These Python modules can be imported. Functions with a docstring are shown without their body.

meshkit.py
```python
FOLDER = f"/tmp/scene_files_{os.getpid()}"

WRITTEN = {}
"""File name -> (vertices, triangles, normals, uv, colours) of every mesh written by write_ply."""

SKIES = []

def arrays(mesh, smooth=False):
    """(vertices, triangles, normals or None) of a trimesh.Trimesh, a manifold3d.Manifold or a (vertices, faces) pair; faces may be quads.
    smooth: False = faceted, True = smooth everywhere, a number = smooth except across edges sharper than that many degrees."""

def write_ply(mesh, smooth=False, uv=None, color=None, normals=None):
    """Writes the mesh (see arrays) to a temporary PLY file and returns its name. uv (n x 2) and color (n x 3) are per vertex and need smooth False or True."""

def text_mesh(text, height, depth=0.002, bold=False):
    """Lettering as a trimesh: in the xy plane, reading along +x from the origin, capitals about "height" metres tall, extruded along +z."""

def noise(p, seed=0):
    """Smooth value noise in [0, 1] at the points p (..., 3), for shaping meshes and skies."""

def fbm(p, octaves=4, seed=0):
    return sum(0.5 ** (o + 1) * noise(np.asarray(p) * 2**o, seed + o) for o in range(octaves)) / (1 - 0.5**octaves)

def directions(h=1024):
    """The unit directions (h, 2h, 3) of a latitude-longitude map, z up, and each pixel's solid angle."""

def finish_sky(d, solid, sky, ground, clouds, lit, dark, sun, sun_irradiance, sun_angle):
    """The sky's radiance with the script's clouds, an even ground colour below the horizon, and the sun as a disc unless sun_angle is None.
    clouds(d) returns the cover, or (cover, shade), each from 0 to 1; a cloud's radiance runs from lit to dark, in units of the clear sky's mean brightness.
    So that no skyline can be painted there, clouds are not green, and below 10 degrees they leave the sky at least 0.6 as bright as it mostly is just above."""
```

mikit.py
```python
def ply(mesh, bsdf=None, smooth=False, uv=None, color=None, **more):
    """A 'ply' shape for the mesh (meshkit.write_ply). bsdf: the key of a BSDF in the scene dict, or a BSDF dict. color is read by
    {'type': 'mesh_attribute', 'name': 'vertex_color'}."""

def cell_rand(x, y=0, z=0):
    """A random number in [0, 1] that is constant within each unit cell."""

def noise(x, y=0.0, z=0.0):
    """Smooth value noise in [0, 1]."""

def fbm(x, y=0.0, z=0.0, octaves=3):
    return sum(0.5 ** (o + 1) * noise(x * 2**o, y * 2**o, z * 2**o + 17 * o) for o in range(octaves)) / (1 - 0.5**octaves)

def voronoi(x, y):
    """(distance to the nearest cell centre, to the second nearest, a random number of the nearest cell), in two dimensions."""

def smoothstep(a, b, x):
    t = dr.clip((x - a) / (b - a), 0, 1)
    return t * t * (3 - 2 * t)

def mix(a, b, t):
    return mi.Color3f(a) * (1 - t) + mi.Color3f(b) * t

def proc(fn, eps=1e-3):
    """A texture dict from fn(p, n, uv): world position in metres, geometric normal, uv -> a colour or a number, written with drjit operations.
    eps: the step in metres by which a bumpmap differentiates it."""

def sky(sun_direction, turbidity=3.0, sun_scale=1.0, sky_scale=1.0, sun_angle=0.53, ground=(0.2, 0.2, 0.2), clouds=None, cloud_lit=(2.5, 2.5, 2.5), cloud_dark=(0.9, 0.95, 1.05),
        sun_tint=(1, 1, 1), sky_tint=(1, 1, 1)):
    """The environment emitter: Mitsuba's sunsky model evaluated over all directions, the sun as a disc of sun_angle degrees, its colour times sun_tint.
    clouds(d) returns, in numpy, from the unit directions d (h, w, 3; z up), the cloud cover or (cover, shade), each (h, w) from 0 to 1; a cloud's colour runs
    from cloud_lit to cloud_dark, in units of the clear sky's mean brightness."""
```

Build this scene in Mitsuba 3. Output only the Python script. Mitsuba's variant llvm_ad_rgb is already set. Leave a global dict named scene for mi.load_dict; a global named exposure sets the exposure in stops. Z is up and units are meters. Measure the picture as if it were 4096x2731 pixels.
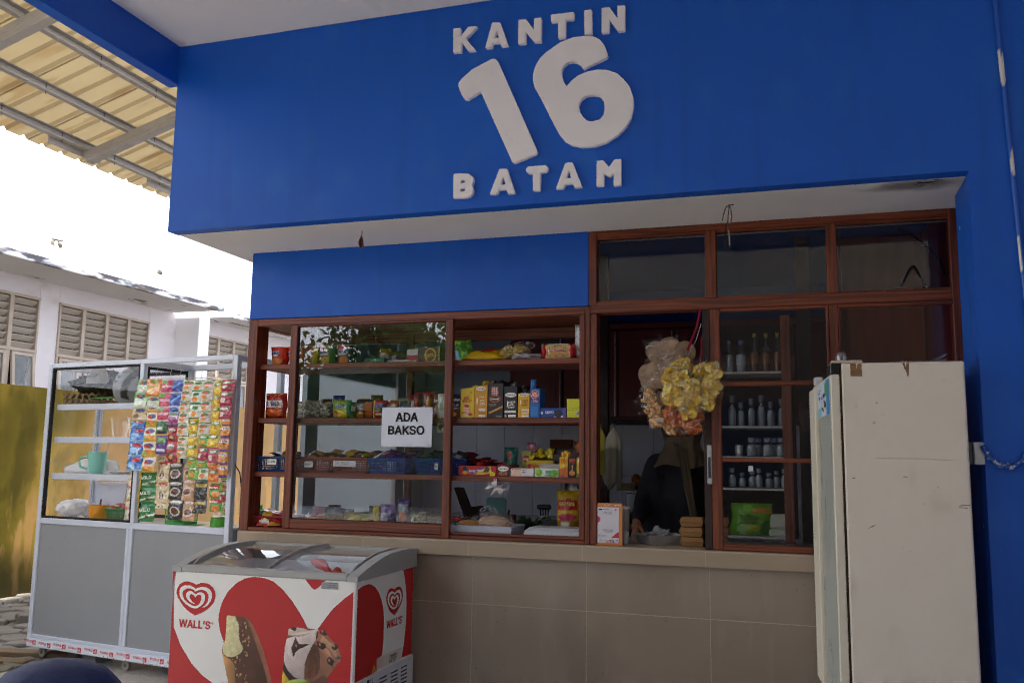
import math, random, colorsys
import numpy as np, trimesh, mitsuba as mi, drjit as dr
import mikit, meshkit
from mikit import noise, fbm, voronoi, cell_rand, smoothstep, mix
from shapely.geometry import Polygon, Point
from shapely import affinity

T = mi.ScalarTransform4f
rnd = random.Random(7)
scene, labels = {}, {}

# ---------------------------------------------------------------- camera, sky, exposure
def cam_axes(yaw, pitch, roll):
    f = np.array([math.sin(yaw)*math.cos(pitch), math.cos(yaw)*math.cos(pitch), math.sin(pitch)])
    r = np.array([math.cos(yaw), -math.sin(yaw), 0.0]); u = np.cross(r, f)
    return f, -r*math.sin(roll) + u*math.cos(roll)
CF, CU = cam_axes(math.radians(-17.669), math.radians(7.597), math.radians(0.790))
EYE = np.array([0, 0, 1.4])
scene['camera'] = {'type': 'perspective', 'fov': 59.71, 'fov_axis': 'x', 'near_clip': 0.05, 'far_clip': 400.0,
                   'to_world': T().look_at(origin=EYE.tolist(), target=(EYE + CF).tolist(), up=CU.tolist())}
scene['sky'] = mikit.sky([0.05, -0.60, 0.79], turbidity=3, sun_scale=0.7, sky_scale=1.0, sun_angle=2.5, sun_tint=(.86, .98, 1.14), ground=(.22, .22, .23),
                         clouds=lambda d: (0.75 + 0.25*np.clip(1 - d[..., 2]*1.2, 0, 1), 0.25*meshkit.fbm(d*3.0, 3)),
                         cloud_lit=(2.05, 2.15, 2.35), cloud_dark=(1.2, 1.27, 1.42))
exposure = 3.65

# ---------------------------------------------------------------- helpers
def lin(h):
    """'#rrggbb' (as a picked sRGB colour) to a linear reflectance."""
    if not isinstance(h, str): return tuple(h)
    if len(h) == 4: h = '#' + ''.join(x*2 for x in h[1:])
    c = [int(h[i:i+2], 16)/255 for i in (1, 3, 5)]
    return tuple(x/12.92 if x < .04045 else ((x+.055)/1.055)**2.4 for x in c)
def var(c, a=.08, r=rnd):
    k = 1 + r.uniform(-a, a)
    return tuple(min(.95, max(0, x*k)) for x in lin(c))
CH = {}
def chamfer_topology():
    P = []
    for sx in (-1, 1):
        for sy in (-1, 1):
            for sz in (-1, 1):
                for ax in range(3):
                    s = np.array([sx, sy, sz], float); b = np.full(3, 1.0); b[ax] = 0
                    P.append((s, b))
    V = np.array([s*(np.array([2, 2.5, 3]) - .3*b) for s, b in P])
    h = trimesh.convex.convex_hull(V)
    idx = [int(np.argmin(((V - v)**2).sum(1))) for v in h.vertices]
    return P, np.array(idx)[h.faces]
CHP, CHF = chamfer_topology()
CHS, CHB = np.array([p[0] for p in CHP]), np.array([p[1] for p in CHP])
class M:
    """A mesh being collected: vertices, triangles, a colour per vertex."""
    def __init__(s): s.v, s.f, s.c, s.n = [], [], [], 0
    def add(s, v, f, c='#ffffff'):
        v = np.asarray(v, float); f = np.asarray(f, int)
        if f.shape[1] == 4: f = np.vstack([f[:, [0, 1, 2]], f[:, [0, 2, 3]]])
        c = lin(c) if isinstance(c, (str, tuple)) else np.asarray(c, float)
        c = np.broadcast_to(np.asarray(c, float), (len(v), 3))
        s.v.append(v); s.f.append(f + s.n); s.c.append(c); s.n += len(v); return s
    def mesh(s, m, c='#ffffff'): return s.add(m.vertices, m.faces, c)
    def box(s, x0, x1, y0, y1, z0, z1, c='#ffffff', b=.002):
        lo, hi = np.minimum([x0, y0, z0], [x1, y1, z1]), np.maximum([x0, y0, z0], [x1, y1, z1])
        h = (hi - lo)/2; b = min(b, h.min()*.45)
        return s.add((lo + hi)/2 + CHS*(h - b*CHB), CHF, c)
    def poly(s, pts, y, t, c='#ffffff', holes=(), plane='xz', flip=False):
        """A polygon given in a vertical plane, extruded from y to y - t (towards the viewer)."""
        g = Polygon(pts, holes)
        if not g.is_valid: g = g.buffer(0)
        for q in getattr(g, 'geoms', [g]):
            if q.is_empty or q.area < 1e-9: continue
            m = trimesh.creation.extrude_polygon(q, abs(t), engine='earcut')
            v = m.vertices; f = m.faces
            if plane == 'xz': w = np.stack([v[:, 0], y - v[:, 2], v[:, 1]], 1)
            elif plane == 'yz': w = np.stack([y + v[:, 2], v[:, 0], v[:, 1]], 1)   # faces +x
            elif plane == 'yzn': w = np.stack([y - v[:, 2], v[:, 0], v[:, 1]], 1); f = f[:, ::-1]
            elif plane == 'xy': w = np.stack([v[:, 0], v[:, 1], y + v[:, 2]], 1)
            s.add(w, f, c)
        return s
    def grid(s, P, c='#ffffff', close_u=False):
        """P: (n, m, 3) points."""
        n, m = P.shape[:2]; i, j = np.meshgrid(np.arange(n - 1 + close_u), np.arange(m - 1), indexing='ij')
        k = (i + 1) % n
        f = np.stack([i*m + j, k*m + j, k*m + j + 1, i*m + j + 1], -1).reshape(-1, 4)
        cc = c if isinstance(c, (str, tuple)) else np.asarray(c).reshape(-1, 3)
        return s.add(P.reshape(-1, 3), f, cc)
    def tube(s, pts, r, c='#ffffff', sides=8, cap=True):
        p = np.asarray(pts, float); r = np.broadcast_to(r, (len(p),))
        t = np.gradient(p, axis=0); t /= np.linalg.norm(t, axis=1, keepdims=True) + 1e-12
        a = np.cross(t, np.where(np.abs(t[:, 2:]) < .9, [0, 0, 1.], [1., 0, 0])); a /= np.linalg.norm(a, axis=1, keepdims=True) + 1e-12
        b = np.cross(t, a); th = np.arange(sides)*2*math.pi/sides
        P = p[:, None] + r[:, None, None]*(np.cos(th)[None, :, None]*a[:, None] + np.sin(th)[None, :, None]*b[:, None])
        s.grid(P.transpose(1, 0, 2), c, close_u=True)
        if cap:
            for e in (0, -1):
                ring = P[e]; f = [[0, i, i + 1] for i in range(1, sides - 1)]
                s.add(ring, np.array(f) if e == 0 else np.array(f)[:, ::-1], c)
        return s
    def lathe(s, prof, cx, cy, c='#ffffff', n=24, cs=None, z0=0.0):
        """prof: (radius, z) upwards along z; hard corners by repeating a point."""
        th = np.arange(n)*2*math.pi/n; pr = np.asarray(prof, float)
        P = np.stack([cx + pr[None, :, 0]*np.cos(th)[:, None], cy + pr[None, :, 0]*np.sin(th)[:, None], np.broadcast_to(z0 + pr[None, :, 1], (n, len(pr)))], -1)
        if cs is not None: c = np.broadcast_to(np.array([lin(q) for q in cs])[None], (n, len(pr), 3))
        return s.grid(P, c, close_u=True)
    def ball(s, c0, r, c='#ffffff', sub=2, jit=0, fr=6, seed=0):
        m = trimesh.creation.icosphere(subdivisions=sub); v = m.vertices*1.0
        if jit: v *= (1 + jit*(meshkit.fbm(v*fr/4 + seed*7.3 + 11, 3)*2 - 1))[:, None]
        return s.add(np.asarray(c0) + v*np.asarray(r), m.faces, c)
    def text(s, txt, x, z, h, y, c='#101010', bold=True, w=None, t=.0006, rot=0.0, plane='xz', align='l', fn=None, heavy=0):
        if heavy:   # a heavier weight: the same glyphs laid a hair apart
            for i, (a, b) in enumerate(((-1, 0), (1, 0), (0, 1), (0, -1))): s.text(txt, x + a*heavy*h, z + b*heavy*h*.6, h, y - .0002*(i + 1) if plane == 'xz' else y + .0002*(i + 1), c, bold, w, t, rot, plane, align, fn)
        v, f = text_arrays(txt, bold); v = v*np.array([h, h, t/.002])
        W = v[:, 0].max() - v[:, 0].min(); k = 1.0 if w is None else w/W
        v[:, 0] = (v[:, 0] - v[:, 0].min())*k; W *= k
        if align == 'c': v[:, 0] -= W/2
        if rot:
            a, b = v[:, 0]*math.cos(rot) - v[:, 1]*math.sin(rot), v[:, 0]*math.sin(rot) + v[:, 1]*math.cos(rot); v[:, 0], v[:, 1] = a, b
        if fn is not None: return s.add(fn(x + v[:, 0], z + v[:, 1], v[:, 2]), f, c)
        if plane == 'xz': P = np.stack([x + v[:, 0], y - v[:, 2], z + v[:, 1]], 1)
        elif plane == 'yz': P = np.stack([y + v[:, 2], x + v[:, 0], z + v[:, 1]], 1)
        return s.add(P, f, c)
    def out(s): return trimesh.Trimesh(np.vstack(s.v), np.vstack(s.f), process=False), np.vstack(s.c)
    def move(s, R=None, t=(0, 0, 0)):
        s.v = [(v if R is None else v @ np.asarray(R).T) + np.asarray(t) for v in s.v]; return s
    def xf(s, fn): s.v = [fn(v) for v in s.v]; return s
TXT = {}
def text_arrays(txt, bold):
    if (txt, bold) not in TXT:
        m = meshkit.text_mesh(txt, 1.0, .002, bold); TXT[txt, bold] = (np.array(m.vertices), np.array(m.faces))
    v, f = TXT[txt, bold]; return v.copy(), f
def rz(a): return np.array([[math.cos(a), -math.sin(a), 0], [math.sin(a), math.cos(a), 0], [0, 0, 1]])
def rx(a): return np.array([[1, 0, 0], [0, math.cos(a), -math.sin(a)], [0, math.sin(a), math.cos(a)]])
def ry(a): return np.array([[math.cos(a), 0, math.sin(a)], [0, 1, 0], [-math.sin(a), 0, math.cos(a)]])

used = {}
def key_of(base):
    k = used[base] = used.get(base, -1) + 1
    return base if k == 0 else f'{base}_{k:03d}'
def thing(name, label, cat, group=None, kind=None):
    k = key_of(name)
    labels[k] = {'label': label, 'category': cat}
    if group: labels[k]['group'] = group
    if kind: labels[k]['kind'] = kind
    return k
COLORED = set()
def put(key, m, bsdf, smooth=False, **more):
    tm, col = m.out()
    kw = {'color': col} if bsdf in COLORED else {}
    if kw and smooth not in (True, False): smooth = True
    scene[key] = {**mikit.ply(tm, bsdf, smooth=smooth, **kw), **more}
    return key
def part(parent, name, m, bsdf, smooth=False, label=None, kind=None):
    k = key_of(f'{parent}__{name}')
    put(k, m, bsdf, smooth)
    if label or kind: labels[k] = {a: b for a, b in (('label', label), ('kind', kind)) if b}
    return k
def solo(name, label, cat, m, bsdf, smooth=False, group=None, kind=None):
    return put(thing(name, label, cat, group, kind), m, bsdf, smooth)
def struct(name, m, bsdf, smooth=False, label=None):
    k = key_of(name); put(k, m, bsdf, smooth); labels[k] = {'kind': 'structure', **({'label': label} if label else {})}; return k

# ---------------------------------------------------------------- materials
def principled(base, rough=.5, metal=0.0, spec=.5, **k):
    b = base if isinstance(base, dict) else {'type': 'rgb', 'value': list(lin(base))}
    r = rough if isinstance(rough, dict) else float(rough)
    return {'type': 'twosided', 'b': {'type': 'principled', 'base_color': b, 'roughness': r, 'metallic': float(metal), 'specular': float(spec), **k}}
VC = {'type': 'mesh_attribute', 'name': 'vertex_color'}
def vmat(name, **k):
    scene[name] = principled(VC, **k); COLORED.add(name)
vmat('m_print', rough=.38, spec=.5)
vmat('m_foil', rough=.13, metal=.08, spec=.6, clearcoat=.6, clearcoat_gloss=.9)
vmat('m_matte', rough=.85, spec=.2)
vmat('m_plastic', rough=.28, spec=.5)
scene['m_steel'] = principled('#c4c6c8', .32, .7)
scene['m_steel_dark'] = principled('#55585c', .35, 1.0)
scene['m_chrome'] = principled('#d8d8da', .12, 1.0)
scene['m_black'] = principled('#141415', .5)
scene['m_rubber'] = principled('#1b1b1c', .65, spec=.3)
scene['m_glass'] = {'type': 'thindielectric', 'int_ior': 1.5}
scene['m_film'] = {'type': 'thindielectric', 'int_ior': 1.45}
scene['m_glass_hazy'] = {'type': 'thindielectric', 'int_ior': 1.8, 'specular_transmittance': {'type': 'rgb', 'value': [.93, .95, .96]}}
scene['m_glass_low'] = {'type': 'thindielectric', 'int_ior': 1.3}
scene['m_glass_tint'] = {'type': 'thindielectric', 'int_ior': 1.36, 'specular_transmittance': {'type': 'rgb', 'value': [.50, .52, .60]}}
scene['m_clear'] = {'type': 'thindielectric', 'int_ior': 1.45}

def blue_fn(p, n, uv):
    a = fbm(p.x*1.3, p.y*1.3, p.z*1.3, 3); b = fbm(p.x*9, p.y*9, p.z*5, 3)
    s = noise(p.x*260, p.y*260, p.z*260)
    col = mix(lin('#0a4dab'), lin('#0f59bd'), a)
    col = mix(col, lin('#2467b8'), .3*smoothstep(.55, .8, b))
    col = mix(col, lin('#0b3c90'), .14*smoothstep(.55, .8, fbm(p.x*16, p.y*16, p.z*1.1, 3)))
    return mix(col, lin('#86a4cc'), 0.35*smoothstep(.95, .98, noise(p.x*38, p.y*38, p.z*38))*smoothstep(.7, .9, s))
scene['m_blue'] = principled(mikit.proc(blue_fn), .48, spec=.4)
def pier_fn(p, n, uv):
    low = smoothstep(1.7, .7, p.z)
    w = fbm(p.x*14, p.y*14, p.z*4.5, 4)
    col = mix(lin('#0b4aa4'), lin('#135ab8'), fbm(p.x*3, p.y*3, p.z*1.2, 3))
    col = mix(col, lin('#4f7fbe'), low*.55*smoothstep(.52, .72, w))
    col = mix(col, lin('#0e3270'), .35*smoothstep(.55, .75, fbm(p.x*5 + 9, p.y*5, p.z*2.2, 3)))
    k = smoothstep(2.9, 2.3, p.z)
    return mix(col, lin('#b9b6a6'), k*smoothstep(.80, .84, noise(p.x*30, p.y*30, p.z*24))*smoothstep(.72, .8, noise(p.x*6, p.y*6, p.z*5)))
scene['m_pier'] = principled(mikit.proc(pier_fn), .5, spec=.4)
def white_fn(p, n, uv):
    col = mix(lin('#cfcccb'), lin('#dddad8'), fbm(p.x*1.7, p.y*1.7, p.z*1.7, 3))
    return mix(col, lin('#b8b4b0'), .35*smoothstep(.6, .8, fbm(p.x*7, p.y*2.5, p.z*5, 3)))
scene['m_white'] = principled(mikit.proc(white_fn), .8, spec=.2)
def soffit_fn(p, n, uv):
    col = mix(lin('#cfccca'), lin('#d9d6d4'), fbm(p.x*1.7, p.y*3, p.z, 3))
    d = dr.sqrt(dr.square((p.x - .50)/.22) + dr.square((p.y - 4.03)/.10))
    st = smoothstep(1.15, .2, d + .9*(fbm(p.x*9, p.y*9, 3, 3) - .5))
    col = mix(col, lin('#77736f'), .95*st)
    k = smoothstep(.54, .60, fbm(p.x*24, p.y*40, 1, 3))*smoothstep(.75, .3, dr.sqrt(dr.square((p.x - .56)/.10) + dr.square((p.y - 4.0)/.1)))
    return mix(col, lin('#1f1d1c'), .9*k)
scene['m_soffit'] = principled(mikit.proc(soffit_fn), .8, spec=.2)
def wood_col(g, c1, c2): return mix(lin(c1), lin(c2), g)
def wv_fn(p, n, uv):
    q = fbm(p.x*95 + .6*noise(p.x*9, p.z*1.3), p.y*95, p.z*3.5, 3); return wood_col(smoothstep(.25, .75, q), '#542414', '#803d20')
def wh_fn(p, n, uv):
    q = fbm(p.x*3.2, p.y*95, p.z*110 + 1.6*noise(p.x*3.5, p.z*12), 3); return wood_col(smoothstep(.25, .75, q), '#542414', '#823e20')
scene['m_wood_v'] = principled(mikit.proc(wv_fn), .42)
scene['m_wood_h'] = principled(mikit.proc(wh_fn), .42)
scene['m_dark_wood'] = principled('#2a1410', .45)
def tile_fn(p, n, uv):
    t = cell_rand(dr.floor((p.x + 1.611)/.6), dr.floor((p.z - .669)/.6))
    col = mix(lin('#897a6b'), lin('#948474'), .6*fbm(p.x*2.2, p.z*2.2, 1, 3) + .4*t)
    col = mix(col, lin('#67594d'), .4*smoothstep(.5, .8, fbm(p.x*3, p.z*2.4, 4, 4)))
    col = mix(col, lin('#9c9082'), .18*smoothstep(.6, .75, fbm(p.x*22, p.z*5, 2, 3)))
    return mix(col, lin('#3d342d'), .5*smoothstep(.96, .99, noise(p.x*55, 3, p.z*34)))
scene['m_tile'] = principled(mikit.proc(tile_fn), mikit.proc(lambda p, n, uv: .13 + .16*fbm(p.x*4, p.z*4, 7, 3)), spec=.5)
scene['m_ledge'] = principled(mikit.proc(lambda p, n, uv: mix(lin('#9d8a75'), lin('#a8957f'), fbm(p.x*3, p.y*3, p.z*3, 3))), .3)
scene['m_grout'] = principled('#b9ad92', .8)
scene['m_counter'] = principled(mikit.proc(lambda p, n, uv: mix(lin('#5d5a57'), lin('#77736f'), fbm(p.x*30, p.y*30, 0, 3))), .18)
scene['m_room_tile'] = principled(mikit.proc(lambda p, n, uv: mix(lin('#c6c8d4'), lin('#d2d4de'), fbm(p.x*2, p.z*2, 0, 2))), .2)
scene['m_room_grout'] = principled('#55565c', .8)
scene['m_cupboard'] = principled(mikit.proc(lambda p, n, uv: mix(lin('#5b1f1a'), lin('#73291f'), fbm(p.x*40, p.y*10, p.z*3, 3))), .38)
scene['m_room_blue'] = principled('#1d4fa0', .6)
scene['m_room_board'] = principled(mikit.proc(lambda p, n, uv: mix(lin('#8c98a4'), lin('#a3aeb8'), fbm(p.x*2, p.y*2, p.z*1.5, 3))), .5)
scene['m_room_dark'] = principled('#3a2c26', .6)
scene['m_alu'] = principled(mikit.proc(lambda p, n, uv: mix(lin('#c3cad8'), lin('#cfd5e2'), fbm(p.x*4, p.y*4, p.z*2, 2))), .3, spec=.6)
scene['m_panel'] = principled(mikit.proc(lambda p, n, uv: mix(mix(lin('#8b8d92'), lin('#96989b'), fbm(p.x*1.5, p.y, p.z*1.5, 2)), lin('#77767a'), .12*smoothstep(.66, .8, fbm(p.x*12, p.y*12, p.z*12, 3)))), .42)
scene['m_fz_grey'] = principled(mikit.proc(lambda p, n, uv: mix(lin('#9c9d9b'), lin('#a5a6a3'), fbm(p.x*8, p.y*8, p.z*8, 2))), .35)
def fridge_fn(p, n, uv):
    col = mix(lin('#d8cdbb'), lin('#dfd4c3'), fbm(p.x*2.5, p.y*2.5, p.z*2.5, 3))
    g = fbm(p.x*6, p.y*6, p.z*3.2, 4)
    col = mix(col, lin('#b3a58e'), .6*smoothstep(.54, .78, g)*smoothstep(.3, .75, fbm(p.x*2.2 + 5, 0, p.z*1.4, 2)))
    sp = .55*smoothstep(.86, .93, noise(p.x*75, p.y*75, p.z*62))*smoothstep(.64, .8, noise(p.x*8, 2, p.z*7))
    col = mix(col, lin('#6e675c'), .8*sp)
    ln = dr.abs(p.z - 1.425 - .004*noise(p.x*9, 0, 0) + .006*(p.x - .4))
    return mix(col, lin('#a99a83'), .5*smoothstep(.004, .001, ln)*smoothstep(.3, .6, noise(p.x*12, 5, 0)))
scene['m_fridge'] = principled(mikit.proc(fridge_fn), .4)
scene['m_fridge_door'] = principled(mikit.proc(lambda p, n, uv: mix(lin('#d8cfb9'), lin('#ded6c2'), fbm(p.x*9, p.y*9, p.z*2, 3))), .35)
def gasket_fn(p, n, uv):
    s = smoothstep(.58, .7, fbm(p.x*90, p.y*90, p.z*9, 3))*smoothstep(.45, .65, noise(3, p.y*7, p.z*3.5))
    return mix(lin('#a3a59c'), lin('#4c4a45'), .75*s)
scene['m_fridge_panel'] = principled(mikit.proc(gasket_fn), .4)
def yellow_fn(p, n, uv):
    h = fbm(p.y*1.3, p.z*.9, 3, 4); st = fbm(p.y*6, p.z*1.9, 9, 4); e = fbm(p.y*4, p.z*3, 1, 4)
    front = smoothstep(8.7, 7.3, p.y)
    col = mix(lin('#98754c'), lin('#ae8d66'), .5*st + .5*fbm(p.y*1.5, p.z*1.2, 6, 3))
    ochre = mix(lin('#978020'), lin('#b09040'), st)
    col = mix(col, ochre, .9*front)
    moss = smoothstep(.30, .62, h + .3*smoothstep(1.1, 2.0, p.z) - .1)
    col = mix(col, mix(lin('#4a4414'), lin('#73651a'), e), .92*moss*(.15 + .85*front))
    col = mix(col, lin('#2c280e'), .5*smoothstep(.50, .68, .6*e + .4*st)*(.2 + .8*front))
    col = mix(col, lin('#c0955c'), .7*smoothstep(.52, .66, fbm(p.y*8, p.z*2.2, 5, 4))*smoothstep(1.25, .8, p.z + .35*(fbm(p.y*5, p.z, 1, 3) - .5)))
    return mix(col, lin('#26230f'), .85*smoothstep(.55, .1, p.z + .4*(e - .5)))
scene['m_yellow'] = principled(mikit.proc(yellow_fn), .85, spec=.2)
def school_fn(p, n, uv):
    col = mix(lin('#d4ced2'), lin('#dedade'), fbm(p.x, p.y*.8, p.z*.8, 3))
    return mix(col, lin('#c0b2a8'), .45*smoothstep(.55, .8, fbm(p.x*3, p.y*2.2, p.z*3, 4)))
scene['m_school'] = principled(mikit.proc(school_fn), .85, spec=.2)
def awning_fn(p, n, uv):
    col = mix(lin('#b9b9bb'), lin('#c6c6c8'), fbm(p.x, p.y, p.z, 3))
    cr = smoothstep(.66, .69, fbm(p.x*5.5, p.y*1.6, 2, 4))*smoothstep(.45, .6, noise(p.x*1.5, p.y*.6, 8))
    return mix(col, lin('#5b5650'), .85*cr)
scene['m_awning'] = principled(mikit.proc(awning_fn), .85, spec=.2)
def awnedge_fn(p, n, uv):
    d = smoothstep(.42, .60, fbm(p.x*3, p.y*3.2, p.z*9, 4)); e = smoothstep(.5, .62, fbm(p.x*3, p.y*6, p.z*14 + 4, 3))
    return mix(mix(lin('#d9dbe2'), lin('#5d5c62'), d), lin('#7b6350'), .5*e*d)
scene['m_awning_edge'] = principled(mikit.proc(awnedge_fn), .9, spec=.2)
scene['m_louvre'] = principled(mikit.proc(lambda p, n, uv: mix(lin('#a49a8e'), lin('#b6aca0'), fbm(p.x*4, p.y*2.5, p.z*40, 3))), .7)
scene['m_louvre_frame'] = principled(mikit.proc(lambda p, n, uv: mix(lin('#a89a8c'), lin('#bfb2a4'), fbm(p.x*6, p.y*6, p.z*6, 3))), .7)
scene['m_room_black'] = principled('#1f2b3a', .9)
def floor_fn(p, n, uv):
    c = mix(lin('#a19d98'), lin('#b0aca6'), fbm(p.x*2.3, p.y*2.3, 0, 4))
    c = mix(c, lin('#8a8175'), .5*smoothstep(.75, .85, noise(p.x*90, p.y*90, 0)))
    gx = dr.minimum(dr.abs(p.x/.4 - dr.floor(p.x/.4) - .5), dr.abs(p.y/.4 - dr.floor(p.y/.4) - .5))
    return mix(c, lin('#6f675d'), .7*smoothstep(.012, .006, gx))
scene['m_floor'] = principled(mikit.proc(floor_fn), .35)
scene['m_soil'] = principled(mikit.proc(lambda p, n, uv: mix(lin('#4d473f'), lin('#6a635a'), fbm(p.x*4, p.y*4, 0, 4))), .95, spec=.1)
def paver_fn(p, n, uv):
    c = mix(lin('#716c67'), lin('#8a847d'), fbm(p.x*5, p.y*5, p.z*5, 3))
    c = mix(c, lin('#6b6a52'), .5*smoothstep(.5, .7, fbm(p.x*2.4 + 3, p.y*2.4, 0, 3)))
    return mix(c, lin('#5f5a55'), .4*smoothstep(.6, .8, noise(p.x*70, p.y*70, p.z*70)))
scene['m_paver'] = principled(mikit.proc(paver_fn), .9, spec=.2)
scene['m_plank'] = principled(mikit.proc(lambda p, n, uv: mix(lin('#5b4a36'), lin('#7d6a50'), fbm(p.x*3, p.y*30, p.z*30, 3))), .85)
scene['m_sheet'] = {'type': 'principledthin', 'base_color': {'type': 'proc', **{k: v for k, v in mikit.proc(lambda p, n, uv: mix(mix(lin('#ab9874'), lin('#b7a480'), fbm(p.x*1.2, p.y*3, 0, 3)), lin('#9a7c52'), .6*smoothstep(.55, .75, fbm(p.x*2.0 + 4, p.y*7, 0, 3)))).items() if k != 'type'}}, 'roughness': .5, 'diff_trans': .40, 'spec_trans': 0.0}
scene['m_galv'] = principled(mikit.proc(lambda p, n, uv: mix(lin('#a39e99'), lin('#b3aea9'), fbm(p.x*9, p.y*3, p.z*9, 3))), .6, metal=.1)
scene['m_letter'] = principled(mikit.proc(lambda p, n, uv: mix(mix(lin('#e3dddc'), lin('#e9e4e3'), fbm(p.x*5, p.y*5, p.z*5, 3)), lin('#8d8880'), .45*smoothstep(.80, .9, noise(p.x*90, p.y*90, p.z*90))*smoothstep(.62, .8, noise(p.x*9, 1, p.z*9)))), .7, spec=.3)
scene['m_leaf'] = {'type': 'principledthin', 'base_color': {'type': 'rgb', 'value': [.06, .12, .035]}, 'roughness': .5, 'diff_trans': .6}
scene['m_bark'] = principled('#4d4338', .9)
scene['m_concrete'] = principled(mikit.proc(lambda p, n, uv: mix(lin('#8f8c88'), lin('#a3a09b'), fbm(p.x*6, p.y*6, p.z*6, 3))), .9, spec=.2)
scene['m_far'] = principled('#463e37', .9)
scene['m_grass'] = principled(mikit.proc(lambda p, n, uv: mix(lin('#77777a'), lin('#929296'), fbm(p.x*.8, p.y*.8, 0, 4))), .95, spec=.1)
def cloth_fn(c1, c2): return mikit.proc(lambda p, n, uv: mix(lin(c1), lin(c2), .6*fbm(p.x*14, p.y*14, p.z*8, 3) + .4*noise(p.x*300, p.y*300, p.z*300)))
scene['m_hijab_navy'] = principled(cloth_fn('#10183a', '#1b2b60'), .6, sheen=.5)
scene['m_hijab_olive'] = principled(cloth_fn('#5a4f3d', '#74664f'), .8)
scene['m_cloth_black'] = principled(cloth_fn('#1a1c25', '#272a35'), .8)
scene['m_skin'] = principled('#a06a4d', .5)

scene['m_frosted'] = {'type': 'principledthin', 'base_color': {'type': 'rgb', 'value': [.66, .76, .86]}, 'roughness': .45, 'diff_trans': 1.1, 'spec_trans': 0.0}

scene['m_upper_white'] = principled('#efeeee', .85)

scene['m_warm_wood'] = principled(mikit.proc(lambda p, n, uv: mix(lin('#8a4526'), lin('#a5562f'), fbm(p.x*30, p.y*10, p.z*3, 3))), .4)
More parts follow.
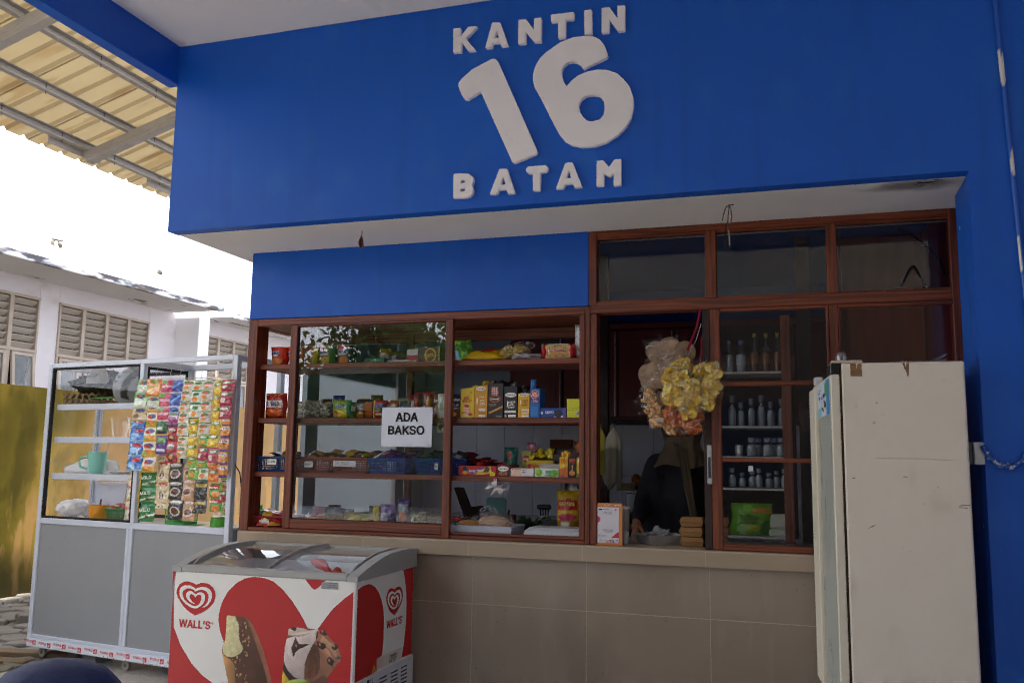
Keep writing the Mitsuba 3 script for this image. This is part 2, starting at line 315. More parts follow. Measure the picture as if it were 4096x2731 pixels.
# ---------------------------------------------------------------- ground
g = M(); n = 24; xs = np.concatenate([[-90, -40, -20, -12], np.linspace(-8.5, 6, n), [12, 25, 60, 90]]); ys = np.concatenate([[-90, -45, -25], np.linspace(-12, 16, n), [25, 50, 90]])
X, Y = np.meshgrid(xs, ys, indexing='ij')
g.grid(np.stack([X, Y, -.14 + .03*meshkit.noise(np.stack([X, Y, X*0], -1))], -1)); struct('ground', g, 'm_grass', True)
f = M()
f.poly([(5.2, -6.4), (5.2, 4.46), (-2.95, 4.46), (-2.95, 5.35), (-4.62, 5.35), (-4.62, 5.0), (-4.93, 4.75), (-4.95, -6.4)], -.13, .13, plane='xy'); struct('canteen_floor', f, 'm_floor')
f = M(); f.poly([(-12, -30), (-4.96, -30), (-4.96, 4.75), (-4.94, 4.76), (-4.63, 5.36), (-2.96, 5.36), (-2.96, 30), (-12, 30)], -.105, .03, plane='xy'); struct('soil_bed', f, 'm_soil')
pav = key_of('paving'); labels[pav] = {'kind': 'structure'}
hexr = .135
pr = random.Random(3)
for i in range(16):
    for j in range(18):
        cx, cy = -7.42 + i*hexr*1.5*1.04, 4.2 + (j + .5*(i % 2))*hexr*1.732*1.04
        if cx > -4.98 and cy < 5.6: continue
        if cx > -4.5 or (cx > -5.05 and cy < 5.5): continue
        R = hexr*pr.uniform(.95, .99); a0 = pr.uniform(-.06, .06)
        P = np.array([(R*math.cos(a0 + k*math.pi/3), R*math.sin(a0 + k*math.pi/3)) for k in range(6)])
        hz = pr.uniform(-.02, .03); tx, ty = pr.uniform(-.06, .06), pr.uniform(-.06, .06); th = .07
        top = np.c_[P*.93, np.full(6, th)]; mid = np.c_[P, np.full(6, th - .012)]; bot = np.c_[P, np.zeros(6)]
        V = np.vstack([top, mid, bot]); k = np.arange(6); k2 = (k + 1) % 6
        F = np.vstack([[[0, 1, 2], [0, 2, 3], [0, 3, 4], [0, 4, 5]], np.c_[k, k + 6, k2 + 6][:, [0, 1, 2]], np.c_[k, k2 + 6, k2], np.c_[k + 6, k + 12, k2 + 12], np.c_[k + 6, k2 + 12, k2 + 6]])
        V = V @ rx(tx).T @ ry(ty).T + [cx, cy, -.10 + hz]
        m = M(); m.add(V, F); part(pav, 'hexagonal_paver', m, 'm_paver')
# loose paving blocks and scrap planks beside the floor edge
for i, (x, y, z, a, lab) in enumerate([(-5.72, 5.02, 0, .2, 'loose grey paving block at the bottom left, nearest the planks'), (-6.35, 6.35, -.02, .5, 'loose grey paving block lying against the mouldy wall base'), (-6.55, 5.75, 0, -.3, 'grey paving block lying on the hexagonal pavers at the left edge')]):
    P = [(.13*math.cos(a + k*math.pi/3), .13*math.sin(a + k*math.pi/3)) for k in range(6)]
    m = M(); m.poly(P, 0, .085, plane='xy'); m.poly([(q[0]*.92, q[1]*.92) for q in P], .085, .008, plane='xy'); m.move(rx(.08), (x, y, z - .03))
    solo('paving_block', lab, 'paving block', m, 'm_paver', group=None)
for i, (x0, y0, x1, y1, z, lab) in enumerate([(-5.62, 4.98, -5.05, 5.06, -.02, 'weathered plank lying along the floor edge in front of the glass cabinet'), (-5.5, 5.16, -4.9, 5.28, .0, 'short weathered plank lying under the left end of the glass cabinet'), (-5.9, 4.80, -5.1, 4.86, -.02, 'dark plank edging the floor at the bottom left corner')]):
    d = np.array([x1 - x0, y1 - y0]); L = np.hypot(*d); m = M(); m.box(0, L, -.06, .06, -.02, .02, b=.004)
    m.move(rz(math.atan2(d[1], d[0])), (x0, y0, z)); solo('plank', lab, 'plank', m, 'm_plank')

# ---------------------------------------------------------------- canteen shell
can = thing('canteen', 'blue canteen kiosk with brown framed windows and a beige tiled counter', 'canteen')
YF, YW = 3.873, 4.44
def cb(name, bsdf, *boxes, b=.002, label=None):
    m = M()
    for q in boxes: m.box(*q, b=b)
    return part(can, name, m, bsdf, label=label)
m = M(); m.poly([(-3.174, 2.586), (.694, 2.586), (.694, -.1), (5.2, -.1), (5.2, 3.626), (-3.174, 3.626)], 3.95, 3.95 - YF); part(can, 'front_wall', m, 'm_blue', label='blue front wall carrying the white letters')
cb('parapet', 'm_blue', (-3.174, 4.2, YF + .004, 3.95, 3.80, 4.3))
cb('soffit', 'm_soffit', (-3.172, 4.0, 3.95, 4.70, 2.588, 2.68))
cb('side_fascia', 'm_white', (-3.172, -3.06, 3.95, 7.6, 2.684, 4.25))
cb('roof_slab', 'm_concrete', (-3.06, 4.2, 3.95, 7.6, 4.1, 4.25))
cb('canopy_ceiling', 'm_white', (-3.172, 5.2, -3.2, 3.871, 3.626, 3.80), label='white plastered underside of the canopy')  # rear reach, out of view, set to shade the floor in front
cb('edge_beam', 'm_blue', (-3.25, -3.174, -3.2, 3.9, 3.41, 3.83), b=.004)
cb('end_wall', 'm_blue', (5.1, 5.2, -1.6, 3.87, 0, 3.62))  # unseen wall added so that no sun enters from the right
cb('wall_panel', 'm_blue', (-3.022, -1.0035, YW - .004, YW + .08, 2.195, 2.5875), b=.003, label='blue wall panel above the display shelf windows')
cb('pier', 'm_pier', (.694, 5.2, 3.9502, 4.216, -.1, 2.586), b=.006, label='blue painted pier, scuffed near the ground')
cb('niche_wall', 'm_blue', (.734, .9, 4.2175, 4.56, 0, 2.84)); cb('room_end_wall', 'm_cupboard', (.734, .9, 4.561, 7.1, 0, 2.84))
cb('column', 'm_blue', (4.6, 4.9, -3.1, -2.8, 0, 3.62))
# counter: core, tiles, ledge
cb('counter_core', 'm_grout', (-2.995, .73, 4.4475, 4.56, -.1, .911))
cw = key_of(can + '__counter_wall')
m = M(); m.box(-2.99, .73, 4.4430, 4.4475, 0, .911, b=.0001); put(cw, m, 'm_grout')
jx = [-2.995] + [round(-1.611 + .6*k, 4) for k in range(-2, 4)] + [.73]; jz = [0, .069, .669, .9105]
for a, b_ in zip(jx[:-1], jx[1:]):
    for c, d in zip(jz[:-1], jz[1:]):
        m = M(); m.box(a + .0015, b_ - .0015, YW + .002, 4.4468, c + .0015, d - .0015, b=.0006); part(cw, 'tile', m, 'm_tile')
lg = key_of(can + '__counter_ledge')
m = M(); m.box(-3.003, .73, 4.4028, 4.60, .914, .9862, b=.001); put(lg, m, 'm_grout')
jl = [-3.005] + [round(-1.624 + .6*k, 4) for k in range(-2, 4)] + [.73]
for a, b_ in zip(jl[:-1], jl[1:]):
    m = M(); m.box(a + .0012, b_ - .0012, 4.402, 4.4065, .9125, .9835, b=.0012); part(lg, 'front_tile', m, 'm_ledge')
    m = M(); m.box(a + .0012, b_ - .0012, 4.4035, 4.60, .9855, .9905, b=.0015); part(lg, 'top_tile', m, 'm_ledge')
cb('worktop', 'm_counter', (-3.0, .73, 4.601, 5.02, .945, .991), label='grey speckled worktop behind the windows')
cb('worktop_base', 'm_room_dark', (-3.0, .73, 4.65, 5.0, 0, .944))
# window frames
def post(x0, x1, z0, z1, y0=YW, y1=4.53, mat='m_wood_v', name='frame_post'): return cb(name, mat, (x0, x1, y0, y1, z0, z1), b=.0025)
def rail(x0, x1, z0, z1, y0=YW + .0015, y1=4.528, mat='m_wood_h', name='frame_rail'): return cb(name, mat, (x0, x1, y0, y1, z0, z1), b=.0025)
post(-3.025, -2.967, .9915, 2.193, y1=4.56); post(-2.746, -2.729, 1.0115, 2.150)
post(-1.021, -.9955, .9915, 2.193); post(-1.049, -1.0215, 1.0115, 2.150, y0=YW - .006)
rail(-2.9665, -1.0215, 2.152, 2.193); rail(-2.9665, -1.0215, .9915, 1.0105)
rail(-1.7435, -1.0495, 1.0115, 1.024, y0=YW + .012)
post(-1.003, -.962, 2.1955, 2.5875, y0=YW - .002); post(-.995, -.960, .9915, 2.154, y0=YW + .006, mat='m_wood_v')
post(-.41, -.357, 2.2095, 2.5525); post(.162, .208, 2.2095, 2.5525); post(.700, .733, .9915, 2.5875)
rail(-.9615, .6995, 2.553, 2.5875); rail(-.9945, .6995, 2.156, 2.209)
post(.163, .205, .9915, 2.155); post(-.4295, -.3935, .9915, 2.1555, y0=YW + .01, mat='m_dark_wood', name='hatch_jamb')
for a, b_ in ((-.962, -.41), (-.357, .162), (.208, .70)):   # beads round the transom panes
    rail(a, b_, 2.2093, 2.2185, y0=YW + .012, y1=4.5, name='glazing_bead'); rail(a, b_, 2.5445, 2.5528, y0=YW + .012, y1=4.5, name='glazing_bead')
# sliding door over the second bay
sd = key_of(can + '__sliding_window'); m = M(); m.box(-2.728, -2.694, 4.428, 4.462, 1.0115, 2.150, b=.003); put(sd, m, 'm_wood_v')
m = M(); m.box(-1.786, -1.744, 4.428, 4.462, .9925, 2.150, b=.003); part(sd, 'stile', m, 'm_wood_v')
m = M(); m.box(-2.6935, -1.7865, 4.430, 4.460, 1.012, 1.065, b=.003); part(sd, 'bottom_rail', m, 'm_wood_h')
m = M(); m.box(-2.6935, -1.7865, 4.430, 4.460, 2.142, 2.150, b=.002); part(sd, 'top_rail', m, 'm_wood_h')
def pane(parent, x0, x1, z0, z1, y, mat='m_glass'):
    m = M(); m.add([[x0, y, z0], [x1, y, z0], [x1, y, z1], [x0, y, z1]], [[0, 1, 2, 3]]); return part(parent, 'pane', m, mat)
pane(sd, -2.694, -1.786, 1.065, 2.142, 4.445, 'm_glass_hazy')
m = M()
for x in (-2.692, -1.789): m.box(x, x + .003, 4.437, 4.444, 1.066, 2.141, b=.0005)
for z in (1.065, 2.139): m.box(-2.69, -1.79, 4.437, 4.444, z, z + .003, b=.0005)
part(sd, 'gasket', m, 'm_rubber')
tr = key_of(can + '__transom'); first = True
for a, b_ in ((-.962, -.41), (-.357, .162), (.208, .70)):
    if first:
        m = M(); m.add([[a, 4.47, 2.21], [b_, 4.47, 2.21], [b_, 4.47, 2.55], [a, 4.47, 2.55]], [[0, 1, 2, 3]]); put(tr, m, 'm_glass_tint'); first = False
    else: pane(tr, a, b_, 2.21, 2.55, 4.47, 'm_glass_tint')
d2 = key_of(can + '__glazed_door'); m = M(); m.box(-.392, -.344, YW - .004, 4.475, .9925, 2.155, b=.003); put(d2, m, 'm_wood_v')
m = M(); m.box(.150, .1625, YW - .004, 4.475, .9925, 2.155, b=.003); part(d2, 'stile', m, 'm_wood_v')
for z0, z1 in ((.9925, 1.021), (1.408, 1.429), (1.774, 1.796), (2.142, 2.155)):
    m = M(); m.box(-.3435, .1495, YW - .002, 4.473, z0, z1, b=.003); part(d2, 'rail', m, 'm_wood_h')
pane(d2, -.344, .15, 1.02, 2.142, 4.455)
d3 = key_of(can + '__fixed_window'); m = M(); m.box(.2055, .6995, YW, 4.475, 2.138, 2.155, b=.003); put(d3, m, 'm_wood_h')
m = M(); m.box(.2055, .213, YW, 4.475, .9925, 2.138, b=.002); part(d3, 'stile', m, 'm_wood_v')
pane(d3, .213, .70, .992, 2.138, 4.455)
lk = M(); lk.box(-.414, -.390, 4.428, 4.448, 1.30, 1.49, b=.004); lk.ball((-.402, 4.426, 1.45), (.006, .004, .006)); part(can, 'door_lock', lk, 'm_steel', 30)
lk = M(); lk.box(-.409, -.396, 4.426, 4.43, 1.33, 1.43, b=.002); part(can, 'lock_plate', lk, 'm_steel_dark')
# display shelf behind the windows
for z in (1.933, 1.623, 1.318):
    m = M(); m.box(-2.966, -1.05, 4.482, 4.82, z - .028, z, b=.002); part(can, 'shelf_board', m, 'm_wood_h')
for x0, x1 in ((-2.96, -2.92), (-2.186, -2.151), (-1.085, -1.05)): post(x0, x1, .992, 2.15, y0=4.822, y1=4.86, name='shelf_upright')
rail(-2.919, -2.187, 2.085, 2.15, y0=4.822, y1=4.858, name='shelf_rail'); rail(-2.150, -1.086, 2.085, 2.15, y0=4.822, y1=4.858, name='shelf_rail')
rail(-3.022, -2.968, 2.152, 2.19, y0=4.565, y1=4.86, name='side_rail')
cb('shelf_top', 'm_wood_h', (-2.966, -1.05, 4.53, 4.86, 2.155, 2.175))
# room behind
cb('room_floor', 'm_floor', (-3.0, .73, 5.0, 7.1, -.05, .002)); cb('room_ceiling', 'm_room_blue', (-3.05, .74, 4.70, 7.1, 2.75, 2.82))
cb('header', 'm_room_blue', (-3.0, .73, 4.53, 4.6, 2.59, 2.75))
cb('back_wall', 'm_room_grout', (-3.3, 1.0, 7.012, 7.12, -.05, 2.82))
bw = key_of(can + '__back_tiles'); m = M(); m.box(-3.25, .74, 7.008, 7.012, 0, 1.73, b=.0001); put(bw, m, 'm_room_grout')
for i in range(17):
    for j in range(5):
        x0, z0 = -1.308 + .244*(i - 8), -.31 + .4*j
        m = M(); m.box(max(x0 + .0018, -3.25), min(x0 + .2422, .735), 7.0, 7.009, max(z0 + .0018, 0), min(z0 + .3982, 1.73), b=.001)
        if x0 < .73 and z0 + .4 > .02: part(bw, 'tile', m, 'm_room_tile')
cb('upper_wall', 'm_room_blue', (-3.25, .735, 6.98, 7.011, 2.441, 2.75)); cb('upper_board', 'm_room_board', (-3.25, .735, 6.981, 7.011, 1.731, 2.44))
cup = key_of(can + '__wall_cupboard'); m = M(); m.box(-2.14, .73, 6.68, 6.98, 1.725, 2.40); put(cup, m, 'm_cupboard')
for i in range(6):
    x0 = -2.13 + i*.43; m = M(); m.box(x0, x0 + .422, 6.658, 6.679, 1.735, 2.39, b=.004); m.box(x0 + .05, x0 + .372, 6.652, 6.66, 1.79, 2.335, b=.004); part(cup, 'door', m, 'm_cupboard')
    m = M(); m.tube([(x0 + .406, 6.645, 1.74), (x0 + .406, 6.645, 2.38)], .004); part(cup, 'pull', m, 'm_chrome', True)
cb('cornice', 'm_cupboard', (-2.15, .73, 6.63, 6.98, 2.401, 2.44))
wl = M(); wl.box(-3.02, -2.98, 5.05, 6.38, .0, 1.02); wl.box(-3.02, -2.98, 5.05, 6.38, 1.95, 2.75); wl.box(-3.019, -2.981, 5.05, 5.20, 1.021, 1.949); part(can, 'side_wall', wl, 'm_room_board', label='grey blue board wall at the left of the room')
m = M(); m.add([[-3.0, 5.20, 1.02], [-3.0, 6.38, 1.02], [-3.0, 6.38, 1.95], [-3.0, 5.20, 1.95]], [[0, 1, 2, 3]]); part(can, 'frosted_window', m, 'm_frosted')
cb('side_post', 'm_white', (-3.04, -2.97, 6.40, 6.55, 0, 2.75)); cb('side_post', 'm_white', (-3.04, -2.99, 6.72, 6.99, 0, 2.75)); cb('side_lintel', 'm_room_board', (-3.03, -2.99, 6.55, 6.72, 2.05, 2.75))
cb('kitchen_bench', 'm_counter', (-2.9, -.95, 6.30, 7.0, .93, .97)); cb('kitchen_bench_base', 'm_room_dark', (-2.9, -.95, 6.36, 6.99, 0, .929))
cb('inner_panel', 'm_warm_wood', (.28, .73, 5.6, 5.66, 0, 2.75), label='reddish brown wooden panel inside at the right')
cb('inner_post', 'm_wood_v', (.20, .279, 5.5, 5.6, 0, 2.75)); cb('inner_post', 'm_dark_wood', (.02, .10, 5.5, 5.6, 0, 2.75))

# ---------------------------------------------------------------- wall letters
LET = {'K':[[(-1550,3495),(-1513,3494),(-1514,3447),(-1471,3494),(-1425,3490),(-1485,3436),(-1432,3369),(-1471,3370),(-1507,3422),(-1508,3370),(-1549,3372)]],'A':[[(-1382,3374),(-1349,3498),(-1310,3493),(-1267,3371),(-1301,3371),(-1308,3392),(-1345,3393),(-1351,3372)],[(-1340,3417),(-1327,3454),(-1314,3415)]],'N':[[(-1216,3492),(-1179,3491),(-1139,3432),(-1138,3489),(-1103,3488),(-1103,3369),(-1135,3370),(-1180,3429),(-1179,3371),(-1216,3372)]],'T':[[(-1055,3495),(-944,3493),(-944,3459),(-984,3459),(-984,3373),(-1018,3373),(-1020,3459),(-1054,3460)]],'I':[[(-894,3493),(-859,3493),(-857,3373),(-892,3374)]],'N2':[[(-810,3493),(-774,3492),(-736,3430),(-736,3492),(-701,3490),(-702,3369),(-733,3369),(-774,3432),(-776,3371),(-810,3371)]],'1':[[(-1350,3311),(-1340,3312),(-1330,3310),(-1319,3299),(-1117,2832),(-1118,2822),(-1124,2816),(-1227,2783),(-1237,2789),(-1403,3157),(-1468,3122),(-1485,3127),(-1500,3151),(-1517,3194),(-1517,3211),(-1502,3230),(-1447,3272)]],'6':[[(-782,3255),(-787,3278),(-800,3313),(-819,3339),(-851,3359),(-896,3367),(-948,3367),(-1007,3351),(-1073,3313),(-1106,3286),(-1129,3249),(-1140,3210),(-1140,3176),(-1131,3142),(-1097,3078),(-1050,2980),(-1011,2903),(-985,2868),(-952,2845),(-901,2829),(-844,2828),(-787,2842),(-737,2869),(-700,2904),(-675,2946),(-663,2996),(-665,3042),(-681,3095),(-706,3130),(-737,3164),(-781,3185),(-825,3194),(-877,3191),(-922,3176),(-954,3154),(-976,3130),(-993,3159),(-1001,3186),(-1001,3213),(-993,3232),(-974,3246),(-948,3249),(-925,3240),(-909,3225),(-897,3205),(-787,3247)],[(-848,3075),(-819,3066),(-800,3041),(-796,3004),(-801,2973),(-819,2952),(-851,2947),(-876,2951),(-898,2973),(-915,3004),(-919,3031),(-908,3059),(-883,3074)]],'B':[[(-1531,2756),(-1505,2757),(-1456,2750),(-1435,2735),(-1429,2714),(-1438,2692),(-1431,2671),(-1432,2655),(-1444,2640),(-1468,2635),(-1531,2638)],[(-1496,2720),(-1480,2725),(-1471,2718),(-1475,2708),(-1495,2706)],[(-1496,2680),(-1477,2685),(-1470,2675),(-1475,2667),(-1496,2664)]],'A2':[[(-1300,2761),(-1263,2759),(-1223,2638),(-1256,2637),(-1263,2659),(-1302,2659),(-1313,2640),(-1347,2641)],[(-1295,2683),(-1283,2723),(-1268,2683)]],'T2':[[(-1170,2748),(-1157,2760),(-1075,2759),(-1063,2748),(-1065,2731),(-1078,2726),(-1100,2726),(-1101,2641),(-1134,2642),(-1136,2725),(-1156,2727),(-1168,2736)]],'A3':[[(-981,2760),(-947,2761),(-902,2641),(-935,2639),(-945,2661),(-980,2660),(-990,2641),(-1024,2641)],[(-977,2687),(-965,2727),(-952,2687)]],'M':[[(-833,2757),(-803,2758),(-777,2723),(-750,2757),(-721,2756),(-721,2636),(-755,2635),(-754,2692),(-774,2679),(-800,2693),(-801,2638),(-834,2639)]],}
NAMES = {'K': ('K', 'first of the word above the big number'), 'A': ('A', 'second of the word above the big number'), 'N': ('N', 'third of the word above the big number'), 'T': ('T', 'fourth of the word above the big number, touching the big 6'),
         'I': ('I', 'narrow, in the word above the big number'), 'N2': ('N', 'last of the word above the big number'), '1': ('1', 'tilted, the left half of the huge number'), '6': ('6', 'tilted, the right half of the huge number'),
         'B': ('B', 'first of the word below the big number'), 'A2': ('A', 'second of the word below the big number'), 'T2': ('T', 'middle of the word below the big number'), 'A3': ('A', 'fourth of the word below the big number'), 'M': ('M', 'last of the word below the big number')}
for k, loops in LET.items():
    L = [[(a/1000, b/1000) for a, b in q] for q in loops]
    g = Polygon(L[0], L[1:]).buffer(0)
    g = g.buffer(-.0012).buffer(.0022).buffer(-.001)
    m = M()
    for gg in getattr(g, 'geoms', [g]):
        m.poly(gg.exterior.coords, YF - .001, .0235, holes=[h.coords for h in gg.interiors])
    ch, where = NAMES[k]
    solo('wall_number' if k in '16' else 'wall_letter', f'white raised {"number" if k in "16" else "letter"} {ch}, {where}', 'number' if k in '16' else 'letter', m, 'm_letter')

# ---------------------------------------------------------------- shelter roof at the left
KR = 1.55
def roof_z(x): return 1.4 + 3.34*KR + .3*x
XE, XR = -4.53*KR, -1.30  # high side carried on over the canteen, out of view, to block the sun
sh = thing('shelter_roof', 'cream corrugated metal shelter roof on galvanised purlins at the upper left', 'roof')
y0 = -.5  # near end brought forward, unseen, to keep sun off the ledge and freezer
pitch = .236; k = 0
for si in range(16):
    ya, yb = y0 + si*pitch*3, y0 + (si + 1)*pitch*3 + .02
    if ya > 9.6: break
    yy, hh = [], []
    for r_ in range(3):
        b0 = ya + r_*pitch
        for dy, h in ((0, 0), (.15, 0), (.175, .028), (.20, .028), (.225, 0)): yy.append(b0 + dy); hh.append(h)
    yy.append(yb); hh.append(0)
    jit = rnd.uniform(-.008, .008)
    xsr = np.linspace(XE - .10 + jit, XR, 6)
    P = np.array([[[x, y, roof_z(x) + h + .02 + .002*(si % 2)] for y, h in zip(yy, hh)] for x in xsr])
    m = M(); m.grid(P); part(sh, 'roof_sheet', m, 'm_sheet', 20)
for x in (-4.40*KR + .02, -4.07*KR, -3.69*KR, -3.31*KR, -2.95*KR, -2.58*KR):
    if x > XR: continue
    m = M(); z = roof_z(x)
    m.box(x - .03, x + .03, y0, 10.2, -.075, -.068, b=.001); m.box(x - .03, x - .026, y0, 10.2, -.068, 0, b=.001); m.box(x - .03, x + .03, y0, 10.2, 0, .006, b=.001); m.box(x + .026, x + .03, y0, 10.2, -.075, -.055, b=.001)
    m.move(t=(0, 0, z)); part(sh, 'purlin', m, 'm_galv')
    m = M()
    for s in range(16): m.tube([(x, y0 + .09 + s*.71, z - .10), (x, y0 + .09 + s*.71, z + .03)], .004, sides=5)
    part(sh, 'screw_row', m, 'm_steel_dark', kind='stuff')
for y in (5.15, 7.05, 9.2):
    m = M(); L = math.hypot(XR - XE, .3*(XR - XE)); m.box(.22, L, -.045, .045, -.055, .065, b=.004); m.box(.22, L, -.05, .05, -.012, .012, b=.004)
    m.move(ry(-math.atan(.3)), (XE, y, roof_z(XE) - .145)); part(sh, 'rafter', m, 'm_galv')
for ya, yb in ((5.1, 5.75), (6.6, 7.3), (8.0, 8.6)):
    m = M(); m.box(-.006, .006, ya, yb, -.10, .02, b=.002); m.move(t=(XE + .14, 0, roof_z(XE + .14))); part(sh, 'eave_strip', m, 'm_galv')
m = M(); m.box(XR - .06, XR, y0, 10.0, roof_z(XR) - .16, roof_z(XR) - .02); part(sh, 'wall_plate', m, 'm_galv')
bn = M(); bx = -4.02*KR
bn.box(0, .62, 0, .52, -.004, .004, '#d9b84a'); 
for q in range(7): bn.box(.08 + .075*q, .13 + .075*q + rnd.uniform(0, .02), .06, .12 + .05*rnd.random(), -.0065, -.004, '#2b2250')
bn.box(.05, .58, .30, .36, -.0065, -.004, '#7a6a80')
bn.move(rz(math.pi/2)).move(ry(-math.atan(.3))).move(t=(bx + .45, 4.2, roof_z(bx + .2) - .01)); part(sh, 'reused_board', bn, 'm_matte', label='yellow printed board laid over the purlins')

# ---------------------------------------------------------------- boundary wall, school building
XB, XA = -10.5, -9.5
m = M(); yy = np.linspace(2.5, 16, 55); zz = np.linspace(-.14, 2.088, 12)
Yg, Zg = np.meshgrid(yy, zz, indexing='ij')
P = np.stack([-7.5 + .012*(meshkit.fbm(np.stack([Yg*2, Zg*2, Yg*0], -1), 3) - .5), Yg, Zg], -1); m.grid(P); m.box(-7.62, -7.503, 2.5, 16, 2.05, 2.086); m.box(-7.62, -7.52, 2.5, 16, -.14, 2.05)
solo('boundary_wall', 'mouldy yellow rendered boundary wall behind the aluminium cabinet', 'wall', m, 'm_yellow')
sc = thing('school_building', 'long white building with louvred windows and a stained concrete awning', 'building')
def sb(name, mat, *boxes, b=.004, label=None):
    m = M()
    for q in boxes: m.box(*q, b=b)
    return part(sc, name, m, mat, label=label)
W1, W2, W3 = (8.2, 10.17), (10.535, 12.50), (13.95, 15.9)
ZT, ZM, ZB = 3.66, 2.89, 1.2
# wall pieces round the openings
ys_ = [3.0, W1[0], W1[1], W2[0], W2[1], W3[0], W3[1], 20.0]
sb('wall', 'm_school', *[(XB - .15, XB, a, b_, -.1, 3.92) for a, b_ in ((ys_[0], ys_[1]), (ys_[2], ys_[3]), (ys_[4], ys_[5]), (ys_[6], ys_[7]))], *[(XB - .149, XB - .001, a, b_, ZT, 3.92) for a, b_ in (W1, W2, W3)], *[(XB - .149, XB - .001, a, b_, -.1, ZB) for a, b_ in (W1, W2, W3)])
sb('upper_wall', 'm_upper_white', (-11.7, -11.5, 2.0, 22, 3.9, 5.6))
sb('awning', 'm_awning', (-11.6, XA, 3.0, 13.10, 3.92, 3.972)); sb('awning_edge', 'm_awning_edge', (XA - .002, XA + .05, 3.0, 13.105, 3.895, 3.99))
sb('awning', 'm_awning', (-11.6, XA - .2, 13.75, 20, 3.92, 3.972)); sb('awning_edge', 'm_awning_edge', (XA - .202, XA - .15, 13.75, 20, 3.895, 3.99))
sb('buttress', 'm_upper_white', (-10.7, -10.02, 13.2, 13.5, -.1, 3.97)); 
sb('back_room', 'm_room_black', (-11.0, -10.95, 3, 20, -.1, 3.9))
for wi, (a, b_) in enumerate((W1, W2, W3)):
    w = key_of(sc + '__window'); m = M()
    for z0, z1 in ((ZT - .04, ZT), (ZM - .05, ZM), (ZB, ZB + .06)): m.box(XB - .09, XB + .03, a, b_, z0, z1, b=.005)
    nm = 4; wid = (b_ - a)/nm
    for k in range(nm + 1):
        yc = a + k*wid; m.box(XB - .085, XB + .022, max(a, yc - .035), min(b_, yc + .035), ZB, ZT, b=.004)
    put(w, m, 'm_louvre_frame')
    for k in range(nm):
        for s in range(7):
            z = ZM + .01 + s*.104; q = M(); q.box(-.055, .045, 0, wid - .07, -.007, .007, b=.002); q.move(ry(-.85)); q.move(t=(XB - .03, a + k*wid + .035, z + .045)); part(w, 'slat', q, 'm_louvre')
        q = M(); y0_, y1_ = a + k*wid + .045, a + (k + 1)*wid - .045
        for c_ in ((y0_, y0_ + .05, ZB + .08, ZM - .06), (y1_ - .05, y1_, ZB + .08, ZM - .06), (y0_ + .05, y1_ - .05, ZB + .08, ZB + .13), (y0_ + .05, y1_ - .05, ZM - .11, ZM - .06)): q.box(-.02, .02, c_[0] - y0_, c_[1] - y0_, c_[2] - ZM, c_[3] - ZM, b=.004)
        q.move(ry(-.10 if k % 2 else -.03), (XB + .02, y0_, ZM)); part(w, 'casement', q, 'm_louvre_frame')
        q = M(); q.add([[0, .05, ZB + .13 - ZM], [0, y1_ - y0_ - .05, ZB + .13 - ZM], [0, y1_ - y0_ - .05, -.11], [0, .05, -.11]], [[0, 1, 2, 3]]); q.move(ry(-.10 if k % 2 else -.03), (XB + .02, y0_, ZM)); part(w, 'pane', q, 'm_glass')
br = M(); br.box(-11.5, -11.42, 11.25, 11.36, 4.79, 4.86, '#6a6358'); br.ball((-11.40, 11.27, 4.80), (.03, .03, .045), '#cfc8b8'); br.ball((-11.40, 11.36, 4.78), (.03, .03, .04), '#544a3e'); br.tube([(-11.42, 11.2, 4.86), (-11.40, 11.42, 4.87)], .008, '#3a362f')
bk = thing('cable_bracket', 'small rusty cable bracket with insulators high on the white wall', 'cable bracket'); put(bk, br, 'm_matte')
br = M(); br.box(-11.5, -11.45, 13.82, 13.9, 4.83, 4.89, '#4a443c'); br.tube([(-11.45, 13.86, 4.83), (-11.44, 13.86, 4.78)], .008, '#3a362f'); solo('cable_bracket', 'single small dark hook on the white wall, right of the rusty cable bracket', 'cable bracket', br, 'm_matte')
wr = M(); t = np.linspace(0, 1, 24)
wr.tube(np.c_[np.full(24, -11.40), 4 + 7.3*t, 5.02 - .2*t - .12*np.sin(math.pi*t)], .0035, '#b5b0a8', 5); wr.tube(np.c_[np.full(24, -11.41), 11.3 + 2.56*t, 4.86 - .0*t - .08*np.sin(math.pi*t)], .0035, '#b5b0a8', 5)
solo('overhead_cable', 'thin cable slung along the white wall between the brackets', 'cable', wr, 'm_matte')

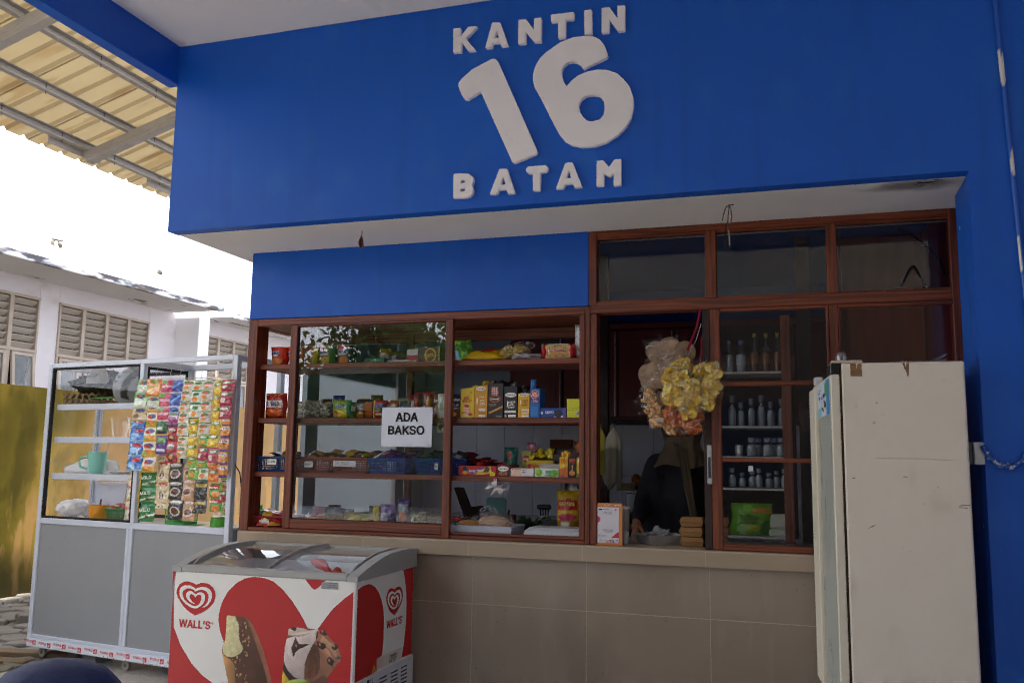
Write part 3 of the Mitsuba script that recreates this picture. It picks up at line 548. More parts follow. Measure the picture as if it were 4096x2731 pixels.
# ---------------------------------------------------------------- courtyard behind the viewer (seen mirrored in the glass)
fb = thing('courtyard_building', 'dark building across the courtyard, raised to keep sky out of the mirrored view', 'building')
m = M(); m.box(-4, 12, -11, -9, -.2, 6.2); m.box(-24, -4.02, -19, -17, -.2, 3.6); part(fb, 'wall', m, 'm_far'); m = M(); m.box(-4.5, 12.5, -11.5, -8.4, 6.2, 6.5); m.box(-24.5, -4.5, -19.5, -16.2, 3.6, 3.9); part(fb, 'roof', m, 'm_bark')  # dark unseen blocks, sized to shut bright sky out of the pane reflections
for k in range(9):
    m = M(); m.box(-3 + k*1.6, -1.9 + k*1.6, -9.02, -8.96, 1.0, 2.6); part(fb, 'window', m, 'm_room_black')
def tree(x, y, h, r, lab, seed):
    tr_ = thing('broadleaf_tree', lab, 'tree'); q = np.random.default_rng(seed); m = M()
    m.tube([(x, y, -.2), (x + .05, y, h*.3), (x, y + .1, h*.6)], [.16, .12, .07])
    tips = []
    for k in range(9):
        a, e = q.uniform(0, 6.28), q.uniform(.2, 1.1); L = r*q.uniform(.6, .95)
        s = np.array([x, y, h*q.uniform(.3, .6)]); e_ = s + L*np.array([math.cos(a)*math.cos(e), math.sin(a)*math.cos(e), math.sin(e)*.8 + .2]); m.tube([s, (s + e_)/2 + [0, 0, .1], e_], [.05, .035, .015], sides=6); tips += [e_, (s + e_)/2 + [0, 0, .2]]
    part(tr_, 'trunk', m, 'm_bark', True)
    N = 9000; c = np.array(tips)[q.integers(0, len(tips), N)] + q.normal(0, r*.2, (N, 3)); d = q.normal(size=(N, 3)); d /= np.linalg.norm(d, axis=1, keepdims=True); e2 = np.cross(d, q.normal(size=(N, 3))); e2 /= np.linalg.norm(e2, axis=1, keepdims=True)
    s = q.uniform(.07, .14, (N, 1)); V = np.stack([c - d*s, c + e2*s*.45, c + d*s, c - e2*s*.45], 1).reshape(-1, 3); F = np.arange(4*N).reshape(-1, 4)
    m = M(); m.add(V, F); part(tr_, 'crown', m, 'm_leaf', kind='stuff')
tree(-8.2, -8.5, 5.2, 2.3, 'leafy tree across the courtyard, mirrored in the sliding glass', 5)
tree(-11.8, -6.0, 4.2, 1.9, 'smaller leafy tree beside the courtyard building', 9)
# ---------------------------------------------------------------- printed pouches and boxes
def deco_color(U, V, base, deco, seed=0, mott=.06):
    q = np.stack([U*5, V*5, U*0 + seed*3.7], -1)
    C = np.broadcast_to(np.array(lin(base)), U.shape + (3,)).copy()
    for d in deco:
        k = d[0]
        if k == 'g': C = C*(1 - V[..., None]) + np.array(lin(d[1]))*V[..., None]; continue
        if k == 'r': w = (U >= d[1]) & (U <= d[3]) & (V >= d[2]) & (V <= d[4]); c = d[5]
        elif k == 'e': w = ((U - d[1])/d[3])**2 + ((V - d[2])/d[4])**2 <= 1; c = d[5]
        elif k == 'd': w = (V > d[1] + d[2]*U) & (V < d[1] + d[2]*U + d[3]); c = d[4]
        elif k == 'n': w = meshkit.fbm(q*d[1], 3, seed) > d[2]; c = d[3]
        C[w] = lin(c)
    return C*(1 - mott + 2*mott*meshkit.noise(q*2.3, seed))[..., None]
def pouch(m, x0, x1, z0, z1, y, bulge, base, deco=(), nu=15, nv=19, seed=0, wr=.18, slant=0.0, back=.4, fn=None, wave=0.0):
    """A filled foil pouch standing in a vertical plane, bulging towards -y."""
    u = np.linspace(0, 1, nu); v = np.linspace(0, 1, nv); U, V = np.meshgrid(u, v, indexing='ij')
    env = (1 - np.abs(2*U - 1)**3)*np.clip(1 - np.abs(2*V - 1)**4, 0, 1)**.7
    w = meshkit.fbm(np.stack([U*3.2 + seed, V*4.5, U*0 + seed*1.7], -1), 3) - .5
    wd = meshkit.noise(np.stack([(U + V)*4 + seed*2.1, (U - V)*1.2, U*0 + seed], -1)) - .5
    off = bulge*env*(1 + wr*5*w) + bulge*wr*2.2*wd*(.3 + env)
    X = x0 + (x1 - x0)*(U + .02*np.sin(V*9 + seed)*(1 if bulge else 0)) + slant*(V - .5)*(x1 - x0); Z = z0 + (z1 - z0)*V + wave*(z1 - z0)*np.sin(U*6.3*1.3 + seed)*V
    C = deco_color(U, V, base, deco, seed)
    F = np.stack([X, y - off, Z], -1); B = np.stack([X, y + bulge*back*env + .0012, Z], -1)
    if fn: F, B = fn(F.reshape(-1, 3)).reshape(F.shape), fn(B.reshape(-1, 3)).reshape(B.shape)
    m.grid(F, C); m.grid(B[::-1], C[::-1]); return m
def on_front(m, y, x0, x1, z0, z1, deco, t=.0007):
    """Flat print on the front of a box; deco in fractions of the front."""
    W, H = x1 - x0, z1 - z0
    for i, d in enumerate(deco):
        yy = y - .0002 - .00035*i
        if d[0] == 'r': m.poly([(x0 + d[1]*W, z0 + d[2]*H), (x0 + d[3]*W, z0 + d[2]*H), (x0 + d[3]*W, z0 + d[4]*H), (x0 + d[1]*W, z0 + d[4]*H)], yy, t, d[5])
        elif d[0] == 'e': m.poly([(x0 + W*(d[1] + d[3]*math.cos(a)), z0 + H*(d[2] + d[4]*math.sin(a))) for a in np.arange(20)*math.pi/10], yy, t, d[5])
        elif d[0] == 'p': m.poly([(x0 + W*a, z0 + H*b) for a, b in d[1]], yy, t, d[2])
        elif d[0] == 't': m.text(d[1], x0 + W*d[2], z0 + H*d[3], H*d[4], yy, d[5], bold=True, w=W*d[6], align='c', t=t, rot=d[7] if len(d) > 7 else 0)
    return m
def carton(x0, x1, z0, z1, y, depth, base, deco=(), side=None, open_top=False):
    m = M()
    if open_top:
        t = .003; m.box(x0, x1, y, y + t, z0, z1, base, .0008); m.box(x0, x1, y + depth - t, y + depth, z0, z1 + .02, base, .0008)
        m.box(x0, x0 + t, y + t, y + depth - t, z0, z1, side or base, .0008); m.box(x1 - t, x1, y + t, y + depth - t, z0, z1, side or base, .0008); m.box(x0 + t, x1 - t, y + t, y + depth - t, z0, z0 + t, base, .0008)
    else: m.box(x0, x1, y, y + depth, z0, z1, base, .0015)
    on_front(m, y, x0, x1, z0, z1, deco); return m

# ---------------------------------------------------------------- ice cream freezer
FZ = {'heart':[(-2769,788),(-2757,794),(-2740,799),(-2723,800),(-2701,797),(-2684,789),(-2670,778),(-2660,763),(-2657,747),(-2658,729),(-2665,711),(-2681,693),(-2702,676),(-2724,663),(-2743,654),(-2765,646),(-2786,655),(-2811,668),(-2834,685),(-2853,706),(-2868,724),(-2875,740),(-2877,755),(-2873,769),(-2863,785),(-2847,796),(-2828,802),(-2810,802),(-2795,799),(-2779,794)],'spiral':[(-2726,684),(-2711,689),(-2695,699),(-2680,718),(-2675,736),(-2676,751),(-2683,765),(-2696,775),(-2711,781),(-2728,782),(-2743,780),(-2756,776),(-2768,770),(-2782,777),(-2796,783),(-2813,785),(-2831,783),(-2846,777),(-2856,767),(-2860,754),(-2859,739),(-2853,725),(-2841,712),(-2825,699),(-2806,689),(-2786,681),(-2766,679),(-2750,683),(-2733,693),(-2721,706),(-2714,721),(-2713,733),(-2716,744),(-2724,752),(-2735,756),(-2748,755),(-2761,749),(-2767,744),(-2775,749),(-2787,757),(-2801,759),(-2813,754),(-2821,745),(-2822,734),(-2817,724),(-2804,712),(-2788,704),(-2772,699),(-2768,700),(-2782,708),(-2793,718),(-2800,727),(-2802,734),(-2799,741),(-2791,745),(-2780,742),(-2768,730),(-2758,741),(-2747,744),(-2737,741),(-2733,732),(-2734,720),(-2740,705),(-2750,696),(-2767,689),(-2789,694),(-2812,704),(-2828,715),(-2839,731),(-2842,742),(-2840,754),(-2831,763),(-2819,769),(-2804,771),(-2788,768),(-2777,763),(-2768,756),(-2751,765),(-2734,768),(-2719,766),(-2705,759),(-2697,750),(-2693,738),(-2694,726),(-2700,711),(-2710,698),(-2724,687)],'walls_tl_br':[(-2852,630),(-2849,590),(-2676,587),(-2672,619),(-2657,620)],'sliver':[(-2904,865),(-2882,864),(-2898,798),(-2903,728),(-2899,659),(-2882,586),(-2837,504),(-2769,425),(-2704,375),(-2644,345),(-2890,324),(-2897,602),(-2903,774)],'lobes':[(-2633,631),(-2632,665),(-2619,716),(-2588,769),(-2544,810),(-2498,833),(-2452,842),(-2399,840),(-2346,827),(-2292,791),(-2237,739),(-2189,681),(-2155,629),(-2129,612),(-2102,630),(-2069,673),(-2028,724),(-1974,770),(-1920,803),(-1908,407),(-2489,358),(-2533,433),(-2585,511),(-2620,581)],'tip':[(-2179,847),(-2071,846),(-2107,812),(-2126,801),(-2142,807)],'plate':[(-2091,840),(-2007,838),(-2007,808),(-2090,812)],'bar':[(-2555,690),(-2536,689),(-2513,681),(-2487,666),(-2467,649),(-2446,629),(-2433,609),(-2412,576),(-2394,543),(-2377,510),(-2362,470),(-2347,435),(-2333,392),(-2327,372),(-2561,352),(-2574,390),(-2590,442),(-2604,483),(-2606,504),(-2596,531),(-2590,553),(-2589,596),(-2591,649),(-2583,674),(-2569,687)],'cream':[(-2561,679),(-2548,675),(-2542,660),(-2536,645),(-2522,627),(-2517,595),(-2516,569),(-2508,543),(-2494,525),(-2490,513),(-2498,496),(-2510,487),(-2532,475),(-2554,470),(-2576,472),(-2593,481),(-2602,494),(-2599,515),(-2591,542),(-2588,590),(-2589,636),(-2587,663),(-2577,675)],'tan':[(-2605,488),(-2586,471),(-2553,460),(-2533,441),(-2521,355),(-2561,352),(-2574,390),(-2590,442)],'rim':[(-2536,689),(-2513,681),(-2487,666),(-2467,649),(-2446,629),(-2433,609),(-2412,576),(-2394,543),(-2377,510),(-2362,470),(-2347,435),(-2333,392),(-2327,372),(-2350,370),(-2372,433),(-2393,478),(-2422,539),(-2451,600),(-2479,643),(-2512,670)],'cone':[(-2272,498),(-2270,534),(-2263,574),(-2258,600),(-2254,618),(-2241,630),(-2208,638),(-2190,651),(-2169,654),(-2148,649),(-2135,632),(-2108,636),(-2095,621),(-2077,620),(-2056,609),(-2037,595),(-2023,578),(-1998,572),(-1992,549),(-1981,527),(-1974,510),(-1997,483),(-2022,448),(-2061,394),(-2278,376),(-2274,441),(-2273,474)],'white':[(-2263,574),(-2224,587),(-2172,592),(-2137,611),(-2108,633),(-2095,621),(-2106,587),(-2120,566),(-2133,544),(-2150,507),(-2163,470),(-2161,432),(-2162,393),(-2186,394),(-2227,413),(-2252,440),(-2269,472),(-2272,498),(-2270,534)],'white2':[(-2254,618),(-2211,634),(-2168,624),(-2131,614),(-2172,593),(-2224,589),(-2254,592)],'choc':[(-2117,566),(-2091,537),(-2084,502),(-2084,456),(-2098,424),(-2127,409),(-2157,409),(-2163,470),(-2150,507),(-2133,544)],'wrap':[(-2275,435),(-2260,416),(-2231,387),(-2232,380),(-2278,376)],'dark':[(-2273,474),(-2249,437),(-2217,412),(-2162,391),(-2174,385),(-2231,385),(-2260,416),(-2274,441)],'drop1':[(-2230,655),(-2220,641),(-2211,621),(-2219,610),(-2239,617),(-2246,632)],'drop2':[(-2153,664),(-2146,649),(-2136,631),(-2146,622),(-2177,629),(-2205,635),(-2193,648),(-2169,653)],'drop3':[(-2216,587),(-2207,570),(-2195,556),(-2137,560),(-2170,544),(-2196,532),(-2211,518),(-2222,494),(-2236,536),(-2228,550)],'drop4':[(-2055,634),(-2062,618),(-2050,609),(-2061,601),(-2092,609),(-2094,619)],'drop5':[(-2016,573),(-1996,569),(-1994,552),(-2014,540),(-2031,552)],'drop6':[(-2039,513),(-2024,504),(-2011,495),(-2023,471),(-2044,482),(-2051,497)],'drop7':[(-2021,529),(-1990,522),(-1976,510),(-1995,502),(-2013,512)],'drop8':[(-2107,618),(-2097,619),(-2100,595),(-2111,577)],'drop9':[(-2105,577),(-2060,565),(-2056,550),(-2076,538),(-2104,551)],'slobe':[(3731,804),(3759,811),(3808,821),(3859,823),(3896,817),(3935,800),(3976,769),(4010,727),(4031,684),(4041,635),(4043,578),(4041,529),(4033,470),(3976,465),(3980,409),(3928,407),(3840,406),(3763,405),(3746,407)],'sstrip':[(4248,844),(4275,797),(4293,730),(4302,665),(4300,570),(4284,491),(4259,416),(4338,411),(4406,412),(4398,848)],'sheart_bbox':[(4047,732),(4260,735),(4147,795),(4155,641)],'stext':[(4074,620),(4088,586),(4244,617),(4244,586)],'cpip':[(4117,452),(4125,415),(4188,454),(4195,418)],'paper':[(3977,465),(3982,410),(4255,469),(4259,416)],'tri':[(3927,408),(3968,411),(3943,444)],'grilletop':[(3836,407),(4333,412),(4406,410),(3848,395),(3877,389),(3899,389)],'slots':[(3998,369),(4076,370),(4000,352),(4120,371),(4203,372),(4122,354),(4240,375),(4310,376),(4242,359)],}
FZ = {k: [(a/1000, b/1000) for a, b in v] for k, v in FZ.items()}
fz = thing('ice_cream_freezer', 'red and white ice cream chest freezer with a curved glass lid', 'freezer')
fx0, fx1, fy0, fy1 = -2.898, -1.915, 3.744, 4.392
def rr(a, b, r, n=5):   # rounded rectangle of the plan
    out = []
    for cx, cy, s in ((fx1 - r, fy1 - r, 0), (fx0 + r, fy1 - r, 1), (fx0 + r, fy0 + r, 2), (fx1 - r, fy0 + r, 3)):
        for k in range(n): t = (s + k/(n - 1))*math.pi/2; out.append((cx + r*math.cos(t), cy + r*math.sin(t)))
    return out
o = np.array(rr(0, 0, .014)); m = M()
rings = np.stack([np.c_[o, np.full(len(o), z)] for z in (.07, .856)], 1); m.grid(rings, '#e4e1db', close_u=True)
m.box(fx0 + .02, fx1 - .02, fy0 + .02, fy1 - .02, .07, .60, '#dcdcdc')
put(key_of(fz + '__body'), m, 'm_print', 35)
m = M()
for q in ((fx0 + .003, fx0 + .05, fy0 + .003, fy1 - .003), (fx1 - .05, fx1 - .003, fy0 + .003, fy1 - .003), (fx0 + .05, fx1 - .05, fy0 + .003, fy0 + .05), (fx0 + .05, fx1 - .05, fy1 - .05, fy1 - .003)): m.box(q[0], q[1], q[2], q[3], .60, .853, '#ccd2d8', .003)
part(fz, 'liner', m, 'm_plastic')
RED, yF_ = '#b3161b', fy0 - .0003
m = M()
def upoly(m, *Ps):
    g = Polygon(Ps[0]).buffer(0)
    for q in Ps[1:]: g = g.union(Polygon(q).buffer(0))
    for q in getattr(g, 'geoms', [g]): m.poly(q.exterior.coords, yF_, .0006, RED)
sl = FZ['sliver']; zb_ = min(z for _, z in sl); xr_ = max(x for x, z in sl if z < zb_ + .01)
upoly(m, sl, [(-2.897, zb_ + .45), (-2.885, zb_ + .30), (-2.86, zb_ + .002), (-2.897, zb_ + .002)], [(-2.897, zb_ + .004), (xr_ - .001, zb_ + .004), (xr_ + .10, .25), (xr_ + .22, .09), (-2.897, .09)])
lob = [(min(x, -1.929), z) for x, z in FZ['lobes']]; zl_ = min(z for _, z in lob); xl_ = min(x for x, z in lob if z < zl_ + .01); upoly(m, lob, [(xl_, zl_ + .003), (-1.929, zl_ + .003), (-1.929, .09), (xl_ + .18, .09)])
m.poly([(x, min(z, .848)) for x, z in FZ['tip']], yF_, .0006, RED); part(fz, 'red_hearts', m, 'm_print')
m = M(); m.poly(FZ['heart'], yF_ - .0008, .0006, RED); m.poly(FZ['spiral'], yF_ - .0016, .0006, '#e4e1db'); part(fz, 'heart_logo', m, 'm_print')
w0, w1 = FZ['walls_tl_br'][0], FZ['walls_tl_br'][2]
lx, lz, lw = FZ['walls_tl_br'][0][0], FZ['walls_tl_br'][1][1], FZ['walls_tl_br'][2][0] - FZ['walls_tl_br'][0][0]
m = M(); m.text("WALL'S", lx, lz - .001, .0345, yF_ - .0006, RED, True, w=lw, heavy=.022); m.text('®', lx + lw + .006, lz + .019, .012, yF_ - .0006, RED, False); part(fz, 'lettering', m, 'm_print')
def print_grid(bbox, step, layers, y):
    xs, zs = np.arange(bbox[0], bbox[2], step), np.arange(bbox[1], bbox[3], step); U, V = np.meshgrid(xs, zs, indexing='ij')
    import shapely
    C = np.zeros(U.shape + (3,)); on = np.zeros(U.shape, bool); q = np.stack([U*60, V*60, U*0], -1)
    for name, col, amp, fr, *gr in layers:
        g = Polygon(FZ[name] if isinstance(name, str) else name).buffer(0); w = shapely.contains_xy(g, U, V); on |= w
        s = meshkit.fbm(q*fr/6, 3, 5); k = 1 + amp*(2*s - 1)
        if gr: cx, cz = g.centroid.x, g.centroid.y; L = math.sqrt(g.area); k = k*np.clip(1 + gr[0]*((U - cx)*gr[1] + (V - cz)*gr[2])/L, .3, 2.2)
        C = np.where(w[..., None], np.array(lin(col))*k[..., None], C)
    f = on[:-1, :-1] & on[1:, :-1] & on[1:, 1:] & on[:-1, 1:]; n, k = U.shape
    i, j = np.nonzero(f); F = np.stack([i*k + j, (i + 1)*k + j, (i + 1)*k + j + 1, i*k + j + 1], -1)
    m = M(); m.add(np.stack([U, np.full(U.shape, y), V], -1).reshape(-1, 3), F, np.clip(C.reshape(-1, 3), 0, .9)); return m
def low(n, dx, zb):   # carry an outline on below the picture's edge
    P = FZ[n]; zmin = min(z for _, z in P); b = sorted([q for q in P if q[1] < zmin + .006]); return [b[0], b[-1], (b[-1][0] + dx[1], zb), (b[0][0] + dx[0], zb)]
nuts = [(rnd.uniform(-2.62, -2.46), rnd.uniform(.12, .64)) for _ in range(150)]
barp = Polygon(FZ['bar']).union(Polygon(low('bar', (.02, .03), .14)).buffer(.001)).difference(Polygon(FZ['cream']).buffer(.004)).difference(Polygon(FZ['tan']).buffer(.003))
lay = [('bar', '#56301f', .5, 1.6, .9, -.9, .2), (low('bar', (.02, .03), .14), '#46241c', .5, 1.6, .5, -.9, 0), ('rim', '#8f5840', .35, 2.5, .8, .9, .3), ('tan', '#b3814f', .25, 2, 1.0, -.9, 0), (low('tan', (.02, .02), .14), '#b3814f', .2, 1.5, .8, -1, 0), ('cream', '#d4ca98', .22, 9, .35, -.9, .2)]
for x, z in nuts:
    if barp.contains(Point(x, z)): r = rnd.uniform(.0035, .0075); lay.append(([(x - .002 + 1.35*r*math.cos(a), z - .002 + 1.2*r*math.sin(a)) for a in np.arange(8)*.785], '#2a130f', .2, 4)); lay.append(([(x + r*math.cos(a)*rnd.uniform(.7, 1.2), z + r*math.sin(a)*rnd.uniform(.7, 1.4)) for a in np.arange(7)*.9], rnd.choice(['#a97f50', '#8a5a3c', '#b8935a']), .3, 6))
xb = [q[0] for q in FZ['bar']]; part(fz, 'chocolate_bar_print', print_grid((min(xb) - .003, .13, max(xb) + .03, .66), .0025, lay, yF_ - .0009), 'm_print', True)
def blob(cx, cz, rx_, rz_, a=0): return [(cx + rx_*math.cos(t)*math.cos(a) - rz_*math.sin(t)*math.sin(a), cz + rx_*math.cos(t)*math.sin(a) + rz_*math.sin(t)*math.cos(a)) for t in np.arange(18)*.349]
cxs = [q[0] for q in FZ['cone']]; czs = [q[1] for q in FZ['cone']]; ax_, aw, az_, ah = min(cxs), max(cxs) - min(cxs), min(czs), max(czs) - min(czs)
def cu(u, v): return (ax_ + aw*u, az_ + ah*v)
lay = [(low('cone', (.10, -.10), .10), '#c79a3c', .3, 5, .6, -1, 0), ('cone', '#8a5c46', .3, 2.5, .9, .6, .5), ([cu(.62, .72), cu(.80, .60), cu(.95, .40), cu(.99, .42), cu(.84, .68), cu(.66, .80)], '#b98a6c', .2, 3, .8, .5, 1), ([cu(.60, .60), cu(.74, .50), cu(.86, .28), cu(.90, .34), cu(.78, .58), cu(.64, .68)], '#a9785c', .2, 3, .9, .6, 1), ([cu(.58, .12), cu(.72, .2), cu(.82, .1), cu(.66, .0), cu(.5, .0)], '#6a4030', .3, 4),
       ('white2', '#cdb5a4', .18, 3, .6, -.3, 1), ('white', '#cdbab2', .16, 4, .7, -.6, .6), ([cu(.08, .78), cu(.30, .80), cu(.48, .84), cu(.55, .90), cu(.40, .86), cu(.2, .82)], '#e2d2c6', .1, 3), ([cu(.06, .50), cu(.12, .66), cu(.2, .74), cu(.14, .60), cu(.12, .44)], '#e0d2ca', .1, 3), ('choc', '#5e3822', .5, 9, .5, .3, -1), ('dark', '#2e1610', .3, 3), ('wrap', '#d0ac36', .2, 3, .8, -.8, 0)]
for i, c in ((1, '#4a271e'), (2, '#43231b'), (3, '#40221a'), (4, '#4b281e'), (5, '#4d2c23'), (6, '#3a1d13'), (7, '#7d6254'), (8, '#4f2d20'), (9, '#452418')):
    lay.append((f'drop{i}', c, .4, 3, 1.6, -.5, .8)); g_ = Polygon(FZ[f'drop{i}']).centroid; lay.append((blob(g_.x - .006, g_.y + .004, .0035, .007, .4), '#b08e7c', .1, 2))
xb = [q[0] for q in FZ['cone']]; part(fz, 'ice_cream_cone_print', print_grid((min(xb) - .003, .09, max(xb) + .003, .63), .0025, lay, yF_ - .0009), 'm_print', True)
P = FZ['plate']; m = M(); m.box(P[0][0], P[1][0], yF_ - .003, yF_, P[2][1], P[0][1] - .002, '#8f9092', .001)
for k in range(3): m.box(P[0][0] + .028, P[1][0] - .008, yF_ - .0036, yF_ - .003, P[2][1] + .008 + .009*k, P[2][1] + .0105 + .009*k, '#5d5e60', .0002)
for x in (P[0][0] + .005, P[1][0] - .005): m.ball((x, yF_ - .003, P[2][1] + .005), .002, '#4a4a4a', 1)
part(fz, 'name_plate', m, 'm_print')
# right end
sx = fx1 + .0003; m = M()
m.poly([(max(y, 3.7585), z) for y, z in FZ['slobe']] + [(3.7585, .09), (3.95, .09), (3.95, .4)][:1], sx, .0006, RED, plane='yz')
m.poly([(min(y, 4.378), min(z, .85)) for y, z in FZ['sstrip']], sx, .0006, RED, plane='yz'); part(fz, 'red_hearts', m, 'm_print')
hb = FZ['heart']; bx = np.array(hb); by0, by1, bz0, bz1 = 4.058, 4.250, .638, .772
def to_side(L): return [(by0 + (x - bx[:, 0].min())/np.ptp(bx[:, 0])*(by1 - by0), bz0 + (z - bx[:, 1].min())/np.ptp(bx[:, 1])*(bz1 - bz0)) for x, z in L]
m = M(); m.poly(to_side(hb), sx + .0008, .0006, RED, plane='yz'); m.poly(to_side(FZ['spiral']), sx + .0016, .0006, '#e4e1db', plane='yz'); part(fz, 'heart_logo', m, 'm_print')
m = M(); m.text("WALL'S", 4.072, .587, .0345, sx + .0004, RED, True, w=.172, plane='yz', heavy=.022); m.text('®', 4.250, .607, .011, sx + .0004, RED, False, plane='yz'); part(fz, 'lettering', m, 'm_print')
m = M(); m.box(sx, sx + .0006, 3.978, 4.258, .412, .468, '#cfc9bd', .0002)
for k in range(6): m.box(sx + .0006, sx + .001, 3.985, 4.05, .42 + .008*k, .4225 + .008*k, '#c98f88', .0001)
m.text('CP/IP', 4.115, .420, .032, sx + .0007, '#2a2a2c', True, w=.085, plane='yz'); part(fz, 'paper_label', m, 'm_print')
m = M(); m.poly([(3.925, .4105), (3.970, .4105), (3.9475, .446)], sx + .0008, .0006, '#c79a2a', plane='yz'); m.poly([(3.943, .414), (3.952, .414), (3.9475, .434)], sx + .0015, .0004, '#2a2212', plane='yz'); part(fz, 'warning_sticker', m, 'm_print')
m = M(); m.box(sx, sx + .008, 3.835, 4.388, .08, .407, '#c9cbcd', .003); part(fz, 'grille', m, 'm_print')
m = M()
for ya, yb in ((3.995, 4.078), (4.12, 4.203), (4.24, 4.312)):
    for k in range(15): m.box(sx + .007, sx + .0085, ya, yb, .366 - .0185*k, .373 - .0185*k, '#17181a', .0008)
for k in range(4): m.box(sx + .007, sx + .0085, 3.868 + .017*k + (.0 if k else -.004), 3.873 + .017*k + (.012 if k == 0 else 0), .30, .392, '#17181a', .0004)
for y in (3.845, 4.333): m.ball((sx + .008, y, .395), (.002, .005, .005), '#8d8f92', 1)
part(fz, 'grille_slots', m, 'm_matte', kind='stuff')
# rim and lid
ARC = [(3.735, .868), (3.80, .886), (3.90, .912), (3.99, .930), (4.08, .9425), (4.20, .9465), (4.30, .9455), (4.40, .940)]
arcy, arcz = np.array(ARC).T
def az(y): return np.interp(y, arcy, arcz)
m = M()
for xa in (fx1 - .045, fx0 - .008): m.poly([(3.735, .846)] + ARC + [(4.405, .848)], xa, .053, plane='yz')
m.box(fx0 + .044, fx1 - .044, 3.735, 3.785, .846, .878, b=.006); m.box(fx0 + .044, fx1 - .044, 4.345, 4.40, .850, .938, b=.006)
put(key_of(fz + '__rim'), m, 'm_fz_grey', 30)
m = M(); yy = np.linspace(3.79, 4.35, 14)
m.tube(np.c_[np.full(14, -2.405), yy, az(yy) - .006], .011, sides=8); part(fz, 'centre_rail', m, 'm_fz_grey', True)
for x in (fx1 - .062, fx0 + .062):
    m = M(); y2 = np.linspace(3.80, 4.30, 12); z2 = az(y2) + .004; z2[0] -= .018
    m.grid(np.stack([np.stack([np.full(12, x - .004), y2, z2], 1), np.stack([np.full(12, x - .004), y2, z2 - .022], 1), np.stack([np.full(12, x + .004), y2, z2 - .022], 1), np.stack([np.full(12, x + .004), y2, z2], 1), np.stack([np.full(12, x - .004), y2, z2], 1)], 1)); part(fz, 'lid_handle', m, 'm_fz_grey', 30)
for xa, xb_, dz in ((fx0 + .05, -2.40, -.012), (-2.41, fx1 - .05, -.018)):
    m = M(); yy = np.linspace(3.785, 4.352, 18); m.grid(np.stack([np.c_[np.full(18, xa), yy, az(yy) + dz], np.c_[np.full(18, xb_), yy, az(yy) + dz]], 0)); part(fz, 'glass_lid', m, 'm_glass_low', True)
m = M(); m.ball((-2.41, 4.35, .945), (.014, .012, .008)); part(fz, 'lid_stop', m, 'm_fz_grey', True)
m = M()
for x in (fx0 + .08, fx1 - .08):
    for y in (fy0 + .08, fy1 - .08): m.lathe([(0, 0), (.022, 0), (.022, .07), (0, .07)], x, y, n=10)
part(fz, 'foot', m, 'm_black')
# freezer contents
def lump(cx, cy, cz, r, c, seed, jit=.35, sub=3): m = M(); m.ball((cx, cy, cz), r, c, sub, jit, 9, seed); return m
m = lump(-2.14, 3.98, .74, (.13, .11, .105), '#c4272b', 3); m.tube([(-2.17, 3.98, .83), (-2.20, 4.0, .855), (-2.26, 4.03, .880), (-2.32, 4.06, .885)], [.02, .012, .028, .016], '#bb2b30', 8); m.tube([(-2.17, 3.98, .83), (-2.13, 3.97, .865)], [.015, .02], '#a82226', 8)
bg = thing('red_bag', 'knotted red plastic bag with a round yellow seal lying in the freezer', 'plastic bag'); put(key_of(bg + '__bag'), m, 'm_print', True)
m = M(); m.poly([((.045 + .006*(k % 2))*math.cos(k*math.pi/12), (.026 + .004*(k % 2))*math.sin(k*math.pi/12)) for k in range(24)], 0, .001, '#c9a94a', plane='xy'); m.poly([(.034*math.cos(k*math.pi/10), .018*math.sin(k*math.pi/10)) for k in range(20)], .001, .0006, '#7d1d18', plane='xy')
v, f_ = text_arrays('HALAL', True); m.add(np.c_[(v[:, 0] - v[:, 0].mean())*.012, v[:, 1]*.012 - .006, .0016 + v[:, 2]*0], f_, '#d8b45a'); m.move(rx(.75), (-2.06, 3.885, .815)); part(bg, 'seal', m, 'm_print')
for i, (x, y, z, r) in enumerate([(-2.30, 3.90, .70, (.12, .08, .09)), (-2.62, 4.02, .66, (.14, .12, .05)), (-2.52, 4.2, .68, (.12, .09, .06)), (-1.99, 4.18, .68, (.05, .08, .05))]):
    solo('frozen_pack', ['white frozen pack lying left of the red bag in the freezer', 'pale frozen pack under the left glass lid', 'pale frozen pack at the back under the left glass lid', 'small pale frozen pack at the right back corner of the freezer'][i], 'frozen pack', lump(x, y, z, r, ['#d9dce2', '#b8c4cf', '#c7ced6', '#cfd3da'][i], i + 20, .25), 'm_print', True)
m = M(); m.poly([(.075*math.cos(k*math.pi/12), .028*math.sin(k*math.pi/12)) for k in range(24)], 0, .001, '#8fb3d9', plane='xy'); m.move(t=(-2.62, 4.30, .931)); part(fz, 'round_sticker', m, 'm_print')

# ---------------------------------------------------------------- fridge
fr = thing('fridge', 'tall off white fridge seen from its scratched side with brown tape remnants', 'fridge')
m = M(); m.box(.178, .620, 3.75, 4.36, .06, 1.801, b=.006); put(key_of(fr + '__cabinet'), m, 'm_fridge')
m = M(); m.box(.1705, .1775, 3.756, 4.355, .40, 1.795, '#3b2a20', .001); part(fr, 'gasket', m, 'm_matte')
m = M(); m.box(.160, .1775, 3.76, 4.35, .06, .39, '#26272a', .002)
for k in range(7): m.box(.158, .1605, 3.80, 4.30, .10 + .035*k, .115 + .035*k, '#0f1012', .001)
part(fr, 'base_grille', m, 'm_matte')
A5 = math.radians(5.2)
def fd(m): return m.move(rz(A5), (.1695, 3.752, 0))
m = M(); m.box(-.034, 0, 0, .61, .462, 1.757, b=.004); part(fr, 'door', fd(m), 'm_fridge_door')
m = M(); m.box(-.0365, -.034, .012, .40, .48, 1.745, b=.001); part(fr, 'door_panel', fd(m), 'm_fridge_panel')
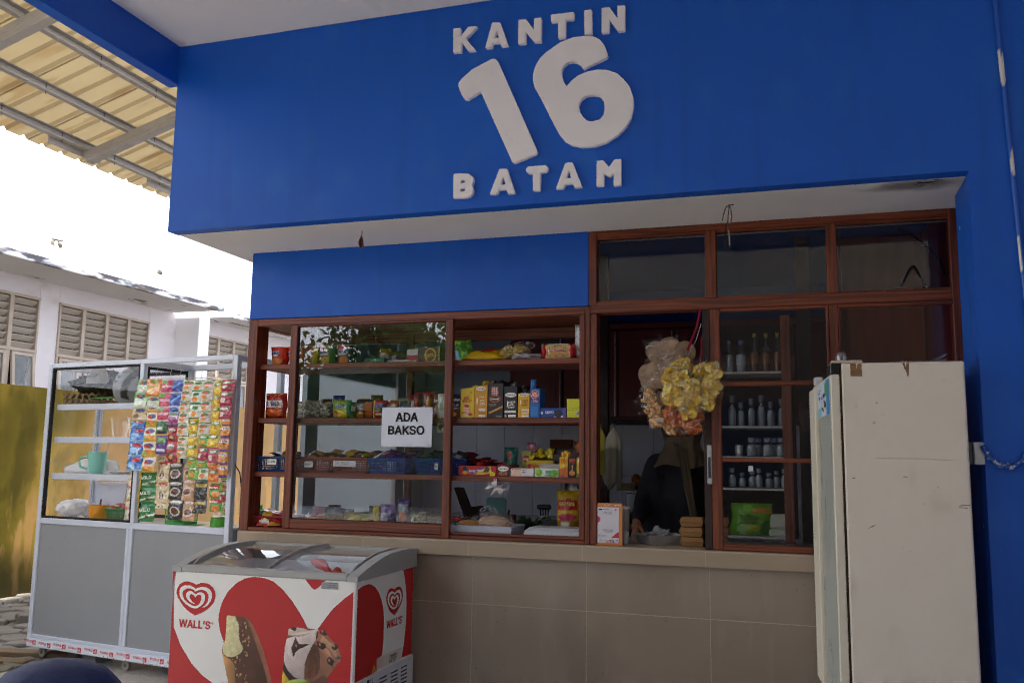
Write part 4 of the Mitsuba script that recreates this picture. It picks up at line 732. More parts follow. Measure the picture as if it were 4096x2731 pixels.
m = M(); m.box(-.052, -.0345, .405, .612, .470, 1.735, b=.006); part(fr, 'handle_strip', fd(m), 'm_fridge_door')
m = M(); m.box(-.033, .0, 0, .10, 1.7585, 1.799, '#17181a', .003); part(fr, 'hinge_cover', fd(m), 'm_plastic')
m = M(); m.box(-.036, .0, .50, .56, 1.7585, 1.792, '#d9dade', .002); m.box(-.004, .018, .49, .56, 1.758, 1.794, '#22242a', .002); part(fr, 'hinge_clip', fd(m), 'm_plastic')
m = M(); x_ = -.0375
m.box(x_, x_ + .001, .014, .40, 1.602, 1.744, '#c9d7e2', .0003); m.box(x_ - .0006, x_, .014, .12, 1.602, 1.744, '#4f8fc4', .0002); m.box(x_ - .0011, x_ - .0006, .05, .16, 1.68, 1.735, '#5a9a78', .0002)
m.box(x_ - .0006, x_, .30, .40, 1.604, 1.64, '#7cc0c8', .0002)
r2 = random.Random(4)
for k in range(16): y_, z_ = .13 + r2.random()*.14, 1.615 + r2.random()*.07; m.box(x_ - .0016, x_ - .0008, y_, y_ + .03, z_, z_ + .014, r2.choice(['#3a3028', '#5b4a3c', '#2b3550', '#d8d3c6']), .0002)
for k in range(9): y_, z_ = .28 + r2.random()*.09, 1.67 + r2.random()*.05; m.box(x_ - .0016, x_ - .0008, y_, y_ + .012, z_, z_ + .009, '#3a56a8', .0002)
part(fr, 'advert_sticker', fd(m), 'm_print')
tape = principled(mikit.proc(lambda p, n, uv: mix(lin('#6a4a2a'), lin('#8a6a44'), fbm(p.x*60, 0, p.z*60, 3))), .4); scene['m_tape'] = tape
m = M(); m.poly([(.211, 1.748), (.254, 1.747), (.253, 1.793), (.249, 1.799), (.238, 1.796), (.235, 1.775), (.232, 1.798), (.211, 1.799)], 3.7495, .0008); m.poly([(.2125, 1.752), (.217, 1.752), (.226, 1.79), (.221, 1.79)], 3.7486, .0006); part(fr, 'tape_remnant', m, 'm_tape')
m = M(); m.poly([(.402, 1.795), (.408, 1.80), (.413, 1.78), (.416, 1.797), (.425, 1.798), (.423, 1.75), (.417, 1.742), (.414, 1.765), (.407, 1.775)], 3.7495, .0008); part(fr, 'tape_remnant', m, 'm_tape')
m = M()
for x, z, a, l in ((.385, 1.36, -.15, .018), (.575, 1.255, .1, .04), (.575, 1.249, -.1, .03), (.255, 1.16, .5, .03), (.30, 1.645, -.8, .008), (.205, 1.35, .2, .012)):
    m.tube([(x, 3.7495, z), (x + l*math.cos(a)*.5, 3.7492, z + l*math.sin(a)*.5 + .001), (x + l*math.cos(a), 3.7495, z + l*math.sin(a))], .0012, '#4a4036', 5)
part(fr, 'scratch', m, 'm_matte', kind='stuff')
m = M(); m.box(.140, .257, 3.755, 3.90, 1.8025, 1.8125, '#c2b49a', .003); solo('small_board', 'thin beige board lying on the front corner of the fridge top', 'board', m, 'm_print')
m = M(); m.lathe([(.0225, 0), (.0215, .020), (.0205, .036), (.016, .0385), (0, .039)], .181, 3.82, n=24, z0=1.8132); m.lathe([(.0205, 0), (.0195, .02), (.0185, .033), (0, .0345)], .181, 3.82, n=24, z0=1.8132)
solo('drinking_glass', 'clear drinking glass standing upside down on the fridge', 'glass', m, 'm_clear', True)
m = M()
for k in range(3):
    u = np.linspace(0, 1, 9); P = np.array([[(.396 + .004*k + .17*a, 3.80 + .25*b_, 1.8035 + .0022*k + (.004 + .012*(k == 2))*max(0, a - .55)**1.5*6 + .004*math.sin(a*7 + k)**2) for b_ in (0, .5, 1)] for a in u]); m.grid(P, ['#d9d4cc', '#c9a8a0', '#dedbd6'][k]); 
scene_sheet = solo('paper_sheets', 'few loose paper sheets lying on top of the fridge', 'paper', m, 'm_matte')

# ---------------------------------------------------------------- aluminium display cabinet
CB0, CA = np.array([-5.162, 5.13, 0]), -.145
def cabm(m): return m.move(rz(CA), CB0)
ac = thing('display_cabinet', 'aluminium framed glass display cabinet with grey lower panels and a lettered tape', 'cabinet')
CW, CD, CHt = 1.793, .46, 2.05
def ap(name, mat, *boxes, b=.003, smooth=False, label=None):
    m = M()
    for q in boxes: m.box(*q, b=b)
    return part(ac, name, cabm(m), mat, smooth, label)
put(key_of(ac + '__post'), cabm(M().box(0, .04, 0, .04, .075, CHt, b=.003)), 'm_alu')
for q in ((CW - .04, CW, 0, .04, .075, CHt), (.925, .962, .001, .038, .956, CHt - .032), (0, .04, CD - .04, CD, .075, CHt), (CW - .04, CW, CD - .04, CD, .075, CHt), (.925, .962, CD - .039, CD - .001, .956, CHt - .03)): ap('post', 'm_alu', q)
for q in ((.0405, CW - .0405, .001, .039, CHt - .032, CHt), (.0405, CW - .0405, CD - .039, CD - .001, CHt - .04, CHt), (.001, .039, .0405, CD - .0405, CHt - .04, CHt), (CW - .039, CW - .001, .0405, CD - .0405, CHt - .04, CHt),
          (.0405, CW - .0405, .001, .039, .915, .955), (.0405, CW - .0405, .002, .04, .135, .160), (.925, .962, .0405, CD - .0405, CHt - .04, CHt)): ap('rail', 'm_alu', q)
ap('middle_stile', 'm_alu', (.895, .925, .002, .038, .1605, .9145), (.927, .958, .0005, .036, .1605, .9145))
ap('bottom_rail', 'm_alu', (.0, CW, -.001, .045, .0745, .1345)); ap('bottom_frame', 'm_alu', (.0, .04, .046, CD, .076, .13), (CW - .04, CW, .046, CD, .076, .13), (.04, CW - .04, CD - .04, CD, .076, .13))
ap('lower_panel', 'm_panel', (.0405, .8945, .012, .018, .1605, .9145)); ap('lower_panel', 'm_panel', (.9585, CW - .0405, .012, .018, .1605, .9145))
ap('lower_side', 'm_panel', (.008, .014, .0405, CD - .041, .13, .93), (CW - .014, CW - .008, .0405, CD - .041, .13, .93)); ap('lower_back', 'm_panel', (.041, CW - .041, CD - .012, CD - .006, .13, .93))
scene['m_worktop'] = principled(mikit.proc(lambda p, n, uv: mix(lin('#c9ccd2'), lin('#d6d8dd'), fbm(p.x*5, p.y*5, 0, 2))), .14); ap('worktop', 'm_worktop', (.041, CW - .041, .041, CD - .041, .93, .952))
# tape with upside-down lettering
m = M(); m.box(.001, CW - .001, -.0025, -.0012, .082, .126, '#dcdfe6', .0004)
k = 0; u = .055
while u < 1.75:
    m.text('Petra', u, .115 if k % 2 else .121, .017, -.0026, '#c2283a', True, w=.075, rot=math.pi)
    m.box(u + .012, u + .046, -.0034, -.0026, .086 if k % 2 else .092, .116 if k % 2 else .122, '#c2283a', .0003); m.text('P', u + .035, .110 if k % 2 else .116, .018, -.0036, '#eceff4', True, rot=math.pi)
    u += .152; k += 1
part(ac, 'lettered_tape', cabm(m), 'm_print', label='white tape with red upside down lettering along the bottom')
# glass door and panes
m = M()
for q in ((.0405, .056, .004, .03, .9555, 2.0175), (.909, .9245, .004, .03, .9555, 2.0175), (.056, .909, .004, .03, .9555, .970), (.056, .909, .004, .03, 2.003, 2.0175)): m.box(*q, b=.002)
part(ac, 'door_gasket', cabm(m), 'm_rubber')
def cpane(P, mat='m_glass', name='pane'): m = M(); m.add(P, [[0, 1, 2, 3]]); part(ac, name, cabm(m), mat)
cpane([[.056, .016, .97], [.909, .016, .97], [.909, .016, 2.003], [.056, .016, 2.003]], 'm_glass_low')
cpane([[.018, .04, .955], [.018, CD - .04, .955], [.018, CD - .04, 2.01], [.018, .04, 2.01]])
m = M()
for q in ((.935, .95, .05, .065, .956, 2.005), (.935, .95, CD - .065, CD - .05, .956, 2.005), (.935, .95, .065, CD - .065, 1.985, 2.005)): m.box(*q, b=.002)
part(ac, 'divider_gasket', cabm(m), 'm_rubber'); cpane([[.943, .065, .956], [.943, CD - .065, .956], [.943, CD - .065, 1.985], [.943, .065, 1.985]])
for ua, ub in ((.04, .47), (.45, .925)):
    m = M(); dd = CD - .03 if ua < .1 else CD - .018
    for q in ((ua, ua + .028, dd, dd + .01, .956, 2.008), (ub - .028, ub, dd, dd + .01, .956, 2.008), (ua + .028, ub - .028, dd, dd + .01, .956, .98), (ua + .028, ub - .028, dd, dd + .01, 1.985, 2.008)): m.box(*q, b=.002)
    part(ac, 'back_door_frame', cabm(m), 'm_rubber' if ua > .1 else 'm_alu')
ap('shelf_standard', 'm_worktop', (.042, .056, CD - .058, CD - .050, .96, 2.0)); m = M()
for k in range(52): m.box(.0455, .0525, CD - .0595, CD - .0578, .97 + .02*k, .979 + .02*k, b=.0003)
part(ac, 'standard_slots', cabm(m), 'm_black', kind='stuff')
for z in (1.757, 1.524, 1.267):
    ap('shelf_rail', 'm_alu', (.058, .86, .046, .066, z - .042, z)); m = M(); m.box(.058, .906, .067, CD - .07, z - .006, z - .001, b=.001); part(ac, 'glass_shelf', cabm(m), 'm_clear')
m = M()
for uu in (.10, .92, 1.70):
    for d in (.06, CD - .06): m.box(uu - .02, uu + .02, d - .015, d + .015, .06, .075, '#8d8f92'); 
part(ac, 'caster_plate', cabm(m), 'm_plastic')
for uu in (.10, .92, 1.70):
    for d in (.06, CD - .06):
        m = M(); m.tube([(uu, d - .011, .034), (uu, d + .011, .034)], .032, '#8a8378', 18); m.tube([(uu, d - .0125, .034), (uu, d + .0125, .034)], .011, '#4a4742', 12); part(ac, 'caster', cabm(m), 'm_plastic')
m = M(); m.tube([(CW - .02, .0, 1.4), (CW + .02, .05, 1.3), (CW + .015, .10, 1.1), (CW + .01, .12, 1.0)], .004, '#2a2a2c', 6); solo('power_cable', 'thin dark cable hanging at the right end of the aluminium cabinet', 'cable', cabm(m), 'm_matte')
m = M(); m.box(.47, .60, .08, .22, .0, .085, '#7d7b78', .004); solo('grey_crate', 'small grey box under the aluminium cabinet beside a caster', 'box', cabm(m), 'm_matte')
# things in the cabinet
def csolo(*a, **k): a = list(a); a[3] = cabm(a[3]); return solo(*a, **k)
def eggtray(z, tilt):
    u, d = np.meshgrid(np.linspace(0, .30, 41), np.linspace(0, .30, 41), indexing='ij'); h = .022*np.cos(u/.30*10*math.pi)*np.cos(d/.30*10*math.pi); h = np.where(h > .012, .012 + (h - .012)*.3, h)
    m = M(); P = np.stack([u, d, h], -1); m.grid(P, '#a08c78'); m.grid(P[::-1] - [0, 0, .004], '#8a7764'); return m.move(rz(tilt), (.07, .075, z))
csolo('egg_tray', 'grey cardboard egg tray on the top shelf, upper of the two', 'egg tray', eggtray(1.826, .02), 'm_matte', True); csolo('egg_tray', 'grey cardboard egg tray on the top shelf, lower of the two', 'egg tray', eggtray(1.788, -.02), 'm_matte', True)
m = M(); m.ball((.19, .24, 1.912), (.16, .12, .072), '#202228', 4, .5, 12, 2); m.ball((.36, .26, 1.93), (.13, .10, .09), '#1c1e22', 4, .45, 10, 5); csolo('bundled_clothes', 'bundle of dark clothes lying on the egg trays', 'clothes', m, 'm_matte', True)
m = M(); th, ph = np.meshgrid(np.linspace(-1.2, 1.2, 15), np.linspace(0, 1.35, 10), indexing='ij'); P = np.stack([.10*np.sin(th)*np.cos(ph*.9), -.07*np.cos(th)*np.cos(ph*.8), .125*np.sin(ph)], -1); m.grid(P, '#8f8e8d'); m.grid(P[::-1]*.97, '#6a6a6a')
u = np.linspace(-1.1, 1.1, 11); m.grid(np.stack([np.c_[.095*np.sin(u), -.066*np.cos(u), 0*u], np.c_[.10*np.sin(u) + .02, -.066 - .065*np.cos(u), -.03 + 0*u]], 0), '#2a2b2f')
m.text('GODDAN', -.045, .04, .017, 0, '#4a4b4f', True, w=.085, rot=.25, fn=lambda x, z, t: np.stack([x, -.074 + 2.2*x*x, z], -1)); m.move(rz(.25)).move(t=(.345, .16, 1.905)); csolo('cap', 'pale grey cap with a dark brim hung over the bundled clothes', 'cap', m, 'm_matte')
m = M(); m.box(0, .24, 0, .20, -.004, .004, '#3f8f3c', .002); m.box(.02, .22, .02, .18, .0045, .006, '#5c6a5a', .001); m.move(rx(.12), (.33, .09, 1.80)); m.move(); csolo('green_board', 'thin green framed sheet lying beside the egg trays', 'sheet', m, 'm_print')
s = trimesh.creation.icosphere(subdivisions=4); v = s.vertices.copy(); 
col = np.tile(np.array(lin('#8d9094')), (len(v), 1)); a_ = v[:, 0]; col[(np.abs(a_ - .62) < .16) & (v[:, 2] > -.6)] = lin('#1d1f23'); col[(v[:, 2] < -.72)] = lin('#8a8c8f')
for vz, vw in ((.55, .05), (.28, .05), (.02, .05)): col[(np.abs(v[:, 2] - vz - .35*np.abs(a_ + .1)) < vw) & (np.abs(a_ + .1) < .22) & (v[:, 1] < 0)] = lin('#2d3035')
col[v[:, 2] > .80] = lin('#2a2c30')
m = M(); m.add(v*[.092, .14, .155]*(1 - .12*np.clip(v[:, 2:3], 0, 1)), s.faces, col); m.text('NIX', -.03, -.115, .026, 0, '#2b2d31', True, w=.06, fn=lambda x, z, t: np.stack([x, -.138*np.sqrt(np.clip(1 - (x/.092)**2 - (z/.155)**2, .02, 1)) - .001, z], -1))
m.move(ry(.38)).move(t=(.63, .20, 1.90)); csolo('helmet', 'white and black motorcycle helmet on the top shelf', 'helmet', m, 'm_plastic', True)
def clear_cup(u, d, z, r0, r1, h, n=20): m = M(); m.lathe([(0, 0), (r0, 0), (r0, 0), ((r0 + r1)/2, h*.5), (r1, h*.96), (r1 + .006, h*.965), (r1 + .006, h)], u, d, n=n, z0=z); return m
csolo('plastic_cups', 'stack of clear plastic cups on the second shelf, left of two', 'cups', clear_cup(.60, .15, 1.5245, .045, .066, .14), 'm_clear', True); csolo('plastic_cups', 'stack of clear plastic cups on the second shelf, right of two', 'cups', clear_cup(.765, .15, 1.5245, .045, .062, .14), 'm_clear', True)
PK = .86
pj = thing('pitcher', 'turquoise plastic pitcher on the third shelf', 'pitcher'); m = M(); m.lathe([(a*PK, b*PK) for a, b in [(0, 0), (.060, 0), (.062, .004), (.070, .10), (.078, .165), (.080, .178), (.076, .178), (.070, .12), (.058, .006), (0, .005)]], .385, .16, '#7cc4b8', 28, z0=1.2675); put(key_of(pj + '__body'), cabm(m), 'm_plastic', True)
m = M(); m.tube([(.327, .11, 1.39), (.298, .09, 1.38), (.29, .085, 1.345), (.298, .09, 1.315), (.332, .12, 1.30)], .008, '#7cc4b8', 10); part(pj, 'handle', cabm(m), 'm_plastic', True)
m = M(); m.tube([(.40, .16, 1.30), (.47, .18, 1.50)], .0035, sides=6); csolo('spoon', 'metal spoon leaning in the turquoise pitcher', 'spoon', m, 'm_steel', True)
m = M(); P = [(.07, 1.268), (.42, 1.268), (.43, 1.30), (.40, 1.36), (.27, 1.372), (.22, 1.355), (.075, 1.318), (.065, 1.29)]; m.poly(P, .32, .18, '#e4e4e2'); csolo('foam_boxes', 'heap of white foam food boxes on the third shelf', 'foam boxes', m, 'm_matte', True)
m = M()
for k in range(4): m.lathe([(0, 0), (.07, 0), (.082, .006), (.078, .006), (.066, .002), (0, .002)], .62, .17, '#dcdcd9', 24, z0=1.268 + .004*k)
csolo('plate_stack', 'small stack of white plates on the third shelf', 'plates', m, 'm_plastic', True)
m = M(); m.lathe([(0, 0), (.055, 0), (.057, .003), (.064, .085), (.066, .098), (.062, .098), (.056, .05), (.05, .006), (0, .005)], .465, .13, '#e0941f', 26, z0=.9535); oc = csolo('cup', 'orange plastic cup at the bottom of the cabinet', 'cup', m, 'm_plastic', True)
m = M(); m.tube([(.47, .13, .97), (.478, .135, 1.09)], [.003, .006], sides=8); csolo('spoon', 'metal spoon standing in the orange cup', 'spoon', m, 'm_steel_dark', True)
m = M(); m.ball((.14, .17, 1.015), (.085, .10, .062), '#e3e3e4', 4, .35, 10, 31); m.ball((.21, .16, 1.03), (.07, .09, .055), '#e6e6e8', 3, .3, 10, 37); csolo('white_bag', 'puffy white plastic bag at the bottom left of the cabinet', 'plastic bag', m, 'm_plastic', True)
csolo('foil_bag', 'crumpled silvery foil bag beside the puffy white bag', 'foil bag', M().ball((.275, .22, 1.005), (.05, .05, .05), '#c4c4c6', 3, .7, 14, 8), 'm_foil')
m = M(); m.poly([(.375, .954), (.63, .954), (.66, 1.20), (.345, 1.20)], .36, .17, '#c9cfe2'); m.box(.338, .668, .185, .365, 1.195, 1.207, '#d4d9ea', .002); csolo('white_tub', 'large translucent white tub at the bottom of the cabinet', 'tub', m, 'm_plastic')
def basket(x0, x1, y0, y1, z0, z1, c, taper=.012, n=10, k=4):
    """A slotted plastic basket: floor, lattice walls, rim."""
    m = M(); cx, cy = (x0 + x1)/2, (y0 + y1)/2
    def pt(a, b, t): return (cx + a*((x1 - x0)/2 - taper*(1 - t)), cy + b*((y1 - y0)/2 - taper*(1 - t)), z0 + (z1 - z0)*t)
    for (a0, b0, a1, b1) in ((-1, -1, 1, -1), (1, -1, 1, 1), (1, 1, -1, 1), (-1, 1, -1, -1)):
        nn = n if b0 == b1 else max(4, int(n*(y1 - y0)/(x1 - x0)))
        for i in range(nn + 1): s_ = i/nn; m.tube([pt(a0 + (a1 - a0)*s_, b0 + (b1 - b0)*s_, t) for t in (0, 1)], .0024 if 0 < i < nn else .0045, c, 4, False)
        for j in range(k + 1): m.tube([pt(a0, b0, .12 + .8*j/k), pt(a1, b1, .12 + .8*j/k)], .0024 if j < k else .004, c, 4, False)
        m.tube([pt(a0*1.03, b0*1.03, 1), pt(a1*1.03, b1*1.03, 1)], .0055, c, 6)
        m.add([pt(a0, b0, 0), pt(a1, b1, 0), pt(a1, b1, .16), pt(a0, b0, .16)], [[0, 1, 2, 3]], c); m.add([pt(a0, b0, .84), pt(a1, b1, .84), pt(a1, b1, 1), pt(a0, b0, 1)], [[0, 1, 2, 3]], c)
    m.add([pt(-1, -1, 0), pt(1, -1, 0), pt(1, 1, 0), pt(-1, 1, 0)], [[0, 1, 2, 3]], c); return m
def packs_in(x0, x1, y0, y1, z, cols, n, seed, tilt=.5, size=(.07, .09)):
    """Sachets lying loosely in a basket or tray: one mesh per colour heap, each sachet its own."""
    r = random.Random(seed); out = []
    for i in range(n):
        m = M(); c = cols[i % len(cols)]; w, h = size[0]*r.uniform(.85, 1.15), size[1]*r.uniform(.85, 1.1)
        pouch(m, -w/2, w/2, -h/2, h/2, 0, .010, c[0], c[1] if len(c) > 1 else (), 9, 11, seed + i, .3)
        m.move(rx(-math.pi/2 + r.uniform(-.1, tilt))).move(ry(r.uniform(-.3, .3))).move(rz(r.uniform(-.5, .5)))
        fx = (i + .5)/n; m.move(t=(x0 + (x1 - x0)*fx, y0 + (y1 - y0)*r.uniform(.15, .85), z + r.uniform(0, .022))); out.append(m)
    return out
csolo('basket', 'green slotted basket of red sachets at the bottom right of the glass compartment', 'basket', basket(.61, .78, .07, .22, .9535, 1.035, '#2b7a3c'), 'm_plastic')
for i, m in enumerate(packs_in(.64, .76, .09, .20, 1.05, [('#a8322c', [('r', .1, .4, .9, .7, '#d8c8b8')]), ('#b03a3a', [('e', .5, .5, .3, .2, '#e0d0c0')])], 5, 3, 1.0)): csolo('sachet', 'red sachet in the dark green basket of the aluminium cabinet, ' + ['leftmost', 'second from left', 'middle', 'fourth from left', 'rightmost'][i], 'sachet', m, 'm_foil', True, group='red sachets in the green cabinet basket')

# hanging sachet strips
SACH = [[(951,1060,1905,1822),(929,1044,1822,1722),(918,1053,1725,1629),(920,1045,1629,1590),(912,1046,1590,1494),(911,1045,1494,1398),(900,1039,1398,1303)],[(1027,1170,1906,1795),(1046,1159,1795,1717),(1060,1154,1720,1688),(1056,1150,1688,1593),(1041,1149,1589,1497),(1035,1153,1494,1399),(1040,1157,1389,1294)],[(1174,1280,1895,1810),(1158,1264,1811,1715),(1151,1258,1719,1627),(1150,1256,1627,1547),(1155,1256,1529,1414)],[(1266,1366,1893,1808),(1255,1359,1809,1714),(1255,1346,1714,1682),(1246,1346,1690,1595),(1259,1345,1592,1498),(1255,1359,1498,1360)],[(1365,1473,1893,1827),(1356,1446,1831,1761),(1344,1433,1762,1688),(1345,1434,1685,1616),(1337,1436,1616,1536),(1353,1433,1526,1474),(1345,1429,1471,1388)],[(1455,1552,1888,1822),(1442,1530,1822,1742),(1431,1528,1739,1646),(1439,1522,1636,1553),(1432,1519,1553,1478),(1433,1525,1481,1400),(1439,1527,1396,1345),(1459,1546,1345,1258)],[(1538,1648,1885,1830),(1529,1625,1831,1762),(1530,1622,1758,1690),(1527,1623,1686,1618),(1519,1619,1615,1543),(1534,1621,1540,1468),(1527,1618,1465,1380),(1532,1614,1377,1333),(1547,1628,1333,1253)],[(1636,1712,1883,1791),(1633,1696,1791,1723),(1630,1697,1716,1641),(1623,1709,1634,1540),(1607,1697,1546,1462),(1614,1709,1455,1365),(1628,1709,1365,1335),(1629,1713,1328,1245)],[(1698,1809,1884,1820),(1690,1793,1817,1728),(1688,1791,1725,1640),(1720,1791,1634,1597),(1715,1791,1597,1519),(1717,1788,1516,1436),(1719,1785,1432,1352),(1716,1787,1349,1273)],[(870,975,1298,1245),(854,974,1244,1106),(843,968,1106,962)],[(983,1111,1290,1195),(983,1115,1191,1090),(983,1120,1086,971)],[(1112,1209,1407,1372),(1121,1227,1358,1233),(1119,1234,1225,1094),(1126,1241,1094,1059)],[(1227,1346,1353,1235),(1238,1356,1232,1122),(1239,1366,1115,992)],[(1351,1453,1348,1251),(1356,1458,1248,1118),(1367,1473,1115,990)],[(1458,1568,1250,1132),(1457,1572,1128,1041)],[(1591,1690,1229,1146),(1602,1697,1142,1056)],[(1674,1745,1265,1191),(1675,1746,1188,1121),(1702,1747,1118,1048)]]
G1 = [('r', 0, .55, 1, 1, '#7cb86a'), ('e', .6, .72, .32, .14, '#27336e'), ('e', .45, .72, .12, .1, '#b8262c'), ('e', .45, .28, .3, .16, '#e6efe2')]
BL = [('e', .62, .72, .3, .14, '#c02a34'), ('e', .35, .38, .28, .2, '#8fc2ee'), ('r', 0, 0, 1, .10, '#9fc4ea'), ('n', .9, .62, '#cfe4f6')]
YW_ = [('r', 0, 0, 1, .38, '#d8a41e'), ('e', .55, .68, .34, .16, '#2a3d8c'), ('e', .42, .62, .2, .12, '#c02a2c'), ('e', .55, .3, .24, .15, '#e8882a'), ('e', .25, .2, .16, .1, '#7aa63a')]
WH = [('e', .5, .66, .36, .16, '#2f8a4c'), ('e', .5, .60, .25, .10, '#d23c30'), ('e', .4, .28, .22, .16, '#e8902e'), ('r', 0, .92, 1, 1, '#cf9a3a')]
YL = [('r', .05, .62, .95, .86, '#2d7a3c'), ('e', .5, .74, .34, .08, '#e8e2c0'), ('e', .5, .3, .26, .18, '#f2d648')]
RW = [('r', .08, .6, .92, .84, '#2f7a44'), ('e', .45, .72, .30, .09, '#e6e0d4'), ('e', .35, .32, .20, .16, '#e9dcd4'), ('e', .65, .26, .16, .14, '#8a1a2c')]
OR = [('r', .06, .6, .94, .84, '#e9e4da'), ('e', .5, .72, .3, .08, '#2b3f9a'), ('r', 0, 0, 1, .22, '#5b3f8a')]
STY = {'grn': ('#cfe0c4', G1), 'brn': ('#cdbb92', [('e', .6, .72, .3, .13, '#27336e'), ('e', .35, .35, .2, .14, '#6a3a22'), ('r', 0, .0, 1, .12, '#b8a070')]), 'blu': ('#2f6fc0', BL), 'yel': ('#e6dcc0', YW_), 'orn': ('#e07a26', [('e', .6, .85, .3, .08, '#5aa04a'), ('r', .1, .3, .9, .7, '#ecc28a'), ('e', .4, .25, .22, .14, '#f0d2a0')]),
       'pnk': ('#c22a56', [('r', 0, .72, .5, 1, '#5fae3c'), ('r', .1, .45, .9, .62, '#e6b4c0'), ('r', 0, 0, 1, .12, '#e7d0d8')]), 'dgr': ('#1f6a3a', [('r', .2, .3, .7, .5, '#d8d4c8'), ('r', .3, 0, .95, .2, '#1c1c1e')]), 'pur': ('#54307e', [('r', .15, .6, .85, .9, '#6a9a3c'), ('r', .2, .15, .8, .3, '#cfc8d8')]), 'nav': ('#23439a', [('d', .25, .5, .2, '#5f9ae0'), ('r', 0, 0, 1, .14, '#b9c0dc')]),
       'mag': ('#8e2a66', [('r', .08, .5, .92, .72, '#e4cfe0'), ('r', .1, .76, .9, .9, '#4a8a3c'), ('r', 0, 0, 1, .12, '#3f2a78')]), 'red': ('#b01c28', [('e', .4, .72, .34, .12, '#e8e0d8'), ('e', .5, .25, .32, .2, '#3a1a14'), ('e', .5, .27, .18, .1, '#d89a4a')]), 'wht': ('#ddd8c8', WH), 'gor': ('#dfe3cf', [('r', 0, .9, 1, 1, '#2f7a4a'), ('r', 0, 0, 1, .08, '#2f7a4a'), ('e', .55, .68, .3, .13, '#2f7a4a'), ('e', .5, .3, .26, .18, '#e58a24')]),
       'gld': ('#d9b42c', YL), 'rwh': ('#d7cfc6', WH + [('r', 0, .9, 1, 1, '#8a9a3c')]), 'lim': ('#7cb63c', [('e', .45, .3, .26, .2, '#e8962e'), ('r', .08, .62, .92, .84, '#2b6a3a'), ('e', .5, .73, .32, .08, '#e8e4d0')]), 'rsp': ('#b3264a', RW), 'ora': ('#dc6a22', [('r', .08, .58, .92, .82, '#2f7a44'), ('e', .5, .7, .3, .08, '#e8e0c8'), ('e', .4, .26, .22, .16, '#f0a83a')]), 'fre': ('#e0922a', OR),
       'gdy': ('#dcd6c8', [('r', 0, .88, 1, 1, '#d8b22e'), ('r', 0, 0, 1, .06, '#d8b22e'), ('e', .5, .3, .34, .2, '#efe9de'), ('e', .5, .32, .14, .09, '#9a5a34'), ('r', .82, 0, 1, .9, '#d8b22e')]), 'mil': ('#1f7a38', [('d', .12, .25, .1, '#d9d6cc'), ('e', .6, .26, .14, .07, '#6a3a24')]), 'mxt': ('#dccba0', [('r', .2, .86, .8, .97, '#b8262c'), ('e', .5, .38, .28, .26, '#efe6d0'), ('e', .5, .36, .2, .2, '#5c2a1c'), ('r', .42, .2, .58, .5, '#e8dcc8')]),
       'cbk': ('#221a18', [('e', .5, .88, .42, .10, '#e6e2da'), ('e', .5, .42, .36, .24, '#d8d2c8'), ('e', .5, .44, .28, .19, '#5b3122')]), 'cpc': ('#cfa27c', [('e', .5, .88, .42, .08, '#e3d8cc'), ('e', .5, .42, .34, .20, '#e2d0be'), ('e', .5, .44, .26, .15, '#6a3c2a')]), 'blk': ('#1a1816', [('r', .15, .62, .9, .80, '#c9a428'), ('n', 1.2, .66, '#8a8478')]), 'nut': ('#4f9a3a', [('r', 0, .62, 1, .9, '#c02a26'), ('e', .55, .25, .34, .2, '#e58a24'), ('r', 0, 0, 1, .08, '#d8742a')]), 'mix': ('#8fb83c', OR[:2] + [('e', .7, .3, .2, .15, '#c0305a')])}
TXTS = {'gdy': ('GoodDay', '#b3282c', .60, .13), 'mil': ('MILO', '#eef0ea', .60, .20), 'mxt': ('Max Tea', '#efe4d0', .87, .075), 'cbk': ('chocolatos', '#221a18', .85, .065), 'cpc': ('chocolatos', '#4a2a1c', .85, .065), 'nut': ('NutriSari', '#f2ead8', .68, .14), 'fre': ('Frenta', '#e9e4f0', .69, .10), 'red': ('Drink', '#3a1210', .66, .12), 'mag': ('NutriSari', '#7a1a50', .55, .11)}
PLAN = [(['grn', 'grn', 'brn', 'blu', 'blu', 'blu', 'blu'], 'strip of green and blue drink sachets hanging at the far left of the rail'),
        (['orn', 'grn', 'yel', 'yel', 'yel', 'yel', 'yel'], 'strip of yellow fruit drink sachets under one big orange sachet'),
        (['pnk', 'pnk', 'pnk', 'dgr', 'pur'], 'strip of pink sachets ending in a dark green and a purple one'),
        (['nav', 'nav', 'nav', 'mag', 'red', 'red'], 'strip of dark blue sachets ending in two red ones'),
        (['wht']*7, 'strip of white and orange fruit drink sachets in the middle of the rail'), (['gor', 'gor', 'gor', 'gld', 'gld', 'gld', 'lim', 'lim'], 'strip of white and green sachets turning yellow and lime lower down'),
        (['rwh']*5 + ['lim', 'rsp', 'lim', 'gor'], 'strip of white and red sachets with a crimson one near the bottom'), (['gld']*5 + ['rsp', 'ora', 'ora'], 'strip of yellow sachets ending in red and orange ones'),
        (['rsp']*3 + ['fre']*5, 'strip of crimson sachets above small orange ones at the far right'),
        (['gdy']*3, 'lower strip of white coffee sachets with yellow edges'), (['mil']*3, 'lower strip of dark green malt drink sachets'), (['mxt']*4, 'lower strip of cream milk tea sachets'), (['cbk']*3, 'lower strip of black chocolate drink sachets'),
        (['cpc']*3, 'lower strip of peach chocolate drink sachets'), (['blk']*2, 'lower strip of two black and yellow coffee sachets'), (['nut']*2, 'lower strip of two green sachets with red bands above the blender'), (['mix', 'rsp', 'mix'], 'lower strip of small lime and pink sachets at the right')]
